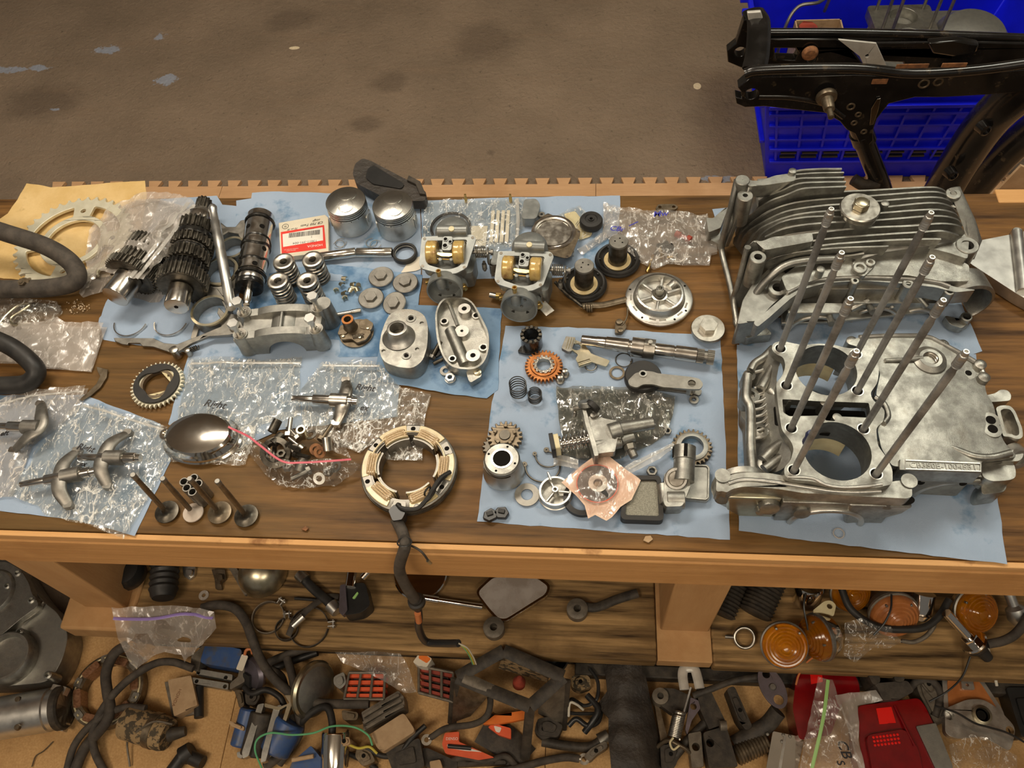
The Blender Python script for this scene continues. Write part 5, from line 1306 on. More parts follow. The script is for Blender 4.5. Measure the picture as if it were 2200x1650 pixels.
for x,y in ((905,700),(930,690)):q=t.p(*z6(x,y),34); t.part('small_screw',G().to(TR(q.x,q.y,30)).lathe([(4,0),(4,5),(0,6)],14),'steel_dull')
# dark pawl gear, cone housing
t=TC('ratchet_gear','dark double ratchet gear partly hidden by the cone housing','gear',z6,280,850,12)
t.part('gear_ring',G().prism(gearpoly(26,21,20,.34,.2),4,12),'brown_iron',bev=.6); t.part('gear_ring',G().at(-12,-14,0).prism(gearpoly(21,17.5,18,.34,.2),0,6),'dark_steel',bev=.6)
t.part('raised_pawl',G().prism(rnd([(-16,-8),(-4,-14),(12,-10),(16,4),(4,12),(-10,8)],4),12,16),'brown_iron',bev=1); t.part('hub',G().lathe([(9,15),(8,18),(0,18)],20),'dark_steel')
for a in range(5):t.part('key_tooth',G().at(0,0,0,a*1.25+.3).box(15,0,17,5,5,4),'brown_iron',bev=.6)
t=TC('cone_housing','round aluminum cone housing with splined black bore','housing',z6,258,1010,44)
t.part('cone',G().lathe([(0,0),(29,0),(30,2),(30,5),(28.5,7),(24,36),(22,38),(15,38)],56),'satin')
t.part('top_ring',G().lathe([(23,37),(25.5,40),(25.5,43),(23.5,45),(14.5,45),(14.5,38)],52,closed=True),'cast')
t.part('bore_sleeve',G().lathe([(15.5,38),(15.5,46),(12.6,46),(12.6,38)],40,closed=True),'machined'); t.part('spline_bore',G().to(TR(0,0,38.5)).prism(gearpoly(13.6,11.6,8,.5,.1),0,6.2),'oily_black')
for a in (70,160,250,340):t.part('rivet_hole',G().to(TR(20*cos(R(a)),20*sin(R(a)),45)).lathe([(1.8,0),(0,.2)],12),'oily_black')
t.part('wire_clip',G().ring(26,1,40,6,z=36,a0=R(120),a1=R(300)),'dark_steel')
cring('large black eared circlip between the cone housing and pump bag',548,1062,25,128,z=z6,th=1.4,gap=95,m='dark_steel',nm='eared_circlip',ears=True)
cring('black eared circlip partly under the pump bag corner',590,985,19,100,z=z6,th=1.2,gap=150,m='dark_steel',nm='eared_circlip',ears=True)
t=TC('strainer_cap','small round aluminum strainer body with three spokes','strainer',z6,636,1240,12)
t.part('outer_wall',G().lathe([(20,0),(23.5,0),(24.5,2),(23,3),(22.5,14),(19.8,14),(19.8,0)],52,closed=True),'satin'); t.part('floor',G().lathe([(20,0),(20,3),(0,3)],44),'cast')
for k in range(3):t.part('spoke',G().at(0,0,0,R(115+120*k)).box(11,0,12,20,3,6),'satin',bev=.8)
t.part('post',G().lathe([(5,3),(4.5,20),(2.4,20),(2.4,4)],22,closed=True),'satin'); t.part('ear',G().at(-7,16,0,R(112)).box(4,0,14,14,3,14),'satin',bev=.8)
for k,(x,y) in enumerate(((175,1408),(256,1392))):
    t=TC('plastic_key',['small black folded key piece nearest the towel edge','small black folded key piece nearest the steel washer'][k],'key',z6,x,y,5,rz=(20,-10)[k])
    t.part('key_body',G().prism([(-11,-2),(-4,-9),(8,-7),(11,1),(4,9),(-7,6)],0,8),'black_plastic',bev=1); t.part('key_step',G().box(0,1,9,9,6,3),'rubber',bev=.6)
# seal packet and second washer
t=TC('rubber_gasket','black rubber gasket hidden under the pink seal packet','gasket',z6,830,1290,4); t.body(G().lathe([(27,0),(27,8),(20,9),(20,0)],44,closed=True),'rubber')
c=z6(935,1180)
t=T('seal_packet','pink paper packet holding a round black seal','packet',c[0],c[1],14,base=BT+.008)
PP=L2(t,z6,[(680,1165),(800,1065),(930,968),(992,960),(1050,1010),(1245,1148),(1180,1290),(1100,1340),(1040,1412),(1000,1440),(920,1398),(870,1420),(845,1330),(780,1250)],13)
t.part('paper_backing',sheetgeo(PP,lambda x,y:8+wr(x,y,4,.04,3),7,51,.3),'skin_paper',smooth=50)
t.part('seal_disc',G().to(TR(0,0,9)).lathe([(26,0),(28,1),(28,3),(25,4),(13,4),(13,0)],48,closed=True),'rubber')
t.part('red_edge',G().ring(28.5,.9,48,6,z=12.6),'red_orange',label='red printed ring')
t.part('inner_washer',G().to(TR(1,0,13)).lathe([(13.5,0),(13.5,1.2),(6.4,1.2),(6.4,0)],36,closed=True),'steel'); t.part('seal_core',G().to(TR(1,0,10)).lathe([(6.6,0),(0,1)],20),'brown_iron')
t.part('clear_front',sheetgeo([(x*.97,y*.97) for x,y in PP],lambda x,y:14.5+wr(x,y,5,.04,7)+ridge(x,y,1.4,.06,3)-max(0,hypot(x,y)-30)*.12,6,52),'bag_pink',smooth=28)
q=t.p2(*z6(1050,1310),14); text(t,'lettering','I',6,'ink',(*q,12.5),rz=-20,ext=.03)
# filter screen
t=TC('oil_filter_screen','rectangular mesh oil screen in a thick black rubber frame','oil screen',z6,1255,1290,12)
P=L2(t,z6,[(1125,1128),(1385,1128),(1408,1450),(1098,1440)],14)
cx_,cy_=cen(P); I=[(cx_+(x-cx_)*.78,cy_+(y-cy_)*.80) for x,y in P]
t.part('rubber_frame',G().prism(rnd(P,8),0,15,[rnd(I,4)]),'rubber',bev=2.5); t.part('mesh_panel',G().prism(rnd(I,4),9,11),'mesh_screen')
# pump body with slotted tube
t=TC('slotted_oil_pump','aluminum oil pump body with slotted upright tube and round port','oil pump',z6,1500,1200,16)
t.part('square_cover',G().to(TR(0,0,0)).prism(rnd(L2(t,z6,[(1545,1045),(1715,1048),(1735,1070),(1730,1290),(1712,1308),(1545,1292)],12),4),4,11),'cast_mid',bev=1.4)
t.part('cover_lip',G().tube([Vector((*p_,12)) for p_ in rnd(L2(t,z6,[(1550,1055),(1708,1058),(1725,1078),(1720,1284),(1705,1298),(1552,1284)],12),4)],1.4,n=6,closed=True,raw=True),'cast')
t.part('main_block',G().prism(rnd(L2(t,z6,[(1410,1105),(1560,1100),(1600,1190),(1560,1290),(1540,1340),(1420,1345),(1400,1300),(1410,1200)],30),4),2,28),'cast',bev=3)
A,B=t.p(*z6(1545,1170),26),t.p(*z6(1555,925),34); Lg=(B-A).length; F=frame(A,B-A)
t.part('upright_tube',G().to(F).lathe([(0,0),(15,0),(14.5,Lg*.6),(15.5,Lg*.62),(15.5,Lg),(13,Lg),(13,Lg*.7),(0,Lg*.7)],40),'cast')
t.part('slot',G().to(F @ TR(0,0,Lg*.82)).box(0,14.5,0,5,4,Lg*.36).box(14.5,0,0,4,5,Lg*.3),'oily_black')
A=t.p(*z6(1495,1152),30); t.part('round_port',G().to(frame(A,(-.1,-.35,1))).lathe([(16,-8),(16,3),(14.5,4.5),(11.5,4.5),(11.5,2),(0,2)],40),'cast_bright'); t.part('port_plug',G().to(frame(A,(-.1,-.35,1))).lathe([(11.2,2),(10,3.4),(0,3.6)],30),'steel')
seg('side_barrel',(1425,1300),(1552,1300),18,18,13,'cast'); seg('inner_barrel',(1400,1190),(1420,1330),16,14,9,'cast')
t=TC('idler_gear','grey gear ring with pale hub behind the slotted pump body','gear',z6,1608,920,8)
t.part('tooth_ring',G().prism(gearpoly(29,25,26,.3,.2),0,7,[circ(0,0,17,32)]),'brown_iron',bev=.5); t.part('hub_ring',G().lathe([(23,6),(22.5,9),(19,10),(16,10),(16,2)],44,closed=True),'cast_mid')
for x,y,r_,lb in ((1322,1098,8,'small steel nut beside the mesh oil screen'),(1432,815,6,'small dark nut at the corner of the pump bag')):
    t=TC('hex_nut',lb,'nut',z6,x,y,4); t.body(G().prism(circ(0,0,r_,6),0,7,[circ(0,0,r_*.5,16)]),'steel_dull',bev=.7)
t=TC('wood_chip','tiny pale brown chip on the bare wood near the front edge','chip',z6,1297,1580,0); t.body(G().prism([(-7,-2),(0,-5),(6,0),(3,5),(-4,4)],-1,1.2),'tan_dirty')
# ------------------------------------------------------------------ studded crankcase
t=TC('stud_crankcase','cast aluminum crankcase half with eight long cylinder studs','crankcase',z8,1000,700,95,base=BENCH+.0035)
def l8(pts,h):return L2(t,z8,pts,h)
DH=98
# deck with two cylinder bores
B1=[(740,100+60)]
def bore(cxz,cyz,rmm,h):return circ(*t.p2(*z8(cxz,cyz),h),rmm,44)
deck=[(500,115),(560,100),(700,130),(800,118),(900,125),(1000,150),(1080,150),(1150,150),(1200,240),(1210,300),(1200,380),(1150,450),(1170,500),(1250,560),(1240,640),(1190,680),(1200,800),(1260,880),(1300,960),(1300,1060),(1200,1080),(1060,1085),(960,1085),(860,1060),(760,1040),(640,1030),(580,1010),(572,950),(620,900),(640,820),(620,770),(560,700),(545,600),(530,500),(520,380),(560,340),(585,270),(570,210),(520,190),(492,160)]
bo1=bore(855,295,41,DH); bo2=bore(930,835,42.5,DH)
slot=rnd(l8([(562,490),(830,505),(1140,515),(1150,560),(1145,615),(925,605),(915,638),(850,632),(845,600),(610,605),(570,580)],DH),2)
studs=[((550,152),(900,340,7)),((590,400),(970,635,7)),((622,685),(1030,945,7)),((640,965),(1070,1300,7)),((1055,190),(1575,365,7)),((1065,435),(1582,665,7)),((1105,690),(1658,955,7)),((1190,990),(1812,1305,7))]
sh=[circ(*t.p2(*z8(*s_[0]),DH),7,18) for s_ in studs]
deckp=rnd(l8(deck,DH),6)
t.part('cylinder_deck',G().prism(deckp,DH-14,DH,[bo1,bo2,slot]+sh),'cast',bev=1.2)
for bo in (bo1,bo2):
    c=cen(bo); rr=hypot(bo[0][0]-c[0],bo[0][1]-c[1])
    t.part('bore_wall',G().to(TR(c[0],c[1],0)).lathe([(rr+.2,DH-3),(rr+5,DH-13),(rr+4,DH-46),(rr,DH-46)],56,closed=True),'cast_mid')
    t.part('bore_lining',G().to(TR(c[0],c[1]+rr*.0,0)).lathe([(rr+3.4,DH-80),(rr+3.4,DH-46),(rr+.4,DH-46),(rr+.4,DH-80)],40,closed=True,a0=R(50),a1=R(130)),'ivory',label='pale inner web seen through the bore')
for s_,h_ in zip(studs,sh):
    b=t.p(*z8(*s_[0]),DH); tp=z7(s_[1][0],s_[1][1])

    lo_,hi_=150,420
    for _ in range(30):
        mid=(lo_+hi_)/2; q=t.p(tp[0],tp[1],mid)
        if abs(q.y-b.y) < .2:break
        if q.y > b.y:lo_=mid
        else:hi_=mid
    H=mid; q=t.p(tp[0],tp[1],H)
    A=Vector((b.x,b.y,60)); Bv=Vector((q.x,b.y,H)); d=(Bv-A).normalized(); Ls=(Bv-A).length
    sd=t.part('stud',G().to(frame(A,d)).lathe([(0,0),(4.3,0),(4.4,Ls-38),(3.6,Ls-34),(3.6,Ls-26),(0,Ls-26)],20),'stud_steel' if 'stud_steel' in MT else 'steel_dull')
    t.part('stud_tip',G().to(frame(A,d) @ TR(0,0,Ls-26)).lathe([(4.6,0),(5.2,1)]+[(5.2 if k % 2 else 4.5,2+k*1.7) for k in range(9)]+[(5,18),(4.4,20),(3.6,20.6),(3.6,24),(3,26),(2,26),(1.6,24),(0,24)],20),'satin',under=sd,label='bright threaded tip')
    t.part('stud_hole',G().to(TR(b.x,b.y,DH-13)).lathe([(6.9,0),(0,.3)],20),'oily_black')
    t.part('hole_rim',G().to(TR(b.x,b.y,DH)).lathe([(8.6,-.5),(8.4,.5),(7,.5),(7,-1)],24,closed=True),'cast_bright')
q=t.p(*z8(738,755),DH+40)
# slot inside with wall; near-black slab paints the shade of the gallery
slc=cen(slot)
t.part('chain_tunnel',G().prism([(slc[0]+(x-slc[0])*1.08,slc[1]+(y-slc[1])*1.3) for x,y in slot],DH-34,DH-30),'hole_shade')
for x,y in ((605,490),(840,520),(925,620)):qq=t.p(*z8(x,y),DH-8); t.part('tunnel_boss',G().to(TR(qq.x,qq.y,DH-30)).lathe([(6,0),(6,26),(2.5,27),(0,27)],18),'cast')
# transmission cover side: sloping plate falling towards the bench end
tr=[(980,135),(1060,95),(1250,80),(1480,70),(1560,82),(1640,120),(1780,180),(1905,240),(1930,340),(1945,440),(1990,500),(2005,560),(2020,640),(2060,745),(2110,800),(2165,850),(2050,870),(1950,880),(1900,900),(1890,980),(1700,970),(1500,960),(1360,950),(1290,950),(1215,830),(1190,700),(1250,620),(1180,470),(1210,330),(1140,180)]
TH=82
trp=rnd(l8(tr,TH),6)
xs=[p_[0] for p_ in trp]; xmin,xmax=min(xs),max(xs)
def ttop(x,y):return TH+6-16*((x-xmin)/(xmax-xmin)) ** 2
g=sheetgeo([(p_[0],p_[1]) for p_ in trp],lambda x,y:ttop(x,y)+wr(x,y,2.2,.02,5),9,61,thick=10)
hmed=sheetgeo
t.part('gearbox_roof',g,'cast')
t.part('outer_lip',G().tube([Vector((x,y,ttop(x,y)+1)) for x,y in rnd(l8([(980,120),(1060,95),(1250,82),(1480,72),(1560,84),(1640,122),(1780,184),(1905,246),(1932,345),(1945,440)],TH),3)][8:-8],3.4,n=8,raw=True),'cast_bright')
t.part('side_skirt',G().prism(trp,8,TH-14),'cast_dark')
def ridge_(pts,h,r,m='cast',nm='cast_ridge'):return t.part(nm,G().tube([t.p(*z8(x,y),h) for x,y in pts],r,n=10,k=6),m)
ridge_([(1190,790),(1350,775),(1500,772),(1640,800),(1760,845),(1850,875),(1960,880),(2090,850)],78,5)
ridge_([(1240,650),(1270,600),(1240,520),(1180,480)],88,4)
ridge_([(1250,232),(1400,225),(1500,215)],88,3)
q=t.p(*z8(1550,225),86)
t.part('filler_boss',G().to(TR(q.x,q.y,84)).lathe([(24,-4),(22,2),(16,5),(15,6),(10.5,6),(10.5,-6),(0,-6)],44),'cast'); t.part('filler_thread',G().to(TR(q.x,q.y,79)).helix(10,.9,10,4,n=6),'steel_shiny')
for x,y,r_ in ((1806,318,6),(1955,632,8),(1968,692,8)):
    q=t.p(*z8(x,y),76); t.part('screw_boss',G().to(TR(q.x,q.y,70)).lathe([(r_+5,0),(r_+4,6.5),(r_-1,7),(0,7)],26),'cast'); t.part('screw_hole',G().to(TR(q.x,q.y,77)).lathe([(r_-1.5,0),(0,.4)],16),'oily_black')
P=rnd(l8([(1910,610),(1960,590),(2000,640),(2005,700),(1975,735),(1930,725),(1912,680)],74),4); t.part('twin_boss',G().prism(P,66,75),'cast',bev=1.5)
Po=rnd(l8([(1990,545),(2030,530),(2090,535),(2120,570),(2170,690),(2172,745),(2140,760),(2080,740),(2040,740)],70),5)
c=cen(Po); Pi=[(c[0]+(x-c[0])*.66,c[1]+(y-c[1])*.8) for x,y in Po]
t.part('rect_port',G().prism(Po,46,70,[Pi]),'cast',bev=1); t.part('port_floor',G().prism(Pi,46,52),'cast_dark')
for pts,h0,h1,nm in (([(1800,460),(1900,470),(1990,450),(2020,425),(2070,430),(2095,460),(2090,500),(1960,510),(1840,490)],40,64,'mount_lug'),([(1935,880),(2060,850),(2110,825),(2170,820),(2178,870),(2150,905),(2080,905),(1990,900)],40,66,'mount_lug'),([(1890,905),(1990,925),(2105,905),(2125,960),(2125,1020),(2060,1036),(1960,1040),(1900,1010)],30,60,'square_pad'),([(1600+320,1010),(2070,1040),(2055,1110),(1900,1130),(1890,1080)],4,40,'foot')):
    t.part(nm,G().prism(rnd(l8(pts,h1),6),h0,h1),'cast',bev=2.5)
q=t.p(*z8(2135,885),55); t.part('lug_bore',G().to(frame((q.x,q.y,55),(.2,-1,.5))).lathe([(15,-14),(15,4),(9,4),(9,-4),(0,-4)],30),'cast_bright')
for x,y in ((1640,122),(1890,255),(1030,100),(1915,340),(1450,80)):q=t.p(*z8(x,y),80); t.part('edge_boss',G().to(TR(q.x,q.y,30)).lathe([(8,0),(8,50),(4,53),(0,53)],20),'cast')
# serial number pad with stamped number
pad=[(1385,895),(1390,965),(1895,975),(1885,915)]
t.part('number_pad',G().prism(l8([(1345,893),(1345,962),(1900,985),(1900,912)],90),60,90),'cast',bev=1)
pp=[t.p(*z8(x,y),90.5) for x,y in ((1385,900),(1385,958),(1890,975),(1882,922))]
t.part('pad_frame',G().tube(pp,1.5,n=6,closed=True,raw=True),'cast_bright')
a,b=t.p(*z8(1420,932),91),t.p(*z8(1860,948),91); ang=math.degrees(atan2(b.y-a.y,b.x-a.x))
text(t,'lettering','CB350E-1004531',11.6,'cast_mid',((a.x+b.x)/2,(a.y+b.y)/2,90.1),rz=ang,ext=.8)
# rear wall below the number pad: bearing arches
Yw=t.p2(*z8(1700,1000),60)[1]
def vw(pts,Yl,h=None):
    Yworld=(t.m @ Vector((0,Yl/1000,0))).y
    return [(q.x,q.z) for q in (t.wy(*z8(x,y),Yworld) for x,y in pts)]
def wall(nm,pts,Yl,th,m,bev=2,holes=()):
    return t.part(nm,G().to(Matrix.Translation((0,Yl,0)) @ VX).prism(vw(pts,Yl),-th,0,holes),m,bev)
xr0=t.p2(*z8(1420,1010),50)[0]; xr1=t.p2(*z8(1890,1060),30)[0]; Yg=t.p2(*z8(1650,1000),60)[1]
def arch(nm,x0,x1,cxx,rr,H,Yl,th,m,z_lo=1,lip=True):
    P=[(x0,z_lo),(cxx-rr,z_lo)]+[(cxx+rr*cos(a),z_lo+rr*.92*sin(a)) for a in [pi-i*pi/20 for i in range(1,20)]]+[(cxx+rr,z_lo),(x1,z_lo),(x1,H),(x0,H)]
    o=t.part(nm,G().to(Matrix.Translation((0,Yl,0)) @ VX).prism(P,-th,0),m,bev=1.5)
    if lip:
        Q=[Vector((cxx+(rr+2.5)*cos(a),Yl-1,z_lo+(rr*.92+2.5)*sin(a))) for a in [pi-i*pi/24 for i in range(25)]]
        t.part('arch_lip',G().tube(Q,4.2,n=10,raw=True),'cast_bright')
    return o
arch('rear_saddle',xr0-4,xr1+20,t.p2(*z8(1690,1130),0)[0],47,58,Yg,26,'cast')
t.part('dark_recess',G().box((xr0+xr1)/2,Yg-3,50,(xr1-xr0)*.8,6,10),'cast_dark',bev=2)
for x,y in ((1490,1020),(1780,1062)):q=t.p(*z8(x,y),52); t.part('saddle_hole',G().to(frame((q.x,Yg-6.2,50),(0,-1,.3))).lathe([(5,0),(0,.3)],16),'oily_black')
# front flange (long rounded cover joint) and front saddle wall
FH=94
fl=[(122,1000),(150,992),(190,1010),(240,990),(330,980),(480,985),(620,1010),(720,1035),(800,1050),(880,1075),(960,1090),(1100,1088),(1230,1070),(1300,1040),(1400,1030),(1430,1080),(1432,1140),(1400,1155),(1200,1145),(1050,1140),(900,1128),(700,1118),(560,1095),(420,1080),(300,1075),(230,1090),(190,1115),(165,1105),(120,1110)]
t.part('front_flange',G().prism(rnd(l8(fl,FH-8),5),FH-34,FH-8),'cast',bev=3)
xf0=t.p2(*z8(560,1150),60)[0]; xf1=t.p2(*z8(1420,1150),60)[0]; Yf0=t.p2(*z8(900,1128),FH-8)[1]-2
arch('front_saddle',xf0,xf1-20,t.p2(*z8(840,1300),0)[0],44,62,Yf0,30,'cast')
t.part('gusset',G().to(Matrix.Translation((0,Yf0-2,0)) @ VX).prism([(xf1-70,2),(xf1-34,10),(xf1-6,40),(xf1,62),(xf1-80,62)],-30,0),'cast',bev=3)
x0_=t.p2(*z8(165,1130),60)[0]
t.part('front_wall',G().to(Matrix.Translation((0,Yf0+4,0)) @ VX).prism([(x0_+30,2),(xf0,2),(xf0,62),(x0_+4,62),(x0_+10,24)],-20,0),'gold_zinc',bev=3)
q=t.p2(*z8(310,1105),64); t.part('bearing_dome',G().to(frame((q[0],q[1]+14,48),(0,-1,.3))).lathe([(40,0),(38,8),(30,13),(0,15)],44),'cast')
for x,y,r_ in ((470,1150,14),(430,1200,8),(700,1160,12)):
    q=t.p2(*z8(x,y),50); t.part('wall_boss',G().to(frame((q[0],Yf0+2,36 if r_ < 14 else 48),(0,-1,.2))).lathe([(r_,0),(r_-1,7),(r_-3,8),(0,8)],26),'cast')
for x,y,h_ in ((158,1135,62),(1262,1170,60)):
    q=t.p(*z8(x,y),h_); t.part('dowel_sleeve',G().to(frame((q.x,q.y,h_),(0,-.5,-1))).lathe([(8.5,-14),(8.5,8),(6,8),(6,0),(0,0)],24),'steel_dull')
for x,y in ((150,1040),(1380,1075)):
    q=t.p(*z8(x,y),70); t.part('corner_tower',G().to(TR(q.x,q.y,54)).lathe([(9,0),(8.6,32),(10,34),(0,34)],24),'cast')
q=t.p(*z8(1360,1172),62); t.part('oil_hole',G().to(frame((q.x,q.y,66),(0,-.4,1))).prism(circ(0,0,15,24,ry=7),0,.5),'oily_black')
ridge_([(200,1055),(300,1030),(450,1038),(600,1060),(760,1085),(900,1105),(1050,1112),(1220,1105)],FH-8,3,'cast_bright','flange_bead')
ridge_([(600,1010),(760,1020),(850,1062),(960,1080),(1100,1076),(1230,1060)],DH,2.2,'cast_bright','flange_bead')
# left flank: low lying ribbed wall
lf=[(350,250),(480,185),(520,300),(500,420),(540,520),(560,700),(640,830),(600,960),(540,1000),(400,990),(350,985),(340,800),(330,600),(300,560),(308,330)]
lfp=rnd(l8(lf,50),6); lx0_,lx1_=min(p_[0] for p_ in lfp),max(p_[0] for p_ in lfp)
def ftop(x,y):return 30+56*max(0,min(1,(x-lx0_)/(lx1_-lx0_)))
t.part('flank',sheetgeo(lfp,lambda x,y:ftop(x,y)+wr(x,y,4,.03,2),9,63,thick=12),'cast')
t.part('flank_base',G().prism([(lx0_+12+(x-lx0_-12)*.9,y) for x,y in lfp],3,26),'cast_mid',bev=2)
for k in range(9):
    y0=560+k*48-(60 if k < 1 else 0)
    ridge_([(375,y0-190),(430,y0-205),(470,y0-240)],56,2.6,'cast_bright','cooling_rib')
for pts,r_ in (([(350,300),(380,250),(440,210),(500,150)],6),([(420,420),(470,330),(540,200)],7),([(430,900),(500,830),(600,770),(640,800)],8),([(440,960),(560,880),(650,850)],7),([(330,330),(320,480),(350,560),(350,800),(365,980)],7),([(480,430),(520,480),(545,620),(590,740),(640,800)],6)):ridge_(pts,62,r_)
for x,y,r_ in ((340,335,10),(348,470,14),(415,705,12),(500,255,8),(450,925,12)):
    q=t.p(*z8(x,y),56); t.part('flank_boss',G().to(TR(q.x,q.y,30)).lathe([(r_,0),(r_-1,28),(r_*.45,30),(r_*.4,24),(0,24)],24),'cast')
t.part('blue_tape',G().to(frame(t.p(*z8(742,752),DH+60),(0,0,1))).lathe([(4.8,-14),(6.4,-9),(5.4,0),(6.6,8),(4.8,14)],12),'blue_tape',label='scrap of dark blue tape')
t=TC('plastic_ring','tiny clear plastic ring on the oil-spotted towel','ring',z8,940,1388,1,base=BENCH+.004); t.body(G().ring(7,1,26,6,z=1),'bag_milky')

# ------------------------------------------------------------------ finned crankcase
t=TC('finned_crankcase','cast aluminum crankcase half covered in long cooling fins','crankcase',z7,1000,700,60,base=BENCH+.0035)
def y7(x,y,h):return t.p2(*z7(x,y),h)[1]
def v7(pts,Yl):
    Yw_=(t.m @ Vector((0,Yl/1000,0))).y
    return [(q.x,q.z) for q in (t.wy(*z7(x,y),Yw_) for x,y in pts)]
H0=128
# each fin: crest traced on its own upright plane
fins=[
    [(400,145),(560,130),(660,85),(800,72),(970,70)],
    [(660,108),(800,98),(985,95)],
    [(400,215),(520,200),(660,140),(800,132),(988,128)],
    [(410,290),(480,250),(560,220),(680,170),(850,160),(998,158)],
    [(300,440),(380,360),(480,290),(600,245),(700,205),(850,195),(1000,190)],
    [(250,500),(270,450),(360,380),(480,300),(620,262),(760,240),(1000,222),(1180,215),(1540,195),(1640,205),(1690,240)],
    [(265,560),(290,500),(400,410),(520,340),(650,300),(800,280),(960,268),(1180,252),(1540,226),(1660,238),(1710,275)],
    [(280,640),(310,520),(420,440),(560,370),(680,340),(850,318),(960,310),(1200,290),(1560,262),(1690,282),(1730,330)],
    [(320,640),(390,500),(480,440),(620,390),(760,365),(960,350),(1200,335),(1560,300),(1700,322),(1750,370)],
    [(400,560),(440,500),(560,430),(700,400),(860,390),(1000,395),(1200,372),(1570,345),(1720,365),(1770,410)],
    [(450,530),(560,480),(700,450),(900,432),(1100,425),(1300,410),(1600,388),(1740,408),(1785,450)],
    [(470,565),(600,530),(780,505),(1000,480),(1200,465),(1450,455),(1640,440),(1760,455),(1800,500)],
    [(540,600),(700,570),(860,545),(1050,528),(1300,510),(1500,498),(1650,490),(1760,520)],
    [(560,650),(700,615),(860,585),(1050,568),(1300,552),(1520,545),(1640,545)],
    [(340,830),(420,720),(520,665),(640,635),(800,615),(1000,600),(1290,592)],
    [(350,880),(440,790),(520,740),(620,690),(760,665),(900,660),(1020,655),(1120,640)],
]
bodyx=[]
for k,F_ in enumerate(fins):
    ref=F_[-3] if len(F_) > 3 else F_[-2]
    hh=H0-max(0,k-10)*5-max(0,k-13)*4
    Yl=y7(ref[0],ref[1],hh)
    P=v7(F_,Yl)
    P=[tuple(p_) for p_ in [v.to_2d() for v in catmull([Vector((x,z,0)) for x,z in P],4)]]
    P=[(x,max(6,z)) for x,z in P]
    dep=20
    cx_=sum(x for x,z in P)/len(P)
    low=[(x+(cx_-x)*.03,max(2,z-dep)) for x,z in reversed(P)]
    t.part('cooling_fin',G().to(Matrix.Translation((0,Yl,0)) @ VX).prism(P+low,-1.6,1.6),'cast',bev=.9)
    bodyx.append((Yl,P))
# core under the fins, following each crest 13 mm below
g=G(); rows=[]
sel=[bodyx[i] for i in (0,2,3,4,5,6,7,8,9,10,11,12,13,14,15)]
NS=26
for Yl,P in sel:
    xs0,xs1=P[0][0],P[-1][0]; r_=[]
    for j in range(NS):
        x=xs0+(xs1-xs0)*j/(NS-1)
        z=None
        for a,b in zip(P,P[1:]):
            if min(a[0],b[0]) <= x <= max(a[0],b[0]) and abs(b[0]-a[0]) > 1e-6:z=a[1]+(b[1]-a[1])*(x-a[0])/(b[0]-a[0]); break
        if z is None:z=P[0][1] if j == 0 else P[-1][1]
        r_.append((x,Yl,max(4,z-13)))
    rows.append(r_)
vs_=[p_ for r_ in rows for p_ in r_]; n0=len(vs_); vs_ += [(x,y,2) for x,y,z in vs_]
fs=[]; NR=len(rows)
for i in range(NR-1):
    for j in range(NS-1):
        a=i*NS+j; fs.append((a,a+NS,a+NS+1,a+1)); fs.append((n0+a,n0+a+1,n0+a+NS+1,n0+a+NS))
for i in range(NR-1):
    for j in (0,NS-1):
        a=i*NS+j; f=(a,a+NS,n0+a+NS,n0+a); fs.append(f if j else f[::-1])
for i in (0,NR-1):
    for j in range(NS-1):
        a=i*NS+j; f=(a,a+1,n0+a+1,n0+a); fs.append(f if i else f[::-1])
g.add(vs_,fs); t.part('sump_shell',g,'cast_mid')
# end flanges (triangular webs with screw bosses)
def web(nm,pts,h,h0,bev=2.5,m='cast'):return t.part(nm,G().prism(rnd(L2(t,z7,pts,h),5),h0,h),m,bev=bev)
def boss(x,y,h,r_,ri=4,h0=20,nm='screw_boss',m='cast'):
    q=t.p(*z7(x,y),h); t.part(nm,G().to(TR(q.x,q.y,0)).lathe([(r_,h0),(r_-.6,h-1),(r_-1.6,h),(ri,h),(ri-.3,h-8),(0,h-8)],30),m)
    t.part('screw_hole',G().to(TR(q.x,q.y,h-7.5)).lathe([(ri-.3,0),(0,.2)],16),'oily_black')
def face(nm,pts,h_top,m='cast'):
    v=[t.p(*z7(x,y),h) for x,y,h in pts]; n=len(v); off=Vector((7,3,-2))
    g=G().add(v+[p_+off for p_ in v],[tuple(range(n)),tuple(reversed(range(n,2*n)))]+[(i,n+i,n+(i+1) % n,(i+1) % n) for i in range(n)])
    return t.part(nm,g,m,bev=1.5)
face('end_web',[(255,150,126),(300,128,128),(345,190,126),(330,260,112),(240,440,70),(180,600,20),(150,600,6),(160,480,30)],128,'cast_mid')
face('end_web',[(335,590,112),(370,555,116),(440,580,114),(455,640,106),(400,740,70),(330,900,30),(280,1010,6),(235,1010,4),(250,900,30)],116,'cast_mid')
for pts in ([(258,150),(230,300),(190,450),(150,600),(140,640)],):pass
t.part('corner_rail',G().tube([t.p(*z7(x,y),h) for x,y,h in ((262,145,127),(228,300,96),(190,450,58),(160,580,22),(165,660,10),(215,860,6),(250,1050,6),(262,1130,6),(330,1210,8))],5,n=10,k=4),'cast')
t.part('corner_rail',G().tube([t.p(*z7(x,y),h) for x,y,h in ((335,600,114),(300,740,72),(262,880,34),(240,960,14),(262,1120,6))],5,n=10,k=4),'cast')
boss(318,250,118,13,4,60); boss(405,665,110,13,6,50); boss(300,145,130,12,0.5,90)
boss(1725,235,122,12,5,50); boss(1735,300,112,10,5,50); boss(1820,585,98,17,9,30)
web('top_left_arm',[(300,130),(345,190),(460,180),(660,150),(660,95),(520,115),(420,150),(360,150)],128,104)
web('upper_arm_root',[(380,555),(450,620),(560,600),(780,560),(770,500),(640,520),(500,530),(430,560)],116,96)
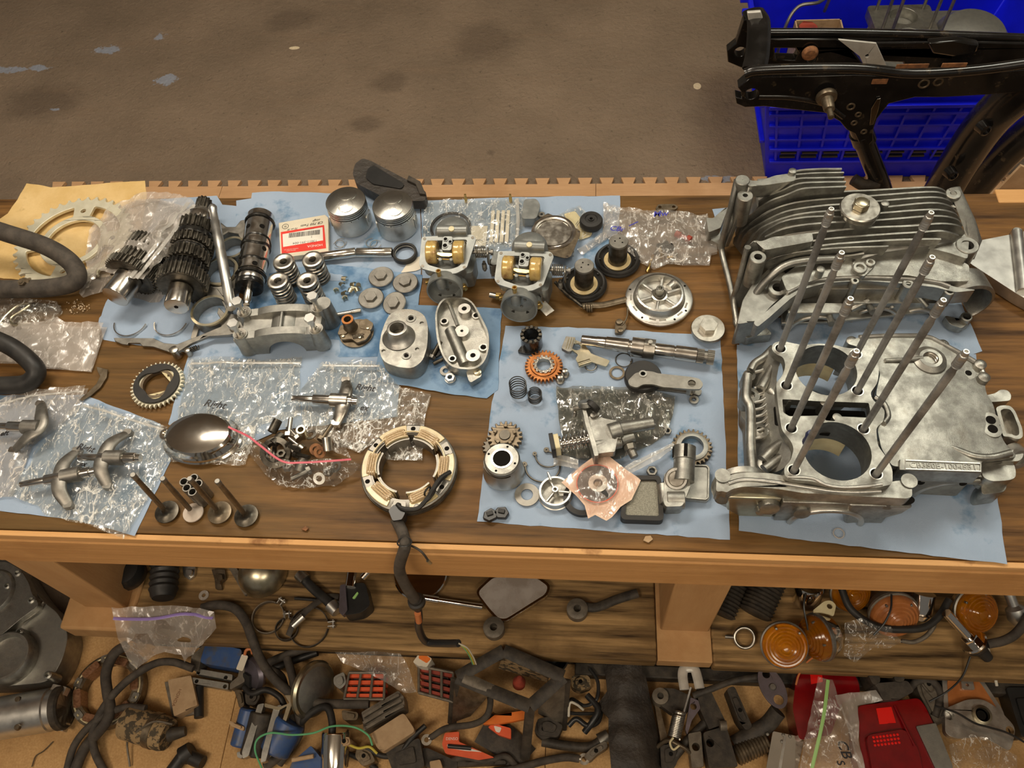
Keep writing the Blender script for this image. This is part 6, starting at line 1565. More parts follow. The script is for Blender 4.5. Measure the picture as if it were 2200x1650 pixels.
# big hex cap on the fins
q=t.p(*z7(1095,330),132)
o=t.part('oil_cap',G().to(TR(q.x,q.y,0)).lathe([(0,118),(25,118),(27,127),(29.5,128.5),(29.5,131),(28,132.5),(0,132.5)],56),'steel')
t.part('cap_hex',G().to(TR(q.x,q.y,132)).hexa(12.5,0,11,.35).lathe([(10.5,11),(8,12),(0,13)],24),'gold_zinc',bev=1.2,under=o)
t.part('cap_seat',G().to(TR(q.x+3,q.y-4,0)).lathe([(26,90),(24,120),(0,120)],48),'cast')
for x,y,h in ((1265,300,130),(640,80,134),(830,745,100)):q=t.p(*z7(x,y),h); t.part('plug',G().to(TR(q.x,q.y,h-16)).lathe([(6,0),(6,15),(4,16),(0,16)],18),'cast')
# right end plate
face('end_plate',[(1690,200,124),(1745,190,124),(1790,290,116),(1850,420,104),(1895,560,90),(1840,690,70),(1800,640,76),(1790,480,98)],120)
web('end_shoulder',[(1640,480),(1790,500),(1830,560),(1820,680),(1700,640),(1500,590),(1400,620),(1380,560),(1520,530)],96,50)
# front apron and lower flange
web('front_apron',[(560,800),(700,700),(900,670),(1050,690),(1100,650),(1290,640),(1400,600),(1500,640),(1700,660),(1830,720),(1830,830),(1640,830),(1420,790),(1100,790),(860,800),(700,850),(600,900)],84,50)
web('flange_rail',[(370,1110),(500,1000),(640,880),(740,830),(1040,800),(1400,812),(1620,830),(1740,870),(1880,890),(1740,905),(1600,870),(1380,845),(1100,825),(860,842),(720,880),(620,950),(480,1075),(400,1140)],78,50,m='cast_mid')
t.part('joint_bead',G().tube([t.p(*z7(x,y),80) for x,y in ((600,910),(740,838),(900,815),(1100,805),(1400,815),(1600,835),(1700,865))],3,n=8),'cast_bright')
t.part('curved_rail',G().tube([t.p(*z7(x,y),h) for x,y,h in ((330,1040,30),(400,900,60),(500,790,84),(600,720,94),(760,690,96),(980,680,94))],6,n=10),'cast')
for x,y,h,r_,ri in ((538,872,70,15,8),(335,1022,40,10,5),(420,1115,26,10,7),(1095,735,92,11,6),(1165,700,92,8,4),(1420,845,80,9,4),(655,945,60,9,4),(1060,825,82,7,3),(660,885,66,6,3),(1815,1068,24,9,6),(1700,895,76,8,5)):boss(x,y,h,r_,ri,2 if h < 60 else 46)
web('boss_block',[(1040,700),(1130,650),(1200,670),(1200,720),(1120,800),(1060,770)],88,60)
web('left_toe',[(262,1140),(300,1060),(380,1080),(480,1160),(500,1190),(380,1200),(330,1215),(280,1180)],22,2)
web('left_slope',[(262,1120),(300,960),(360,860),(480,740),(560,720),(640,870),(500,990),(400,1100)],60,6,m='cast_mid')
# bearing saddles facing the viewer
Yq=y7(1100,1120,2)
def arch7(x0,x1,cxx,rr,H,Yl,th,m='cast'):
    P=[(x0,1),(cxx-rr,1)]+[(cxx+rr*cos(a),1+rr*sin(a)) for a in [pi-i*pi/18 for i in range(1,18)]]+[(cxx+rr,1),(x1,1),(x1,H),(x0,H)]
    t.part('saddle_wall',G().to(Matrix.Translation((0,Yl,0)) @ VX).prism(P,-th,0),m,bev=1.5)
    t.part('saddle_lip',G().tube([Vector((cxx+(rr+2)*cos(a),Yl-1,1+(rr+2)*sin(a))) for a in [pi-i*pi/20 for i in range(21)]],3,n=8,raw=True),'cast_bright')
def lx(x,y,h=0):return t.p2(*z7(x,y),h)[0]
arch7(lx(560,1150),lx(930,1150),lx(770,1170),34,46,y7(770,1160,2),20)
arch7(lx(940,1100),lx(1330,1100),lx(1180,1105),31,46,y7(1180,1095,2),18)
arch7(lx(1330,1080),lx(1560,1080),lx(1465,1085),22,40,y7(1465,1080,2),18)
t.part('rear_wall',G().to(Matrix.Translation((0,y7(1100,900,60) ,0)) @ VX).prism([(lx(560,1000,30),4),(lx(1640,900,30),4),(lx(1640,900,60),66),(lx(640,900,60),66)],-10,0),'cast_dark',bev=1)
t.part('rear_floor',G().prism(L2(t,z7,[(560,1000),(640,920),(1600,900),(1560,1040),(900,1110),(560,1120)],20),16,22),'cast_mid',bev=1)
for x,y,xx,yy in ((980,960,1060,900),(1030,1020,1150,960),(1310,1010,1280,930),(1540,1000,1480,930),(1140,980,1180,1040),(880,1040,900,1120)):t.part('inner_rib',G().rod(t.p(*z7(x,y),34),t.p(*z7(xx,yy),44),5,n=10),'cast')
t.part('starter_cradle',G().to(frame(t.p(*z7(1790,950),40),(.15,-1,.05))).lathe([(40,-26),(41,10),(36,12),(34,8),(34,-26)],40,closed=True,a0=R(-60),a1=R(130)),'cast')
t.part('cradle_floor',G().to(frame(t.p(*z7(1790,950),40),(.15,-1,.05))).lathe([(35,-26),(0,-26)],36),'cast_mid')
web('right_foot',[(1660,1060),(1800,1090),(1830,1110),(1780,1150),(1700,1120)],16,2)
t=TC('case_bracket','small cast bracket arm sticking out beyond the fins','bracket',z7,110,430,30,base=BT)
t.part('arm',G().prism(rnd(L2(t,z7,[(55,400),(100,405),(185,330),(200,340),(150,470),(70,500)],30),3),8,30),'cast_mid',bev=2); t.part('toe',G().prism(rnd(L2(t,z7,[(70,500),(150,480),(150,590),(90,560)],12),3),1,14),'cast',bev=2)
# far right cover
t=TC('wedge_cover','smooth silver triangular side cover at the bench end','engine cover',z7,2060,700,20,base=BT)
P=rnd(L2(t,z7,[(1830,690),(1900,545),(2130,500),(2150,480),(2190,478),(2300,500),(2300,980),(2170,910)],26),8)
t.part('cover_shell',G().prism(P,0,22,top=None),'satin',bev=6)
t.part('raised_edge',G().tube([t.p(*z7(x,y),26) for x,y in ((2150,500),(2165,640),(2180,760),(2195,900))],9,n=12),'satin'); boss(2160,490,30,9,4,2)
# ------------------------------------------------------------------ front-left of the bench
t=TC('drive_sprocket','small black sprocket ring with pale three-lobed carrier','sprocket',z4,1240,315,5)
P=rnd([(-27,-27),(-5,-14),(14,-27),(26,-14),(30,24),(12,27),(-22,6)],9,5)
t.part('tooth_ring',G().prism(gearpoly(43,37.5,36,.24,.2),0,6,[circ(0,0,26,36)]),'sprocket_gold',bev=.5)
A=R(25)
lob=rnd([(30*cos(a) ,30*sin(a)) for a in (R(55),R(175),R(295))],9,5)
t.part('black_ring',G().prism(circ(0,0,36.5,56),6,10,[[((25.5+5*cos(3*(u-R(48))))*cos(u),(25.5+5*cos(3*(u-R(48))))*sin(u)) for u in [2*pi*i/48 for i in range(48)]]]),'rubber',bev=.8)
for a in (48,168+120):
    t.part('carrier_lug',G().at(0,0,0,R(a)).prism(rnd([(28,-5),(28,5),(21,20),(17,14),(17,-14),(21,-20)],3),2,7,[circ(23,0,3.2,14)]),'ivory',bev=.8)
t.part('inner_ring',G().lathe([(26.5,1),(26.5,8),(22,8),(22,1)],48,closed=True),'brown_iron')
t=TC('metal_band','thin dark curved metal band behind the striped sprocket','strip',z4,800,300,2)
t.body(G().prism(L2(t,z4,[(760,175),(850,200),(840,260),(790,340),(720,400),(650,440),(620,438),(690,380),(760,310),(790,250),(770,215)],2),0,2.5),'brown_iron',bev=.4)
# frosted bags under the second crash bar
bag('parts_bag','crumpled clear bag with a bent hook between the crash bars',[(0,638,6),(60,642,12),(125,650,8),(132,668,6),(110,695,4),(60,700,4),(-60,705,4),(-60,640,6)],[(40,668,24),(90,668,18)],'bag_clear',71,step=6,amp=5,sc=.035)
t=TC('hook_wire','gold bent steel hook inside the crumpled clear bag','hook',z1,150,1130,4)
t.body(G().tube([t.p(*z1(x,y),8) for x,y in ((0,1190),(60,1120),(150,1050),(240,1040),(180,1090),(90,1150),(110,1200),(240,1200))],2.6,n=8),'gold_zinc')
bag('frosted_bag','flat frosted bag of small parts under the lower crash bar',[z1(-200,1180)+(4,),z1(0,1185)+(8,),z1(200,1190)+(10,),z1(400,1170)+(8,),z1(445,1135)+(22,),z1(520,1190)+(10,),z1(820,1190)+(12,),z1(790,1330)+(5,),z1(715,1570)+(3,),z1(520,1550)+(4,),z1(360,1540)+(4,),z1(100,1500)+(4,),z1(-200,1500)+(4,)],[z1(250,1350)+(16,),z1(600,1300)+(12,)],'bag_milky',72,step=7,amp=4,sc=.028)
# bags with shafted cams on top
bag('zip_bag','clear zip bag lying under the cam with its shaft at the bench end',[z4(-200,460)+(3,),z4(0,440)+(8,),z4(120,380)+(8,),z4(400,340)+(8,),z4(680,325)+(8,),z4(655,420)+(6,),z4(600,520)+(3,),z4(500,620)+(3,),z4(250,800)+(3,),z4(100,1200)+(2,),z4(-200,1220)+(2,)],[z4(300,550)+(12,),z4(100,900)+(12,)],'bag_thick',73,step=7,amp=4,sc=.032,
    zips=[([z4(0,470)+(9,),z4(300,400)+(9,),z4(655,375)+(8,)],'zip_band',2)],write=[(*z4(30,712),8,12,'Left','ink',10)])
bag('zip_bag','clear zip bag under the two crossed cams, creased to its corner',[z4(620,460)+(4,),z4(760,470)+(8,),z4(900,530)+(8,),z4(1120,570)+(8,),z4(1320,640)+(6,),z4(1265,720)+(5,),z4(1330,880)+(3,),z4(1200,1150)+(3,),z4(1000,1500)+(2,),z4(970,1530)+(2,),z4(700,1420)+(3,),z4(350,1340)+(3,),z4(300,1270)+(3,),z4(60,1180)+(3,),z4(300,820)+(4,),z4(480,620)+(4,)],[z4(900,1200)+(12,),z4(700,700)+(12,),z4(1100,850)+(10,),z4(500,1000)+(12,)],'bag_clear',74,step=6,amp=4.5,sc=.032,
    zips=[([z4(660,480)+(8,),z4(950,570)+(9,),z4(1290,670)+(8,)],'zip_band',2)],write=[(*z4(690,830),10,14,'Right','ink',-12),(*z4(660,950),8,11,'ex','ink',-5)])
def camarm(label,z,a,b,c,up,dn,h,dark=True,tip=None,bow=-1):
    """rocker: shaft from a to b, collar at c, curved arms ending at up and dn"""
    t=T('rocker_arm',label,'rocker arm',*z(*c),h,base=BT+.004)
    A,B,C=t.p(*z(*a),h),t.p(*z(*b),h),t.p(*z(*c),h); d=(B-A).normalized(); L=(B-A).length; F=frame(A,d); m='steel_dull' if dark else 'steel'
    lc=(C-A).dot(d)
    t.part('shaft',G().to(F).lathe([(0,0),(4,0),(4.6,.6),(4.6,8),(5.2,9),(5.2,L*.32),(7.6,L*.33),(8,L*.34),(8,L*.92),(6,L*.925),(6,L),(0,L)],28),'steel_shiny')
    t.part('collar',G().to(F).lathe([(8,lc-14),(11,lc-13),(11.5,lc+14),(8,lc+15)],30),m)
    t.part('oil_hole',G().to(F @ TR(0,0,lc+8) @ RX(90)).lathe([(3.4,8),(3.4,12),(0,12.2)],14),'oily_black') if dark else None
    U,D=t.p(*z(*up),7),t.p(*z(*dn),7); Cb=C+d*(15*bow); Cb.z=h+2
    M1=(U+Cb)*.5+d*(5*bow); M2=(D+Cb)*.5+d*(5*bow); M1.z=M2.z=h
    q=catmull([U,M1,Cb,M2,D],7); n=len(q)
    t.part('crescent_arm',G().tube(q,[7+4.6*sin(pi*i/n) for i in range(n)],n=16,raw=True,flat=(1.0,.42)),m)
    for E_ in (U,D):t.part('contact_pad',G().to(TR(E_.x,E_.y,7) @ Matrix.Rotation(atan2(d.y,d.x),4,'Z')).prism(rnd(rect(13,9),3),-6,4),'steel_shiny' if tip else m,bev=1.4)
    return t
camarm('rocker arm with shaft on the zip bag nearest the bench end',z4,(-60,640),(330,655),(250,650),(320,470),(110,835),22,tip=True,bow=1)
camarm('rocker arm with a long stepped shaft, lower of two crossed ones',z4,(160,1105),(755,995),(560,1030),(610,835),(540,1270),16)
camarm('rocker arm overlapping the other and pointing at the oval chrome cover',z4,(620,888),(1108,895),(900,890),(1010,695),(850,1120),20)
camarm('bright rocker arm with shaft behind the open hardware bag',z5,(930,503),(1385,525),(1260,510),(1305,380),(1235,680),14,dark=False,tip=True,bow=.5)
# bags marked in pen
bag('zip_bag','clear zip bag marked in black pen behind the oval chrome cover',[z5(225,225)+(5,),z5(420,215)+(6,),z5(700,235)+(6,),z5(1000,215)+(4,),z5(980,300)+(4,),z5(990,620)+(4,),z5(700,680)+(4,),z5(600,960)+(3,),z5(560,968)+(3,),z5(60,940)+(3,),z5(100,780)+(3,),z5(150,520)+(3,)],[z5(500,400)+(8,),z5(350,600)+(10,),z5(750,450)+(8,)],'bag_clear',75,step=6,amp=4.2,sc=.033,
    zips=[([z5(225,262)+(8,),z5(600,258)+(8,),z5(990,258)+(7,)],'zip_band',2.2)],write=[(*z5(400,555),9,17,'Right','ink',-8)])
bag('zip_bag','clear zip bag marked in black pen under the bright rocker arm',[z5(1140,255)+(5,),z5(1400,235)+(6,),z5(1545,260)+(6,),z5(1640,380)+(5,),z5(1690,430)+(3,),z5(1665,640)+(3,),z5(1640,700)+(3,),z5(1400,880)+(3,),z5(1250,820)+(3,),z5(1000,680)+(3,),z5(990,430)+(3,)],[z5(1400,600)+(8,),z5(1250,350)+(8,)],'bag_clear',76,step=6,amp=4.2,sc=.033,
    zips=[([z5(1145,275)+(8,),z5(1540,285)+(8,)],'zip_band',2)],write=[(*z5(1440,440),9,15,'Right','ink',-6),(*z5(1430,570),9,13,'ex','ink',-8)])
bag('clear_bag','thin clear bag crossing bare wood into the stator ring',[z5(1690,430)+(3,),z5(1895,475)+(2,),z5(1850,660)+(3,),z5(1835,930)+(3,),z5(1580,925)+(3,),z5(1540,780)+(3,),z5(1640,690)+(3,)],[z5(1750,600)+(8,)],'bag_clear',77,step=6,amp=3.6,sc=.045)
# oval chrome cover
t=TC('point_cover','shiny oval chrome cover with two screw ears','engine cover',z4,1580,730,12)
def oval(k,zz):return [(x*k,y*k,zz) for x,y in circ(0,0,60,56,ry=42)]
lev=[(1.0,0),(1.02,2),(1.02,5),(.97,7),(.97,12),(.90,16),(.86,22),(.80,25),(.60,28),(.30,29.5)]
vs_=[p_ for k,zz in lev for p_ in oval(k,zz)]+[(0,0,30)]; n=56; fs=[]
for i in range(len(lev)-1):
    for j in range(n):fs.append((i*n+j,i*n+(j+1) % n,(i+1)*n+(j+1) % n,(i+1)*n+j))
b_=(len(lev)-1)*n; fs += [(b_+j,b_+(j+1) % n,len(vs_)-1) for j in range(n)]+[tuple(reversed(range(n)))]
t.part('shell',G().add(vs_,fs),'chrome',smooth=25)
for x,y in ((1305,705),(1795,700)):
    q=t.p(*z4(x,y),18); t.part('screw_ear',G().to(TR(q.x,q.y,4)).lathe([(11,0),(10.5,13),(9,15),(5.4,15),(4.6,6),(0,6)],28),'chrome')
    t.part('screw_hole',G().to(TR(q.x,q.y,10.4)).lathe([(4.4,0),(0,.2)],16),'oily_black')
# open bag of hardware
t=TC('gear_washer','dark ribbed ring on top of the hardware in the open bag','ring',z5,830,850,22); t.body(G().to(RX(20) @ TR(0,0,20)).lathe([(23,0),(23,9),(15,11),(13,3)],36,closed=True),'dark_steel')
rg=random.Random(11)
hw={}
def hwproto(kind):
    if kind in hw:return hw[kind]
    g=G()
    if kind == 'hex_bolt':g.hexa(7,0,6).lathe([(3.6,6),(3.6,30),(0,30)],12)
    elif kind == 'socket_screw':g.lathe([(0,0),(6,0),(6,7),(3,7),(3,30),(0,30)],14)
    elif kind == 'flat_washer':g.lathe([(9,0),(9,1.6),(4.5,1.6),(4.5,0)],20,closed=True)
    elif kind == 'hex_nut':g.prism(circ(0,0,7,6),0,6,[circ(0,0,3.5,12)])
    else:g.lathe([(7,0),(7,20),(4.5,20),(4.5,0)],18,closed=True)
    hw[kind]=g.mesh(kind); return hw[kind]
spots=[(790,740,'spacer_tube','dark_steel','dark spacer tube at the rear of the open bag'),(860,760,'spacer_tube','dark_steel','dark spacer tube resting on another in the open bag'),(905,770,'hex_bolt','steel','bright bolt standing at the back of the open bag'),(1015,765,'spacer_tube','gold_zinc','brassy tube facing up in the open bag'),(980,790,'hex_bolt','steel','long shiny bolt lying across the bag middle'),(1060,760,'flat_washer','steel','thin washer near the rear lip of the open bag'),(1095,860,'flat_washer','rust','rusty orange washer in the open bag'),(1120,880,'flat_washer','rust','rusty washer half under another in the open bag'),(960,850,'hex_nut','steel_dull','nut at the middle of the open bag'),(1010,860,'socket_screw','steel','screw head facing up beside the rusty washers'),(900,830,'hex_bolt','dark_steel','dark bolt beside the ribbed ring'),(1180,870,'spacer_tube','steel','small silver tube at the bag corner'),(950,890,'socket_screw','dark_steel','dark screw at the front lip of the open bag'),(860,900,'hex_nut','dark_steel','dark nut under the front lip of the open bag'),(1130,800,'hex_bolt','brown_iron','brown bolt towards the rear seam of the open bag'),(800,960,'hex_bolt','dark_steel','dark bolt seen through the bag front, ring side'),(900,990,'hex_nut','steel_dull','grey nut seen through the bag front'),(980,1010,'spacer_tube','steel_dull','grey tube seen through the bag front'),(1120,1060,'flat_washer','satin','bright washer seen through the bag front corner'),(1060,1000,'hex_bolt','steel_dull','grey bolt seen through the bag middle'),(1190,1020,'hex_nut','steel_dull','grey nut seen through the bag by the stator'),(1240,980,'flat_washer','steel_dull','grey washer seen through the bag by the stator'),(760,920,'flat_washer','dark_steel','dark washer seen through the bag, cover side')]
for k,(x,y,kind,mm_,lb) in enumerate(spots):
    px,py=z5(x,y); hgt=26 if y < 905 else 14
    me=hwproto(kind).copy(); me.materials.clear(); me.materials.append(MT[mm_])
    o=bpy.data.objects.new(kind,me); COL.objects.link(o)
    a=rg.uniform(0,360); fl_=(RX(rg.uniform(60,100)) if kind in ('hex_bolt','socket_screw','spacer_tube') and x not in (1015,) else RX(rg.uniform(-35,35)))
    mtx=mw(px,py,hgt,BT); mtx=Matrix.Translation((0,0,hgt*.001)) @ mtx @ RZ(a) @ fl_
    o.matrix_world=mtx; o['label']=lb; o['category']={'hex_bolt':'bolt','socket_screw':'screw','flat_washer':'washer','hex_nut':'nut','spacer_tube':'tube'}[kind]; o['group']='loose hardware in the open zip bag'
tb=bag('hardware_bag','open clear zip bag full of loose bolts and washers',[z5(490,700)+(30,),z5(620,745)+(32,),z5(700,800)+(34,),z5(860,925)+(34,),z5(1000,935)+(34,),z5(1180,925)+(34,),z5(1340,925)+(30,),z5(1400,965)+(20,),z5(1370,1030)+(8,),z5(1230,1120)+(4,),z5(1000,1132)+(4,),z5(830,1110)+(4,),z5(740,1030)+(5,),z5(660,930)+(10,),z5(560,780)+(20,)],[z5(900,1000)+(30,),z5(1150,1000)+(30,)],'bag_clear',78,step=6,amp=3.5,sc=.035,bottom=False,
    zips=[([z5(490,705)+(32,),z5(620,765)+(36,),z5(700,825)+(37,),z5(860,940)+(38,),z5(1000,950)+(38,),z5(1180,940)+(38,),z5(1340,928)+(32,)],'red_zip',1.6)])
t=tb
P=[z5(490,700)+(30,),z5(700,640)+(30,),z5(850,600)+(26,),z5(1020,585)+(24,),z5(1150,650)+(24,),z5(1260,760)+(26,),z5(1340,920)+(30,),z5(1200,865)+(20,),z5(1050,760)+(18,),z5(900,700)+(16,),z5(740,760)+(14,),z5(640,745)+(22,)]
lp=[t.p(*p_) for p_ in P]
def hz(x,y):
    sw=sz=0
    for q in lp:
        d=((q.x-x) ** 2+(q.y-y) ** 2+4) ** 1.6; sw += 1/d; sz += q.z/d
    return sz/sw+wr(x,y,4,.04,5)+ridge(x,y,1.6,.05,8)
t.part('rear_film',sheetgeo([(q.x,q.y) for q in lp],hz,6,79),'bag_clear',smooth=28)
# valves and guides
def valve(label,x,y,tx_,ty_,m):
    t=TC('engine_valve',label,'valve',z4,x,y,3)
    t.part('valve_head',G().lathe([(0,0),(16 if m != 'chalk' else 13.5,0),(17.5 if m != 'chalk' else 15,2.6),(17.2 if m != 'chalk' else 14.6,4),(9,5.5),(5.5,9),(4,16),(0,16)],40),m)
    b=Vector((0,0,14)); hi,lo_=140,40; tp=z4(tx_,ty_)
    for _ in range(30):
        mid=(hi+lo_)/2; q=t.p(tp[0],tp[1],mid)
        if q.y > 0+(0):lo_=mid
        else:hi_=mid; hi=mid
    q=t.p(tp[0],tp[1],mid); top=Vector((q.x,q.y,mid)); d=top-b; L=d.length
    t.part('stem',G().to(frame(b,d)).lathe([(4,-3),(3.6,4),(3.8,L*.4),(3.9,L*.55),(3.4,L*.9),(0,L*.9)],20),'brown_iron')
    t.part('stem_tip',G().to(frame(b,d)).lathe([(3.3,L*.9),(3.9,L*.92),(3.9,L-1),(3.2,L),(0,L)],20),'steel_dull')
valve('dark grey valve standing on its head nearest the towel corner',1315,1320,1045,1025,'dark_steel')
valve('valve with chalky white head standing beside the guide tubes',1522,1325,1280,1055,'chalk')
valve('brown-black valve standing in front of the guide tubes',1730,1325,1492,1055,'brown_iron')
valve('dark grey valve standing farthest from the guide tubes',1940,1350,1710,1075,'dark_steel')
for k,(x,y) in enumerate(((1447,1080),(1470,1128),(1515,1160),(1525,1050),(1560,1095))):
    t=TC('valve_guide','short grey valve guide tube in the tight upright bundle','tube',z4,x,y,40,group='bundle of upright valve guide tubes')
    t.body(G().lathe([(6.8,0),(6.8,38),(6.2,40),(4.8,40),(4.8,0)],26,closed=True),'steel_dull')
    t.o['label']=['upright valve guide tube, nearest the chalky valve','upright valve guide tube, second from the front of the bundle','upright valve guide tube, frontmost of the bundle','upright valve guide tube, rearmost behind the valve stem','upright valve guide tube, partly hidden beside the valve stem'][k]
t=TC('seed_husk','tiny brown husk on bare wood in front of the valves','chip',z5,1022,1408,0); t.body(G().prism([(-5,-2),(2,-4),(5,0),(0,3)],-1,1.5),'rust')
t=TC('sawdust_crumbs','pale crumbs scattered on the wood near the crash bar','crumbs',z1,610,1060,0,kind='stuff')
g=G(); rg=random.Random(4)
for k in range(70):
    x,y=rg.gauss(0,9),rg.gauss(0,6); s_=rg.uniform(.6,2); g.box(x,y,s_/2-1,s_,s_,s_)
t.body(g,'debris_tan')
# ------------------------------------------------------------------ stator ring with hanging harness
t=TC('stator','cream and grey stator ring with six wire-wound poles and a long harness','stator',z5,1740,985,16)
t.part('core_ring',G().lathe([(52,0),(68,0),(69,2),(69,18),(66,20),(52,20)],72,closed=True),'steel_dull')
t.part('outer_groove',G().ring(69,1.6,72,6,z=10),'dark_steel')
for k in range(6):
    a=R(-4+60*k+30) if k != 9 else 0
    a=R((62,118,178,232,298,0)[k])
    F=RZ(math.degrees(a))
    t.part('resin_face',G().to(F).prism([(67*cos(u),67*sin(u)) for u in [R(-19+38*i/10) for i in range(11)]]+[(57*cos(u),57*sin(u)) for u in [R(19-38*i/10) for i in range(11)]],19,22),'cream',bev=.8)
    w_=t.part('winding',G().to(F).prism(rnd(rect(13,30,52,0),4),4,25),'winding',bev=3)
    for j in range(4):t.part('wire_turn',G().to(F).tube([(46.5+j*3.4,-15.6,6),(46.5+j*3.4,-15.4,23),(46.5+j*3.4,0,27),(46.5+j*3.4,15.4,23),(46.5+j*3.4,15.6,6)],1.5,n=6,k=4),'winding',under=w_)
    t.part('pole_shoe',G().to(F).lathe([(44.5,1),(44.5,24),(41.5,24),(41.5,1)],10,closed=True,a0=R(-24),a1=R(24)),'steel_dull')
    t.part('coil_flange',G().to(F).lathe([(46,2),(46,28),(45,28),(45,2)],10,closed=True,a0=R(-22),a1=R(22)),'cream')
for k in range(6):
    a=R((90,148,205,265,329,29)[k]); t.part('bolt_pad',G().to(RZ(math.degrees(a))).prism(rnd([(54,-9),(66,-11),(66,11),(54,9)],3),19.5,21),'steel_dull',bev=.4)
    t.part('bolt_hole',G().to(TR(61*cos(a),61*sin(a),21)).lathe([(3.6,0),(0,.3)],16),'oily_black')
for a0_,a1_,r_ in ((70,112,55),(300,350,54),(10,50,54),(125,170,56)):t.part('lead_wire',G().ring(r_,1.3,12,6,z=24,a0=R(a0_),a1=R(a1_)),'cream')
# black lead bundle
t.part('black_leads',G().tube([t.p(*z5(x,y),h) for x,y,h in ((2030,1015,26),(1960,1060,32),(1900,1150,34),(1870,1200,30),(1800,1270,28),(1700,1270,26),(1660,1240,24))],3.2,n=8),'rubber')
t.part('black_leads',G().tube([t.p(*z5(x,y),h) for x,y,h in ((2000,1040,24),(1940,1100,30),(1890,1190,30),(1830,1240,26))],2.6,n=8),'rubber')
for x,y in ((1870,1150),(1905,1160)):q=t.p(*z5(x,y),30); t.part('cable_tie',G().to(frame(q,(1,-.6,0))).ring(6.5,1.4,16,6),'rubber')
t.part('solder_lug',G().to(TR(*t.p2(*z5(1797,1258),24),22)).lathe([(5,0),(4,4),(0,5)],14),'steel_dull')
P=L2(t,z5,[(1600,1285),(1640,1245),(1690,1255),(1720,1300),(1695,1350),(1630,1360)],22); t.part('grommet',G().prism(rnd(P,3),4,24),'black_plastic',bev=2)
yE=YF*1000
def hp(px,py,Yw):return t.wy(px,py,Yw)
hn=[t.p(*z5(1650,1340),14),t.p(*z5(1690,1420),9),t.p(*z5(1710,1480),7),hp(870,1175,.384),hp(858,1220,.372),hp(870,1255,.362),hp(893,1290,.352)]
t.part('harness_sleeve',G().tube(hn,8.2,n=14),'rubber_dusty')
for k,o_ in enumerate((-5,0,5)):t.part('braided_lead',G().tube([t.p(*z5(1650+o_*2,1335),16),t.p(*z5(1680+o_*3,1400),12),t.p(*z5(1705+o_*2,1455),12)],2.6,n=8),'rubber_dusty')
t.part('grommet',G().to(frame(hp(895,1292,.352),(0,.1,1))).lathe([(13,-4),(13,3),(10,5),(9,9),(0,9)],24),'rubber')
lw_=[hp(897,1300,.350),hp(900,1325,.345),hp(900,1350,.34),hp(915,1378,.335),hp(950,1382,.33),hp(985,1382,.325)]
t.part('taped_lead',G().tube(lw_,6.2,n=12),'black_plastic')
t.part('bare_wires',G().tube([hp(897,1317,.342),hp(900,1335,.338)],5,n=10),'orange_wire')
for k,(dx,m_) in enumerate(((0,'yellow_wire'),(4,'white_wire'),(-3,'green_wire'))):t.part('loose_wire',G().tube([hp(985,1382,.325),hp(1000+dx,1392,.322),hp(1012+dx,1410,.318),hp(1019+dx,1427,.315)],1.3,n=6),m_)
t.part('spur_wire',G().tube([t.p(*z5(1700,1520),6),t.p(*z5(1760,1530),7),hp(905,1185,.376),hp(922,1207,.372)],1.6,n=6),'rubber_dusty')
t.part('cable_tie',G().to(frame(hp(869,1165,.388),(0,-.6,-1))).ring(9.5,1.2,18,6),'black_plastic'); t.part('bullet_end',G().rod(hp(919,1204,.372),hp(925,1210,.371),2.6),'gold_zinc')
# ------------------------------------------------------------------ parts on the low shelf and on the floor mat
FM=MAT+.0008; SB=SHELF+.0008
def PR(t,nm,z,pts,h0,h1,m,bev=1.5,r=3,hs=(),label=None,under=None):
    P=L2(t,z,pts,h1); P=rnd(P,r) if r else P
    H=[circ(*t.p2(*z(x,y),h1),rr,16) for x,y,rr in hs]
    return t.part(nm,G().prism(P,h0,h1,H),m,bev,label=label,under=under)
def RD(t,nm,z,a,b,r,m,r2=None,n=20,bev=0,**k):
    A,B=t.p(*z(a[0],a[1]),a[2]),t.p(*z(b[0],b[1]),b[2]); return t.part(nm,G().rod(A,B,r,r2,n),m,bev,**k)
def HS(name,label,cat,z,pts,r,m,base=FM,n=12,ends=None,flat=None):
    c=pts[len(pts) // 2]; t=TC(name,label,cat,z,c[0],c[1],c[2],base=base)
    q=[t.p(*z(x,y),h) for x,y,h in pts]; t.part('sleeve',G().tube(q,r,n=n,flat=flat),m)
    for e in (ends or ()):
        A,B=(q[0],q[1]) if e[0] == 0 else (q[-1],q[-2]); d=(A-B).normalized()
        if e[1] == 'ring':t.part('ring_terminal',G().to(frame(A+d*9,(0,0,1))).lathe([(10,-1.2),(10,1.2),(4.6,1.2),(4.6,-1.2)],24,closed=True),'steel'); t.part('crimp',G().rod(A-d*4,A+d*3,r*.8),'steel')
        else:t.part('end_cap',G().rod(A-d*12,A+d*8,r*1.5,r*1.3),e[1])
    return t
def CYL(name,label,cat,z,a,b,prof,m,base=FM,n=36):
    t=TC(name,label,cat,z,(a[0]+b[0])/2,(a[1]+b[1])/2,a[2],base=base); A,B=t.p(*z(*a[:2]),a[2]),t.p(*z(*b[:2]),b[2])
    t.part('barrel',G().turned(A,B,prof,n),m); t.F=frame(A,B-A); t.L=(B-A).length; return t
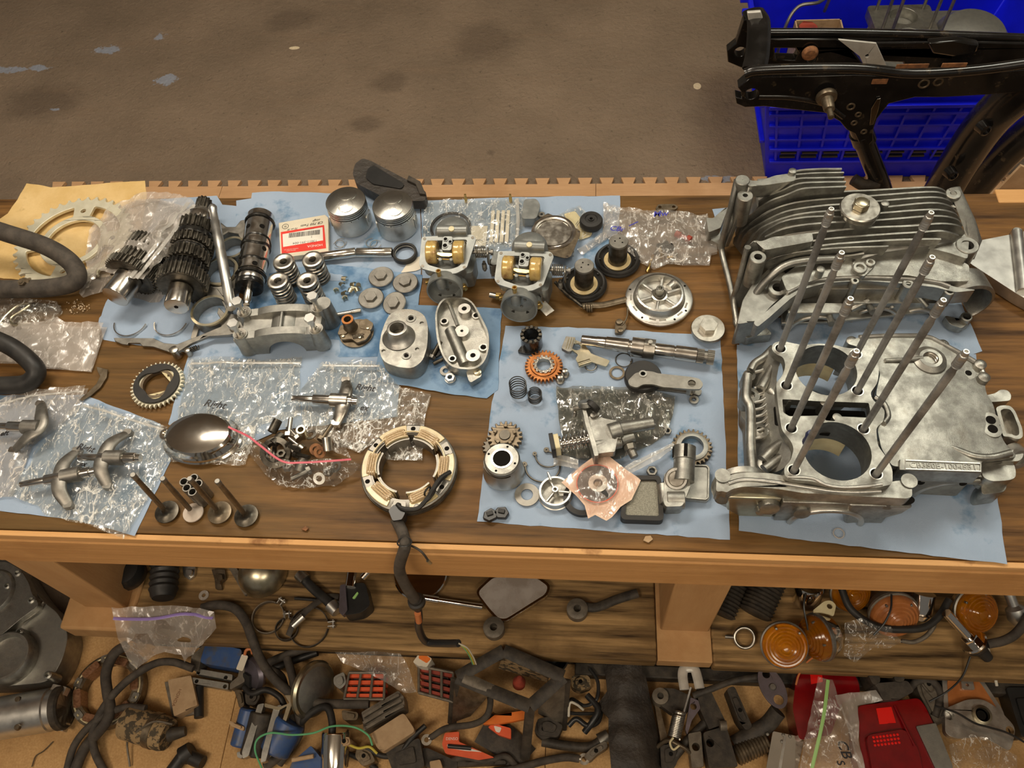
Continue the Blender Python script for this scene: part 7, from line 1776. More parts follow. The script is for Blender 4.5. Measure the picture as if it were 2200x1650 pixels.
# engine cover and starter
t=TC('clutch_cover','large dirty aluminum engine side cover leaning by the bench leg','engine cover',zA,150,700,60,base=FM)
PR(t,'cover_body',zA,[(-250,60),(60,80),(160,150),(240,280),(330,400),(440,480),(520,640),(470,840),(370,1000),(100,1030),(-250,1040)],0,62,'cast_mid',8,20)
PR(t,'raised_face',zA,[(-250,90),(60,95),(160,160),(220,260),(240,340),(300,420),(160,520),(20,640),(-250,800)],62,84,'cast',5,12,hs=((-70,330,40),))
for x,y,r_ in ((-70,330,46),(50,810,46)):
    q=t.p(*zA(x,y),84); t.part('round_hub',G().to(TR(q.x,q.y,0)).lathe([(r_+6,50),(r_+5,84),(r_,90),(r_-5,90),(r_-7,80),(0,78 if r_ > 40 else 60)],48),'cast')
for x,y in ((128,175),(232,378),(355,945),(140,620),(50,270)):q=t.p(*zA(x,y),88); t.part('screw_lug',G().to(TR(q.x,q.y,50)).lathe([(9,0),(8,36),(4.6,38),(4.6,30),(0,30)],22),'cast')
t.part('joint_edge',G().tube([t.p(*zA(x,y),66) for x,y in ((330,400),(280,470),(130,580),(0,700),(-120,800))],4,n=8),'cast_dark')
t=CYL('starter_motor','scratched silver starter motor lying on the tan mat','starter motor',zA,(-330,1330,42),(500,1190,42),[(0,0),(0,40),(.86,41),(.87,38),(.93,38),(.94,40),(.99,39),(1,34),(1,0)],'satin')
t.part('end_band',G().to(t.F).lathe([(41.6,t.L*.93),(41.6,t.L*.985),(38,t.L)],40),'black_dirty')
for y,h in ((1060,60),(1325,36)):q=t.p(*zA(435,y),h); t.part('mount_lug',G().at(q.x,q.y,0,-.15).prism(rect(30,17,r=2),h-16,h,[circ(6,0,4.4,14)]),'cast_bright',bev=1)
for x,y in ((125,1340),(30,1265),(130,1130)):q=t.p(*zA(x,y),80); t.part('case_screw',G().to(TR(q.x,q.y,74)).lathe([(6,0),(5,6),(0,6.5)],16),'brown_iron')
# brown stator
t=TC('old_stator','oily brown wire-wound stator ring on the tan mat','stator',zA,815,1065,20,base=FM)
t.part('core_ring',G().lathe([(52,0),(70,0),(72,2),(72,24),(68,26),(52,26)],60,closed=True),'brown_iron'); t.part('pale_rim',G().lathe([(70,24),(66,27),(64,26)],60,closed=True),'ivory')
for k in range(6):t.part('winding',G().at(0,0,0,R(20+60*k)).prism(rnd(rect(15,36,56,0),5),3,32),'winding_brown',bev=3.5); t.part('bolt_lug',G().at(0,0,0,R(50+60*k)).prism(rnd(rect(14,18,64,0),4),20,28,[circ(65,0,3,12)]),'steel_dull',bev=.8)
HS('cable','thick black cable rising through the oily brown stator','cable',zA,[(960,720,60),(860,790,60),(800,930,56),(810,1080,52),(830,1200,50),(790,1320,44),(640,1500,16),(560,1680,14)],10,'rubber_dusty')
HS('cable','black cable arching below the frosted bag and over the stator','cable',zA,[(1460,900,60),(1300,850,66),(1150,870,66),(950,1000,60),(790,1180,50),(700,1380,34),(720,1540,20),(800,1700,12)],7.5,'rubber_dusty')
HS('cable','black cable crossing from the muddy coil to the mat edge','cable',zA,[(1100,1200,46),(960,1190,46),(830,1230,44),(680,1330,40),(560,1480,24),(500,1680,10)],7,'rubber_dusty')
HS('thin_wire','fine bent dark wire lying on the tan mat','wire',zA,[(240,1640,3),(270,1560,3),(330,1520,3),(400,1450,3)],1.2,'brown_iron',n=6)
bag('frosted_zip_bag','frosted zip bag with violet strip leaning on the shelf edge',[zA(850,445)+(150,),zA(1100,430)+(158,),zA(1400,425)+(158,),zA(1625,480)+(150,),zA(1640,600)+(140,),zA(1560,690)+(142,),zA(1400,860)+(80,),zA(1375,800)+(80,),zA(1250,780)+(76,),zA(1035,905)+(62,),zA(985,860)+(66,),zA(900,680)+(132,)],[zA(1200,600)+(150,),zA(1050,700)+(130,)],'bag_milky',91,step=9,amp=8,sc=.018,base=FM,
    zips=[([zA(860,525)+(146,),zA(1150,525)+(158,),zA(1400,488)+(158,),zA(1620,530)+(146,)],'violet_zip',3)],bottom=False)
t=TC('regulator_box','tan dirty regulator box with raised letters and black leads','regulator',zA,1380,1110,24,base=FM)
PR(t,'box_case',zA,[(1265,985),(1440,950),(1490,1175),(1312,1262)],0,30,'tan_dirty',2); RD(t,'lead',zA,(1500,1040,12),(1500,1270,14),9,'rubber'); PR(t,'base_plate',zA,[(1240,1000),(1480,990),(1500,1240),(1300,1275)],0,6,'grey_dirty')
a,b=t.p2(*zA(1318,1210),30),t.p2(*zA(1330,1030),30); text(t,'lettering','HONDA',9,'winding_brown',((a[0]+b[0])/2+2,(a[1]+b[1])/2,30.2),rz=-100,ext=.2)
t=CYL('round_coil','mud-streaked tan round ignition coil on the mat','ignition coil',zA,(950,1300,32),(1270,1400,32),[(0,0),(0,30),(.04,32),(.9,32),(1,29),(1,0)],'mud')
RD(t,'terminal',zA,(1270,1400,32),(1400,1370,30),14,'black_dirty',9); t.part('strap_bracket',G().to(t.F).lathe([(33.5,t.L*.6),(33.5,t.L*.75)],36),'brown_iron'); t.part('lead_wire',G().tube([t.p(*zA(x,y),h) for x,y,h in ((1300,1320,66),(1160,1300,70),(1030,1380,60),(960,1450,20),(980,1640,6))],2,n=6),'grey_dirty')
HS('plug_boot','short black elbow spark plug boot at the mat edge','plug boot',zA,[(1290,1680,12),(1380,1560,16),(1420,1530,18)],12,'rubber',ends=((1,'rubber'),)); HS('plug_boot','black ribbed rubber boot end beside the elbow boot','plug boot',zA,[(1420,1560,14),(1530,1610,14)],13,'rubber')
# shelf, leg side
t=TC('bullet_lamp_shell','glossy black round lamp shell tucked behind the bench leg','lamp shell',zA,962,175,30,base=SB); t.body(G().lathe([(0,0),(24,2),(33,16),(34,34),(28,48),(0,56)],36),'black_plastic')
t=CYL('rubber_bellows','black ribbed rubber bellows hanging over the shelf boards','bellows',zA,(1250,60,30),(1228,370,30),[(0,0),(0,24)]+[(k/14,25+(3 if k % 2 else 0)) for k in range(1,13)]+[(.93,24),(1,20),(1,0)],'rubber',base=SB)
t=TC('nylon_washer','clear nylon washer lying alone on the shelf board','washer',zB,133,348,1,base=SB); t.body(G().lathe([(10,0),(10,2),(4,2),(4,0)],28,closed=True),'bag_milky')
t=TC('headlight_bowl','dull gold headlight bowl upside down on the shelf','headlight',zB,545,150,30,base=SB); t.body(G().lathe([(48,0),(50,4),(47,14),(38,34),(22,46),(0,50)],44),'gold_zinc')
for nm,lb,ct,P,m in (('steel_strip','long dark triangular steel strip beside the gold bowl','strip',[(320,140),(380,140),(475,325),(440,350)],'grey_dirty'),('chrome_bracket','small shiny folded bracket under the bench rail','bracket',[(-30,130),(70,130),(60,200),(20,230),(-20,200)],'satin'),('rusty_clamp','rusty crumpled clamp on the dark shelf wood','clamp',[(190,150),(290,150),(300,220),(260,250),(270,300),(220,300),(215,230)],'brown_iron')):
    c=cen(P); t=TC(nm,lb,ct,zB,*c,6,base=SB); PR(t,'plate',zB,P,0,8,m,2); PR(t,'fold',zB,[(c[0]+(x-c[0])*.5,c[1]+(y-c[1])*.5) for x,y in P],8,16,m,2)
HS('hose','long thick dusty hose snaking from the shelf to the rectifier','hose',zB,[(120,445,130),(240,420,132),(370,450,132),(450,550,132),(500,680,128),(560,830,102),(650,960,78),(780,1080,60),(900,1135,56),(1050,1165,52),(1380,1165,50)],9,'rubber_dusty',n=16)
def band(label,x,y,r,hgt,rz,tilt,m,z=zB,base=SB,tab=True):
    t=TC('hose_clamp',label,'clamp',z,x,y,2,base=base,tilt=TR(0,0,.001) @ RZ(rz) @ RX(tilt)); t.part('band',G().lathe([(r,0),(r,hgt),(r-1.6,hgt),(r-1.6,0)],36,closed=True,a0=.2,a1=2*pi-.2),m)
    if tab:t.part('clamp_tab',G().to(TR(r+6,0,hgt/2)).box(0,4,0,14,2,hgt).box(0,-4,0,14,2,hgt).rod((3,-8,0),(3,8,0),2.5),'satin',bev=.4)
band('grey band clamp with bright screw tab on the shelf edge',625,520,31,13,60,8,'grey_dirty'); band('dark hoop clamp in front of the flat clip strap',760,610,22,12,100,10,'black_dirty'); band('wide flat black hoop strap lying beside the switch',930,590,38,9,10,5,'black_dirty')
t=TC('clip_strap','black strap with a bright metal clip crossing the hoop clamps','strap',zB,850,540,20,base=SB); t.part('strap',G().tube([t.p(*zB(x,y),h) for x,y,h in ((770,650,12),(810,560,22),(870,500,26),(960,420,20),(1060,360,12),(1150,360,8))],6,n=8,flat=(1,.4)),'rubber_dusty'); RD(t,'metal_clip',zB,(805,580,26),(885,505,30),6.5,'satin')
HS('buckle_strap','black rubber strap with a silver loop end on the shelf','strap',zB,[(870,205,18),(960,300,16),(1060,385,18),(1120,450,18)],9,'rubber',base=SB,ends=((0,'steel'),(1,'satin')),flat=(1,.5))
t=TC('brake_switch','black handlebar switch housing with chrome neck under the rail','switch',zB,1270,380,14,base=SB)
PR(t,'housing',zB,[(1150,390),(1190,260),(1350,250),(1390,420),(1320,480),(1190,500)],0,40,'black_plastic',4,8); PR(t,'lever_plate',zB,[(1160,270),(1200,260),(1215,460),(1180,500),(1150,470)],30,46,'violet_steel',1.5); RD(t,'chrome_neck',zB,(1255,150,50),(1235,280,44),10,'chrome'); RD(t,'chrome_neck',zB,(1380,160,60),(1330,215,56),7,'chrome'); PR(t,'green_mark',zB,[(1250,370),(1290,320),(1300,330),(1270,375)],40,43,'green_zip',.3); RD(t,'cable_tail',zB,(1180,400,20),(820,370,5),3,'rubber')
# coils and electrics on the mat
t=TC('blue_coil','blue ignition coil in a pale two-rail bracket','ignition coil',zB,260,860,30,base=FM)
PR(t,'coil_body',zB,[(150,700),(425,755),(385,905),(100,855)],6,52,'blue_coil',7,8); PR(t,'side_rail',zB,[(85,900),(350,945),(345,990),(75,940)],10,34,'cast_mid',1.5,hs=((90,930,4),(298,968,4))); PR(t,'front_rail',zB,[(45,965),(320,1010),(315,1060),(40,1010)],4,26,'cast_mid',1.5,hs=((78,995,4),(292,1035,4)))
PR(t,'end_yoke',zB,[(40,800),(90,760),(160,680),(120,800),(90,920),(30,900)],4,42,'grey_dirty',2); PR(t,'end_yoke',zB,[(400,900),(440,880),(440,1000),(330,1060),(330,1010),(390,960)],4,36,'grey_dirty',2)
t=TC('paper_label','white paper price tag on an orange loop','tag',zB,430,850,60,base=FM); PR(t,'card',zB,[(420,790),(468,805),(425,920),(375,905)],58,59,'white_paper',0); t.part('loop',G().tube([t.p(*zB(x,y),60) for x,y in ((440,800),(455,760),(490,755),(500,790))],3,n=8),'orange_wire')
HS('cable','black twin cable running behind the round lamp rim, upper strand','cable',zB,[(560,890,40),(700,820,44),(900,750,46),(1120,725,46)],8,'rubber_dusty'); HS('cable','black twin cable running behind the round lamp rim, lower strand','cable',zB,[(600,930,26),(760,860,30),(900,810,32),(990,780,34)],7,'rubber')
t=TC('horn','dark violet round horn with black lever behind the coil pair','horn',zB,510,940,30,base=FM,tilt=TR(0,0,.03) @ RX(35) @ RY(-35)); t.part('horn_disc',G().lathe([(0,-10),(30,-8),(34,0),(30,8),(14,12),(0,12)],40),'violet_steel'); t.part('lever',G().prism(rnd([(-8,-60),(6,-62),(12,4),(-10,6)],4),12,18),'black_plastic',bev=1.5)
t=TC('headlamp','round dusty headlamp standing on edge among the cables','headlamp',zB,1010,1100,0,base=FM,tilt=TR(0,0,.056) @ RZ(-15) @ RY(68))
t.part('bowl',G().lathe([(0,-34),(22,-30),(42,-14),(50,-2)],48),'grey_dirty'); t.part('rim',G().lathe([(50,-3),(54,-2),(55,5),(51,9),(47,8)],56),'gold_zinc'); t.part('lens',G().lathe([(48,6),(30,15),(0,19)],48),'cast_mid')
t=TC('coil_pair','pair of blue ignition coils bolted between pale brackets','ignition coil',zB,590,1400,36,base=FM)
for a,b in (((480,1200,46),(400,1490,30)),((790,1290,46),(660,1530,30))):o=RD(t,'blue_coil_body',zB,a,b,30 if a[0] > 600 else 18,'blue_coil',bev=4,n=28)
RD(t,'core',zB,(580,1230,48),(500,1560,30),24,'black_dirty',bev=3)
for P in ([(540,1170),(590,1160),(545,1300),(470,1560),(425,1580),(420,1530)],[(660,1190),(720,1170),(670,1320),(600,1600),(560,1610),(570,1530)]):PR(t,'bracket_strip',zB,P,50,66,'cast_mid',1.5)
PR(t,'cross_bracket',zB,[(590,1160),(700,1190),(780,1160),(740,1100),(800,1100),(800,1160),(745,1320),(720,1310),(760,1180),(700,1215),(590,1190)],58,68,'gold_zinc',1); PR(t,'foot',zB,[(380,1530),(430,1520),(420,1580),(385,1570)],10,24,'cast_mid'); PR(t,'foot',zB,[(590,1560),(650,1550),(640,1610),(600,1610)],10,24,'gold_zinc')
HS('green_wire','bright green wire curving from the coils to the tan block','wire',zB,[(570,1650,40),(520,1520,70),(540,1430,76),(640,1385,80),(800,1400,84),(960,1385,84),(1100,1335,80),(1260,1340,76),(1370,1400,74),(1405,1480,72)],1.9,'green_wire',n=8)
t=TC('blue_capacitor','blue angled plastic unit at the mat edge with a wire join','capacitor',zB,900,1580,20,base=FM); PR(t,'case',zB,[(940,1480),(1040,1600),(1000,1700),(760,1700),(800,1600)],0,44,'blue_coil',3); RD(t,'wire_join',zB,(800,1590,50),(960,1560,52),4,'tan_dirty')
t=CYL('chrome_can','shiny metal flasher can standing beside the tan block','flasher',zB,(1130,1370,60),(1120,1640,40),[(0,0),(0,24),(.05,26),(1,26),(1,0)],'chrome'); HS('cable','black cable looping down into the shiny metal can','cable',zB,[(860,1320,40),(900,1270,50),(1000,1200,60),(1070,1200,66),(1100,1300,66),(1100,1400,64)],7,'rubber'); HS('cable','black cable passing down beside the coil pair','cable',zB,[(760,820,60),(800,960,60),(820,1100,56),(850,1240,50),(850,1400,30),(700,1620,14)],8,'rubber_dusty')
t=TC('finned_regulator','grey finned regulator clamped to a tan dusty block','regulator',zB,1530,1340,34,base=FM)
PR(t,'tan_block',zB,[(1390,1390),(1640,1230),(1730,1370),(1480,1530),(1440,1500)],4,58,'tan_dirty',8,8); PR(t,'heat_sink',zB,[(1320,1230),(1600,1065),(1640,1110),(1650,1200),(1340,1370)],10,52,'grey_dirty',2)
for k in range(3):PR(t,'fin',zB,[(1330+k*8,1250+k*45),(1600+k*18,1085+k*42),(1610+k*18,1105+k*42),(1335+k*8,1272+k*45)],52,62,'grey_dirty',.8)
def redfin(label,z,P,hs_,m):
    c=cen(P); t=TC('rectifier',label,'rectifier',z,*c,40,base=FM); PR(t,'core',z,[(c[0]+(x-c[0])*.7,c[1]+(y-c[1])*.8) for x,y in P],0,40,'black_dirty',2)
    for k in range(4):
        u=(k+.5)/4; a=(P[0][0]+(P[3][0]-P[0][0])*u,P[0][1]+(P[3][1]-P[0][1])*u); b=(P[1][0]+(P[2][0]-P[1][0])*u,P[1][1]+(P[2][1]-P[1][1])*u)
        PR(t,'red_fin',z,[(a[0],a[1]-16),(b[0],b[1]-16),(b[0],b[1]+12),(a[0],a[1]+12)],14,48+k,m,1)
    for u in (0,.33,.66,1):
        a=(P[0][0]+(P[1][0]-P[0][0])*u,P[0][1]+(P[1][1]-P[0][1])*u); b=(P[3][0]+(P[2][0]-P[3][0])*u,P[3][1]+(P[2][1]-P[3][1])*u); RD(t,'frame_bar',z,(*a,54),(*b,54),2.6,'grey_dirty',n=8)
    for i in (0,3):RD(t,'frame_rail',z,(*P[i],54),(*P[1 if i == 0 else 2],54),3,'grey_dirty',n=8)
redfin('rectifier with red-orange discs in a grey cage under the clear bag',zB,[(1230,930),(1500,930),(1490,1130),(1190,1130)],1,'red_orange'); redfin('taller rectifier with stacked red fins in a dark cage',zC,[(350,880),(610,930),(610,1150),(350,1080)],1,'red_fin')
bag('clear_bag','crumpled clear bag draped over the red rectifier',[zB(1100,745)+(70,),zB(1180,705)+(80,),zB(1350,720)+(90,),zB(1400,680)+(96,),zB(1460,700)+(92,),zB(1600,770)+(84,),zB(1670,870)+(70,),zB(1740,1080)+(40,),zB(1650,1090)+(40,),zB(1500,1000)+(58,),zB(1350,920)+(66,),zB(1180,860)+(60,)],[zB(1450,840)+(96,)],'bag_thick',92,step=8,amp=7,sc=.02,base=FM,bottom=False)
t=TC('plug_carton','small orange and white spark plug carton end','carton',zC,375,830,60,base=FM); PR(t,'carton',zC,[(365,768),(450,825),(410,890),(345,880),(305,850)],30,76,'white_paper',1); PR(t,'orange_face',zC,[(368,775),(442,826),(410,860),(345,820)],76,76.6,'orange_print',0)
# mirrors and shelf bits
t=TC('round_mirror','round dusty mirror half under the bench rail','mirror',zC,360,180,14,base=SB); t.part('rim',G().lathe([(50,0),(53,3),(53,11),(51,13),(48,12)],56),'chrome'); t.part('glass',G().lathe([(50,11),(0,12)],48),'mirror_glass')
t=TC('square_mirror','rounded-square chrome mirror on a stem over the shelf','mirror',zC,1060,370,20,base=SB)
PR(t,'rim',zC,[(772,320),(850,245),(900,195),(1240,195),(1345,270),(1325,345),(1010,545),(940,535),(870,460)],4,18,'chrome',3,12); PR(t,'glass',zC,[(792,325),(865,255),(915,212),(1232,212),(1325,280),(1305,335),(1005,522),(950,515),(882,445)],18,19.5,'mirror_glass',.5,10)
RD(t,'stem',zC,(380,365,22),(500,385,20),7,'chrome'); RD(t,'stem',zC,(490,383,20),(830,435,14),5,'chrome',6.5)
for x,y,lb in ((915,590,'grey rubber bushing below the square mirror corner'),(1545,450,'grey rubber bushing at the end of a dark arm')):
    t=TC('bushing',lb,'bushing',zC,x,y,18,base=SB); t.part('rubber',G().lathe([(20,0),(20,20),(17,22),(7,22),(7,4),(0,4)],32),'grey_dirty')
HS('link_arm','dark curved forked arm lying behind the grey bushing','arm',zC,[(1560,420,12),(1680,440,10),(1840,380,10),(2000,330,10)],9,'black_dirty',base=SB,flat=(1,.6))
# battery box frame
t=TC('battery_box','rusty black steel battery box frame tilted over the clutter','battery box',zC,950,1200,40,base=FM)
def strip(nm,pts,r,m='black_dirty',fl_=(1,.25)):t.part(nm,G().tube([t.p(*zC(x,y),h) for x,y,h in pts],r,n=8,k=2,flat=fl_),m)
cor=[(640,965,110),(990,765,130),(1440,960,130),(1190,1185,118)]
for i in range(4):a,b=cor[i],cor[(i+1) % 4]; strip('top_strip',[a,((a[0]+b[0])/2,(a[1]+b[1])/2,(a[2]+b[2])/2),b],12)
def sheet3(nm,q,m):
    v=[t.p(*zC(x,y),h) for x,y,h in q]; o_=Vector((1,2,-2)); g=G().add(v+[p_+o_ for p_ in v],[(0,1,2,3),(7,6,5,4),(0,4,5,1),(1,5,6,2),(2,6,7,3),(3,7,4,0)]); t.part(nm,g,m)
sheet3('side_panel',[(620,975,106),(890,1090,106),(740,1260,20),(600,1310,20)],'brown_iron'); sheet3('side_panel',[(980,800,120),(1360,930,120),(1310,1000,40),(950,900,40)],'mud'); sheet3('side_panel',[(1250,1150,110),(1460,980,120),(1430,1350,10),(1250,1240,10)],'grey_dirty')
for a,b in (((625,975,106),(600,1320,4)),((1190,1190,112),(1150,1600,4)),((1460,980,118),(1430,1360,4))):strip('corner_post',[a,((a[0]+b[0])/2,(a[1]+b[1])/2,(a[2]+b[2])/2),b],9)
strip('pale_edge',[(690,965,114),(900,1060,114),(1100,1165,112)],10,'grey_dirty'); strip('bottom_strip',[(830,1340,8),(1000,1450,6),(1150,1600,4)],30,'black_dirty',(1,.1))
for x,y in ((750,1050),(1105,1020)):q=t.p(*zC(x,y),70); t.part('red_knob',G().to(frame(q,(.1,.3,1))).lathe([(12,0),(12,12),(4,26),(0,27)],18),'red_fin')
t=TC('lamp_funnel','black open plastic funnel standing at the shelf edge','funnel',zC,1385,850,50,base=FM); t.body(G().lathe([(14,0),(22,60),(24,70),(21,70),(18,56),(0,30)],32),'black_plastic')
for nm,lb,z,P,h,m in (('orange_pouch','orange printed pouch inside the battery frame',zC,[(830,1320),(920,1250),(1175,1210),(1175,1275),(1050,1300),(920,1320)],44,'orange_print'),('orange_packet','orange and white packet below the battery frame opening',zC,[(870,1340),(920,1315),(1045,1350),(1045,1430),(950,1400)],30,'red_orange'),('plug_box','red and white spark plug box lying flat',zC,[(545,1385),(655,1375),(650,1450),(920,1570),(800,1590),(550,1540),(525,1470)],28,'red_orange')):
    c=cen(P); t=TC(nm,lb,'packet',z,*c,h,base=FM); PR(t,'wrapper',z,P,h-14,h,m,1.5)
    if nm == 'plug_box':PR(t,'white_panel',z,[(560,1470),(700,1490),(830,1530),(700,1520),(570,1500)],h,h+.6,'label_white',0); RD(t,'printed_plug',z,(570,1485,h+1),(745,1500,h+1),4,'black_plastic'); q=t.p2(*z(600,1430),h); text(t,'lettering','DENSO',7,'label_white',(*q,h+.2),rz=3,ext=.1)
    if nm == 'orange_packet':PR(t,'white_panel',z,[(915,1330),(975,1345),(960,1385),(930,1375)],h,h+.6,'label_white',0)
HS('battery_cable','black battery cable with ring terminal across the red box','cable',zC,[(440,1420,40),(560,1350,50),(760,1320,60),(860,1260,70),(890,1160,70),(880,1080,60)],6,'rubber_dusty',ends=((0,'ring'),)); HS('battery_cable','black battery cable ending in a shiny ring terminal by the black pouch','cable',zC,[(1560,1580,24),(1450,1570,24),(1280,1600,20),(1100,1650,14),(900,1680,10)],7,'rubber_dusty',ends=((0,'ring'),))
HS('cable','black pipe crossing under the battery frame post','cable',zC,[(1280,1450,16),(1450,1480,18),(1640,1490,20),(1755,1420,24)],9,'black_dirty',ends=((1,'steel_dull'),)); HS('wire_loom','tangled dark wires with a white lead beside the leather pouch','wires',zC,[(1640,900,40),(1700,1000,44),(1690,1130,44),(1600,1180,40),(1500,1130,40),(1480,1230,36),(1700,1240,30)],3.4,'black_plastic',n=8)
HS('white_lead','short white wire standing among the dark wires','wire',zC,[(1480,1260,44),(1490,1160,60),(1540,1170,56),(1590,1210,40)],2.4,'white_wire',n=8); HS('yellow_lead','yellow wire trailing beside the tan block','wire',zB,[(1220,1470,60),(1300,1500,56),(1380,1490,56),(1440,1540,50)],2.4,'yellow_wire',n=8)
t=TC('lever_bracket','dark lever with small eyelets near the front cables','lever',zC,380,1540,20,base=FM); PR(t,'arm',zC,[(300,1520),(340,1500),(420,1500),(640,1600),(640,1650),(400,1640),(310,1560)],4,22,'black_dirty',3,4,hs=((325,1530,5),)); PR(t,'tan_piece',zC,[(430,1600),(510,1585),(530,1650),(440,1660)],22,34,'tan_dirty')
# black pouch, levers and springs
t=TC('leather_pouch','long dark crumpled leather tool pouch on the mat','tool pouch',zD,400,1230,40,base=FM); P=L2(t,zD,[(170,900),(210,830),(330,800),(420,850),(470,950),(520,1150),(570,1350),(640,1600),(600,1680),(220,1680),(200,1450),(200,1280),(110,1170),(150,1130),(190,1080)],40)
cx_,cy_=cen(P); t.body(sheetgeo(P,lambda x,y:10+56*max(0,1-((x-cx_)/62) ** 2) ** .6+wr(x,y,9,.03,3)+ridge(x,y,3,.03,6),9,95,thick=9),'leather')
t=TC('hook_plate','pale U-shaped steel hook standing behind the lever plates','hook',zD,820,960,60,base=FM); t.part('u_hook',G().tube([t.p(*zD(x,y),70) for x,y in ((775,1060),(760,960),(770,905),(810,892),(850,905),(870,960),(890,1050))],9,n=10,flat=(1,.4)),'pale_metal'); PR(t,'dark_shank',zD,[(870,1040),(960,1040),(1090,1310),(960,1360),(880,1180)],10,46,'black_dirty',2)
t=TC('pivot_plate','dark pivot plate with round boss and a violet-tinted tab','plate',zD,700,1140,40,base=FM); PR(t,'plate',zD,[(550,1070),(620,1045),(700,1050),(830,1110),(800,1230),(680,1240),(560,1150)],20,44,'black_dirty',2); q=t.p(*zD(592,1108),50); t.part('boss',G().to(TR(q.x,q.y,10)).lathe([(15,0),(15,42),(6,43),(6,30),(0,30)],28),'grey_dirty'); PR(t,'violet_tab',zD,[(820,1115),(880,1140),(895,1200),(830,1290),(795,1400),(780,1360),(800,1240)],40,50,'violet_steel',1,3,hs=((842,1185,6),)); PR(t,'side_strip',zD,[(545,1150),(590,1200),(660,1470),(600,1480)],4,26,'brown_iron')
t=TC('extension_spring','pale tight extension spring with hooked ends','spring',zD,715,1330,60,base=FM); A,B=t.p(*zD(738,1225),60),t.p(*zD(695,1420),54); t.part('coil',G().to(frame(A,B-A)).helix(10.5,1.7,(B-A).length,16,n=6,per=18),'steel'); t.part('hook',G().tube([t.p(*zD(x,y),h) for x,y,h in ((690,1420,56),(665,1460,54),(690,1510,52),(735,1480,54))],2,n=8),'ivory'); t.part('long_hook',G().tube([t.p(*zD(x,y),h) for x,y,h in ((765,1240,62),(800,1120,66),(822,1040,70))],2,n=8),'satin')
HS('curved_rod','long dark curved rod reaching the oval foot pad','rod',zD,[(840,1105,50),(960,1060,60),(1150,990,66),(1340,960,70)],6,'black_dirty',flat=(1,.6)); HS('stand_arm','dark curved stand arm under the oval foot pad','arm',zD,[(1150,1470,20),(1290,1390,30),(1400,1320,40),(1480,1220,60)],15,'black_dirty',flat=(1,.6))
t=TC('foot_pad','oval grey-brown foot pad plate with two dark holes','foot pad',zD,1440,1040,80,base=FM); a,b=t.p(*zD(1370,880),90),t.p(*zD(1510,1200),76); L_=(b-a).length/2; t.part('plate',G().to(frame((a+b)/2,(.3,-.3,1)) @ Matrix.Rotation(0,4,'Z')).to(TR((a.x+b.x)/2,(a.y+b.y)/2,82) @ RZ(math.degrees(atan2(b.y-a.y,b.x-a.x)))).prism(circ(0,0,L_,36,ry=22),-4,0,[circ(L_*.6,0,9,16),circ(-L_*.62,0,7,16)]),'violet_steel',bev=1.2); t.part('pad_screw',G().to(TR((a.x+b.x)/2,(a.y+b.y)/2,82)).lathe([(7,0),(5,4),(0,4)],16),'steel_dull')
t=TC('step_bracket','dark two-hole mounting bracket at the mat edge','bracket',zD,960,1500,30,base=FM); PR(t,'plate',zD,[(800,1390),(900,1370),(920,1640),(830,1650)],10,40,'grey_dirty',2,4,hs=((860,1490,7),)); PR(t,'plate',zD,[(915,1380),(1090,1330),(1180,1640),(960,1650)],10,52,'black_dirty',3,5,hs=((968,1460,7),)); RD(t,'roller',zD,(1040,1330,56),(1090,1330,56),9,'grey_dirty')
CYL('spring_tube','brown rusty ribbed spring tube beside the curved stand arm','spring',zD,(1160,1560,26),(1400,1450,26),[(0,0),(0,15)]+[(k/22,16+(2.5 if k % 2 else 0)) for k in range(1,22)]+[(1,14),(1,0)],'brown_iron')
t=TC('silver_case','bright riveted metal relay case partly under the zip bag','relay case',zD,1540,1500,40,base=FM); PR(t,'case',zD,[(1440,1370),(1680,1420),(1620,1700),(1380,1700)],0,46,'chrome',3,4); PR(t,'face_strip',zD,[(1525,1400),(1545,1405),(1500,1680),(1480,1680)],46,49,'satin',.6)
for x,y in ((1520,1400),(1570,1410),(1510,1450),(1400,1395)):q=t.p(*zD(x,y),46); t.part('rivet',G().to(TR(q.x,q.y,46)).lathe([(3.4,0),(2.6,2),(0,2.6)],12),'steel_dull')
for a,b,r_,lb in (((1180,200,40),(1060,500,26),24,'narrower ribbed black shock boot beside the middle leg'),((1430,200,46),(1300,490,30),32,'wider ribbed black shock boot under the bench rail')):CYL('shock_boot',lb,'shock boot',zD,a,b,[(0,0),(0,r_)]+[(k/22,r_+(0 if k % 2 else-3.5)) for k in range(1,22)]+[(1,r_-5),(1,0)],'black_dirty',base=SB)
t=TC('eye_bolt','steel eye screwed into the shelf beside the amber lamp','eye bolt',zD,1228,665,14,base=SB,tilt=TR(0,0,.012) @ RX(22)); t.part('eye',G().ring(18,3.4,32,10,z=0),'steel'); t.part('shank',G().rod((-17,0,0),(-34,0,-4),3.4),'steel_dull')
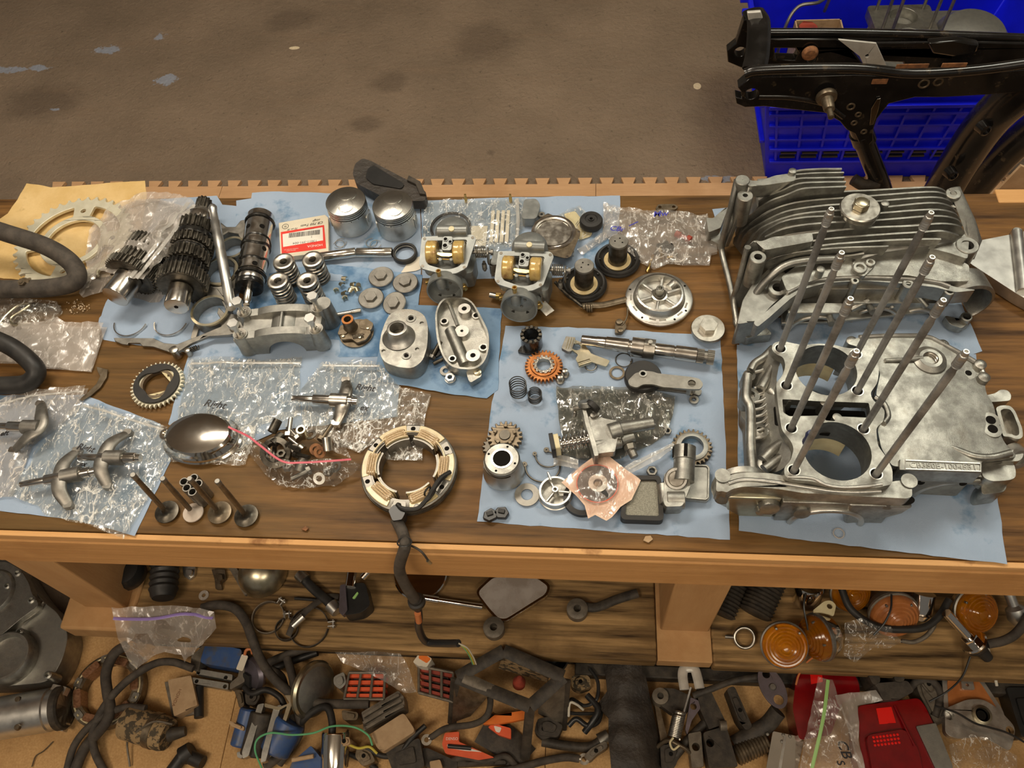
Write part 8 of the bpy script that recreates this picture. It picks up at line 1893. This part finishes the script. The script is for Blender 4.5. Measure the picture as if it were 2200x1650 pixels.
# turn signals
def signal(label,z,x,y,h,ax,R_,m,base=SB,rim='steel_dull',cup=True):
    t=TC('turn_signal',label,'turn signal',z,x,y,h,base=base); F=frame((0,0,h),ax); k=R_/40
    if cup:t.part('cup',G().to(F).lathe([(0,-40*k),(16*k,-38*k),(34*k,-20*k),(40*k,-2),(41*k,0)],44),rim if rim != 'steel_dull' else 'chrome')
    t.part('rim',G().to(F).lathe([(40*k,-3),(42*k,-1),(42*k,4),(39*k,6)],48),rim)
    t.part('lens',G().to(F).lathe([(39*k,2),(39.5*k,6),(38*k,14*k),(37*k,15*k)]+[((37-j*2.8)*k,(15+12*sin(j/12*pi/2)+(j % 2)*1.7)*k) for j in range(1,12)]+[(0,27.5*k)],48),m); t.part('reflector',G().to(F).lathe([(38*k,1),(14*k,-8),(0,-8)],32),'ivory')
    for s_ in (-.5,.5):t.part('lens_screw',G().to(F @ TR(R_*s_,R_*.7,12*k)).lathe([(2.6,0),(2.2,8),(0,9)],10),'steel_dull')
    return t
signal('large amber turn signal facing up, beside the steel eye',zD,1525,720,44,(-.08,-.5,1),40,'amber'); signal('amber turn signal standing on edge with a chrome cup',zE,215,660,46,(-1,-.35,.25),41,'amber'); signal('yellow-amber turn signal half hidden under the bench rail',zE,440,320,40,(.1,-.7,.8),36,'amber'); signal('dull brown turn signal without a bright rim',zE,765,480,44,(.05,-.8,.6),43,'amber_dull',rim='grey_dirty'); signal('round glossy amber turn signal by the chrome stalk',zE,1375,460,44,(.25,-.55,.9),40,'amber')
t=TC('signal_bracket','flat pale bracket with a hole above the edge-standing signal','bracket',zE,270,440,70,base=SB); PR(t,'plate',zE,[(165,460),(250,390),(300,385),(340,420),(320,505),(290,490),(230,475),(170,478)],66,70,'ivory',.8,6,hs=((290,430,5),))
t=TC('chrome_collar','open chrome collar ring near the amber signals','collar',zE,150,330,40,base=SB,tilt=RX(-20)); t.body(G().lathe([(26,0),(27,44),(24,48),(21,46),(21,0)],40,closed=True),'chrome')
t=CYL('chrome_stalk','chrome stalk with a hex nut and rubber foot','signal stalk',zE,(1170,480,80),(1345,670,40),[(0,0),(0,8),(1,8),(1,0)],'chrome',base=SB); t.part('hex_nut',G().to(t.F @ TR(0,0,t.L-4)).hexa(14,0,14),'chrome',bev=1); t.part('washer',G().to(t.F @ TR(0,0,t.L+9)).lathe([(22,0),(24,3),(22,7),(0,7)],32),'chrome'); t.part('rubber_foot',G().to(t.F @ TR(0,0,t.L+16)).lathe([(22,0),(20,8),(12,14),(9,40),(0,40)],28),'rubber')
CYL('chrome_cup','dark chrome cup lying between the brown and amber signals','lamp cup',zE,(1000,330,60),(965,520,30),[(0,0),(0,20),(.7,21),(.75,18),(.8,20),(1,16),(1,0)],'chrome',base=SB); CYL('chrome_knuckle','worn chrome knuckle at the shelf end','joint',zE,(1640,330,60),(1730,560,30),[(0,0),(0,9),(.4,9),(.5,16),(.8,18),(1,12),(1,0)],'satin',base=SB)
bag('small_clear_bag','small clear bag of bulbs crumpled between the signals',[zE(400,560)+(70,),zE(520,525)+(80,),zE(620,580)+(70,),zE(740,590)+(60,),zE(845,695)+(40,),zE(740,745)+(34,),zE(620,740)+(36,),zE(550,800)+(24,),zE(480,860)+(16,),zE(385,800)+(24,),zE(400,660)+(50,)],[zE(560,660)+(74,)],'bag_clear',96,step=7,amp=6,sc=.03,base=SB,bottom=False)
HS('cable','thick black cable sagging in front of the brown signal','cable',zE,[(380,300,70),(440,440,66),(560,540,60),(700,595,56),(850,605,56),(1000,590,56),(1110,510,60),(1190,380,66)],6.5,'rubber',base=SB); HS('cable','grey cable looping under the black one by the clear bag','cable',zE,[(830,690,30),(920,700,30),(1010,660,34),(1070,590,40),(1080,540,44)],4,'grey_dirty',base=SB); HS('cable','black cable arching from the shelf end towards the stalk','cable',zE,[(1480,715,40),(1600,690,46),(1700,630,50),(1800,500,60)],8,'rubber_dusty',base=SB)
for lb,P,m in (('thin dark wire hanging past the bracket',[(110,330,90),(95,440,84),(130,640,60),(120,800,30)],'black_plastic'),('thin orange wire hanging off the shelf by the red lamp',[(205,790,20),(120,850,0),(60,940,-30),(35,1020,-50)],'orange_wire'),('thin dark wire crossing the brown signal',[(755,340,90),(750,450,88),(700,560,80),(620,650,70)],'black_plastic'),('thin dark wire running from the stalk to the chrome plate',[(1350,810,20),(1290,960,0),(1180,1070,-20),(1040,1150,-30)],'black_plastic')):HS('thin_wire',lb,'wire',zE,P,1.8,m,base=SB,n=6)
HS('signal_lead','black lead with a white bullet end beside the plate','wire',zE,[(1480,720,120),(1500,830,110),(1530,930,100),(1550,1030,90)],2.6,'white_wire',base=FM,n=8)
# red tail lamps, bags and plates
def tail(label,P,h,z,sq):
    c=cen(P); t=TC('tail_lamp',label,'tail lamp',z,*c,h,base=FM); PR(t,'lens_shell',z,P,0,h,'red_lens',6,8); PR(t,'reflector_square',z,sq,h,h+1.2,'red_bright',.4,1,label='bright red reflector square'); return t
t=tail('big dark red tail lamp with a bright square and white edge',[(500,1180),(960,1120),(1010,1180),(1080,1330),(1220,1700),(560,1700),(520,1500)],66,zE,[(640,1200),(755,1188),(790,1310),(665,1320)])
PR(t,'inner_lens',zE,[(560,1400),(860,1350),(960,1500),(1000,1700),(620,1700)],66,74,'red_lens',5,12); PR(t,'pale_pad',zE,[(940,1335),(1090,1310),(1220,1640),(1210,1700),(1110,1700)],67,70,'cast_mid',1)
for r_ in range(3):
    for k in range(8):q=t.p(*zE(620+k*26+r_*6,1418+r_*30-k*3),74); t.part('lens_dot',G().to(TR(q.x,q.y,73.8)).lathe([(2.6,0),(2,1),(0,1.4)],8),'red_bright')
for a,b in (((780,1180,68),(930,1480,76)),):RD(t,'lens_ridge',zE,a,b,2.2,'red_lens')
t=tail('dark red tail lamp behind the bag with the green zip',[(40,940),(200,870),(440,890),(510,1000),(520,1100),(380,1150),(300,1400),(60,1440),(10,1200)],60,zE,[(140,912),(228,905),(238,1000),(150,1018)])
bag('green_zip_bag','tall clear zip bag with green strip and pen writing',[zE(200,960)+(104,),zE(310,985)+(106,),zE(350,1120)+(100,),zE(440,1350)+(88,),zE(540,1700)+(70,),zE(50,1700)+(60,),zE(90,1480)+(76,),zE(150,1200)+(90,)],[zE(300,1400)+(104,)],'bag_thick',97,step=8,amp=6,sc=.025,base=FM,bottom=False,zips=[([zE(278,985)+(108,),zE(240,1280)+(104,),zE(150,1680)+(84,)],'green_zip',3)],write=[(*zE(400,1500),96,24,'CB','ink',-75),(*zE(380,1600),90,18,'S','ink',-70)])
bag('grey_sleeve','greyish plastic sleeve around the big red tail lamp',[zE(330,1100)+(80,),zE(640,1060)+(84,),zE(690,1140)+(80,),zE(500,1180)+(78,),zE(520,1500)+(76,),zE(560,1700)+(70,),zE(520,1700)+(70,),zE(440,1400)+(76,)],(),'bag_milky',98,step=8,amp=3,sc=.03,base=FM,bottom=False)
t=TC('bracket_fork','dark upright two-pronged rubber bracket behind the tail lamps','bracket',zE,720,980,70,base=FM); PR(t,'prong',zE,[(550,800),(600,790),(640,880),(680,1000),(620,1030),(560,900)],40,90,'black_dirty',3,8); PR(t,'prong',zE,[(765,830),(800,820),(835,860),(860,1000),(780,1000)],40,90,'black_dirty',3,8); PR(t,'yoke',zE,[(620,1010),(880,990),(930,1070),(820,1130),(690,1140),(660,1060)],40,84,'rubber_dusty',3,6)
t=TC('indicator_housing','chrome-edged lamp base with amber inside face','lamp base',zE,1330,1070,50,base=FM); PR(t,'edge_frame',zE,[(1135,950),(1180,930),(1390,940),(1450,990),(1600,1220),(1620,1300),(1160,1300)],30,60,'satin',3,10); PR(t,'amber_face',zE,[(1175,975),(1380,970),(1430,1010),(1560,1210),(1190,1250)],60,61,'amber_dull',.4,8); PR(t,'centre_clip',zE,[(1280,992),(1370,990),(1385,1060),(1290,1055)],61,68,'satin',1,3,hs=((1328,1022,3),))
t=TC('mount_plate','polished steel mounting plate with a round socket','plate',zE,1420,1300,60,base=FM); PR(t,'plate',zE,[(1160,1200),(1330,1130),(1450,1130),(1560,1200),(1690,1340),(1680,1430),(1650,1530),(1440,1410),(1240,1430),(1160,1390)],62,76,'cast_bright',4,10,hs=((1192,1248,9),(1650,1365,7)))
q=t.p(*zE(1440,1248),80); t.part('socket',G().to(TR(q.x,q.y,70)).lathe([(17,0),(16,12),(12,13),(11,6),(0,6)],32),'gold_zinc'); t.part('socket_hole',G().to(TR(q.x,q.y,76.4)).lathe([(8,0),(0,.3)],20),'oily_black'); HS('thin_wire','thin dark wire crossing the polished mounting plate','wire',zE,[(1080,1180,90),(1240,1230,96),(1380,1310,96),(1480,1340,96),(1640,1390,90),(1800,1480,80)],2,'black_plastic',n=6)
bag('clear_bag','clear bag bunched in front of the polished mounting plate',[zE(1180,1480)+(60,),zE(1350,1400)+(80,),zE(1500,1420)+(80,),zE(1700,1560)+(60,),zE(1700,1700)+(40,),zE(1230,1700)+(40,)],[zE(1450,1550)+(100,)],'bag_clear',99,step=8,amp=7,sc=.025,base=FM,bottom=False)
for nm,lb,ct,z,P,h,m in (('dark_casting','dark angular casting behind the polished mounting plate','casting',zE,[(920,920),(990,925),(1120,1120),(1170,1300),(1090,1330),(960,1080)],50,'grey_dirty'),('black_panel','black flat panel at the shelf end corner','panel',zE,[(1620,1040),(1900,1040),(1900,1400),(1740,1420)],40,'black_plastic'),('greasy_casting','dark greasy casting between the pouch and lever plates','casting',zC,[(1240,1280),(1330,1260),(1440,1330),(1400,1420),(1250,1400)],34,'black_dirty'),('dark_cover','dark crumpled rubber cover at the mat front','cover',zB,[(1500,1520),(1760,1420),(1800,1640),(1560,1680)],36,'black_dirty'),('small_relay','small dark relay box with a brown wire by the coil pair','relay',zB,[(1170,1210),(1300,1230),(1290,1290),(1180,1290)],50,'brown_iron'),('grey_socket','grey battered socket beside the first red rectifier','socket',zB,[(1110,960),(1190,920),(1210,1010),(1160,1060),(1110,1020)],50,'cast_mid'),('bullet_connector','small brown connector tube beside the blue coils','connector',zB,[(320,1290),(400,1320),(440,1340),(430,1370),(330,1330)],60,'tan_dirty'),('coil_lead','dark clip and lead below the first blue coil','clip',zB,[(360,1060),(420,1060),(440,1180),(400,1200),(380,1120)],30,'brown_iron'),('flat_spanner','dark flat link resting below the red box','link',zC,[(600,1600),(1000,1590),(1010,1620),(620,1640)],20,'black_dirty')):
    c=cen(P); t=TC(nm,lb,ct,z,*c,h,base=FM); PR(t,'body',z,P,0,h,m,4,6); PR(t,'raised_face',z,[(c[0]+(x-c[0])*.55,c[1]+(y-c[1])*.55) for x,y in P],h,h+5,m,2,4)

for lb,z,P,r,m in (
    ('black cable weaving between the horn and the coil pair',zB,[(440,1040,30),(500,1090,36),(600,1060,40),(700,1110,40),(740,1180,36)],6,'rubber'),
    ('black cable diving under the headlamp towards the shelf',zB,[(640,900,30),(720,960,40),(760,1060,40),(860,1160,36),(980,1180,30)],7,'rubber_dusty'),
    ('black cable below the coil pair at the mat front',zB,[(600,1640,16),(700,1560,24),(780,1480,30),(820,1380,34),(800,1260,30)],9,'rubber_dusty'),
    ('black cable under the chrome flasher can',zB,[(980,1660,10),(1060,1560,20),(1200,1540,20),(1330,1590,14),(1440,1660,8)],5,'rubber'),
    ('dark cable along the front of the red boxes',zC,[(-40,1500,30),(80,1560,30),(200,1540,30),(300,1420,36),(400,1330,40)],5,'rubber'),
    ('dark cable coiled at the foot of the battery frame',zC,[(560,1610,14),(700,1570,20),(860,1600,20),(1000,1560,16),(1090,1640,10)],6,'rubber_dusty'),
    ('dark cable between the battery frame and pouch',zC,[(1480,1330,30),(1540,1280,36),(1620,1330,36),(1700,1300,30),(1730,1200,24)],5,'black_plastic'),
    ('black hose behind the leather pouch',zD,[(40,1100,40),(120,1200,44),(80,1300,40),(20,1380,30)],6,'black_plastic'),
    ('dark cable running past the two-hole bracket',zD,[(620,1660,10),(720,1540,20),(790,1450,26),(900,1340,30),(980,1250,34)],8,'black_dirty'),
    ('thin brown cable in front of the pivot plate',zD,[(560,1500,20),(640,1440,40),(720,1470,46),(800,1520,40),(860,1620,20)],4,'brown_iron'),
    ('dark cable looping behind the polished plate',zE,[(880,1060,50),(960,990,60),(1080,1010,60),(1120,1120,56),(1080,1260,50)],7,'rubber_dusty')):
    HS('cable',lb,'cable',z,P,r,m)
for nm,lb,ct,z,P,h,m in (
    ('lamp_socket','dark round-edged socket beside the first blue coil','socket',zB,[(440,1080),(520,1040),(560,1110),(520,1180),(450,1170)],34,'black_dirty'),
    ('steel_bracket','grey bent bracket standing by the headlamp foot','bracket',zB,[(820,1010),(880,960),(900,1000),(860,1070),(900,1110),(840,1120)],50,'grey_dirty'),
    ('tan_connector','tan block connector under the green wire','connector',zB,[(1150,1430),(1230,1410),(1240,1470),(1160,1490)],70,'tan_dirty'),
    ('rubber_mount','black rubber mount beneath the battery frame corner','mount',zC,[(1240,1290),(1340,1280),(1370,1400),(1290,1440),(1220,1380)],30,'rubber_dusty'),
    ('steel_lever','dark pivoting steel lever between pouch and ring terminal','lever',zC,[(1590,1560),(1650,1500),(1760,1440),(1780,1490),(1700,1540),(1640,1600)],36,'grey_dirty'),
    ('dark_bracket','dark lower bracket below the extension spring','bracket',zD,[(590,1480),(700,1440),(760,1500),(700,1650),(600,1660)],26,'black_dirty'),
    ('junction_plate','dark thin plate behind the silver relay case','plate',zD,[(1090,1050),(1150,1030),(1290,1340),(1240,1370),(1180,1290)],40,'black_dirty'),
    ('steel_strut','dark steel arm above the big red tail lamp','arm',zE,[(940,930),(980,920),(1060,1000),(1130,1110),(1080,1130),(990,1030)],60,'grey_dirty'),
    ('rusty_plate','rusty flat plate between chrome can and tan block','plate',zB,[(1290,1480),(1390,1520),(1430,1600),(1330,1640),(1270,1560)],34,'brown_iron'),
    ('grey_housing','greasy grey housing beside the leather pouch top','housing',zC,[(1500,960),(1570,930),(1640,960),(1650,1040),(1560,1070),(1500,1040)],30,'mud')):
    c=cen(P); t=TC(nm,lb,ct,z,*c,h,base=FM); PR(t,'body',z,P,0,h,m,4,6); PR(t,'raised_face',z,[(c[0]+(x-c[0])*.55,c[1]+(y-c[1])*.55) for x,y in P],h,h+5,m,2,4); q=t.p(*z(*c),h); t.part('fixing_hole',G().to(TR(q.x,q.y,h+5)).lathe([(4,0),(0,.3)],12),'oily_black')
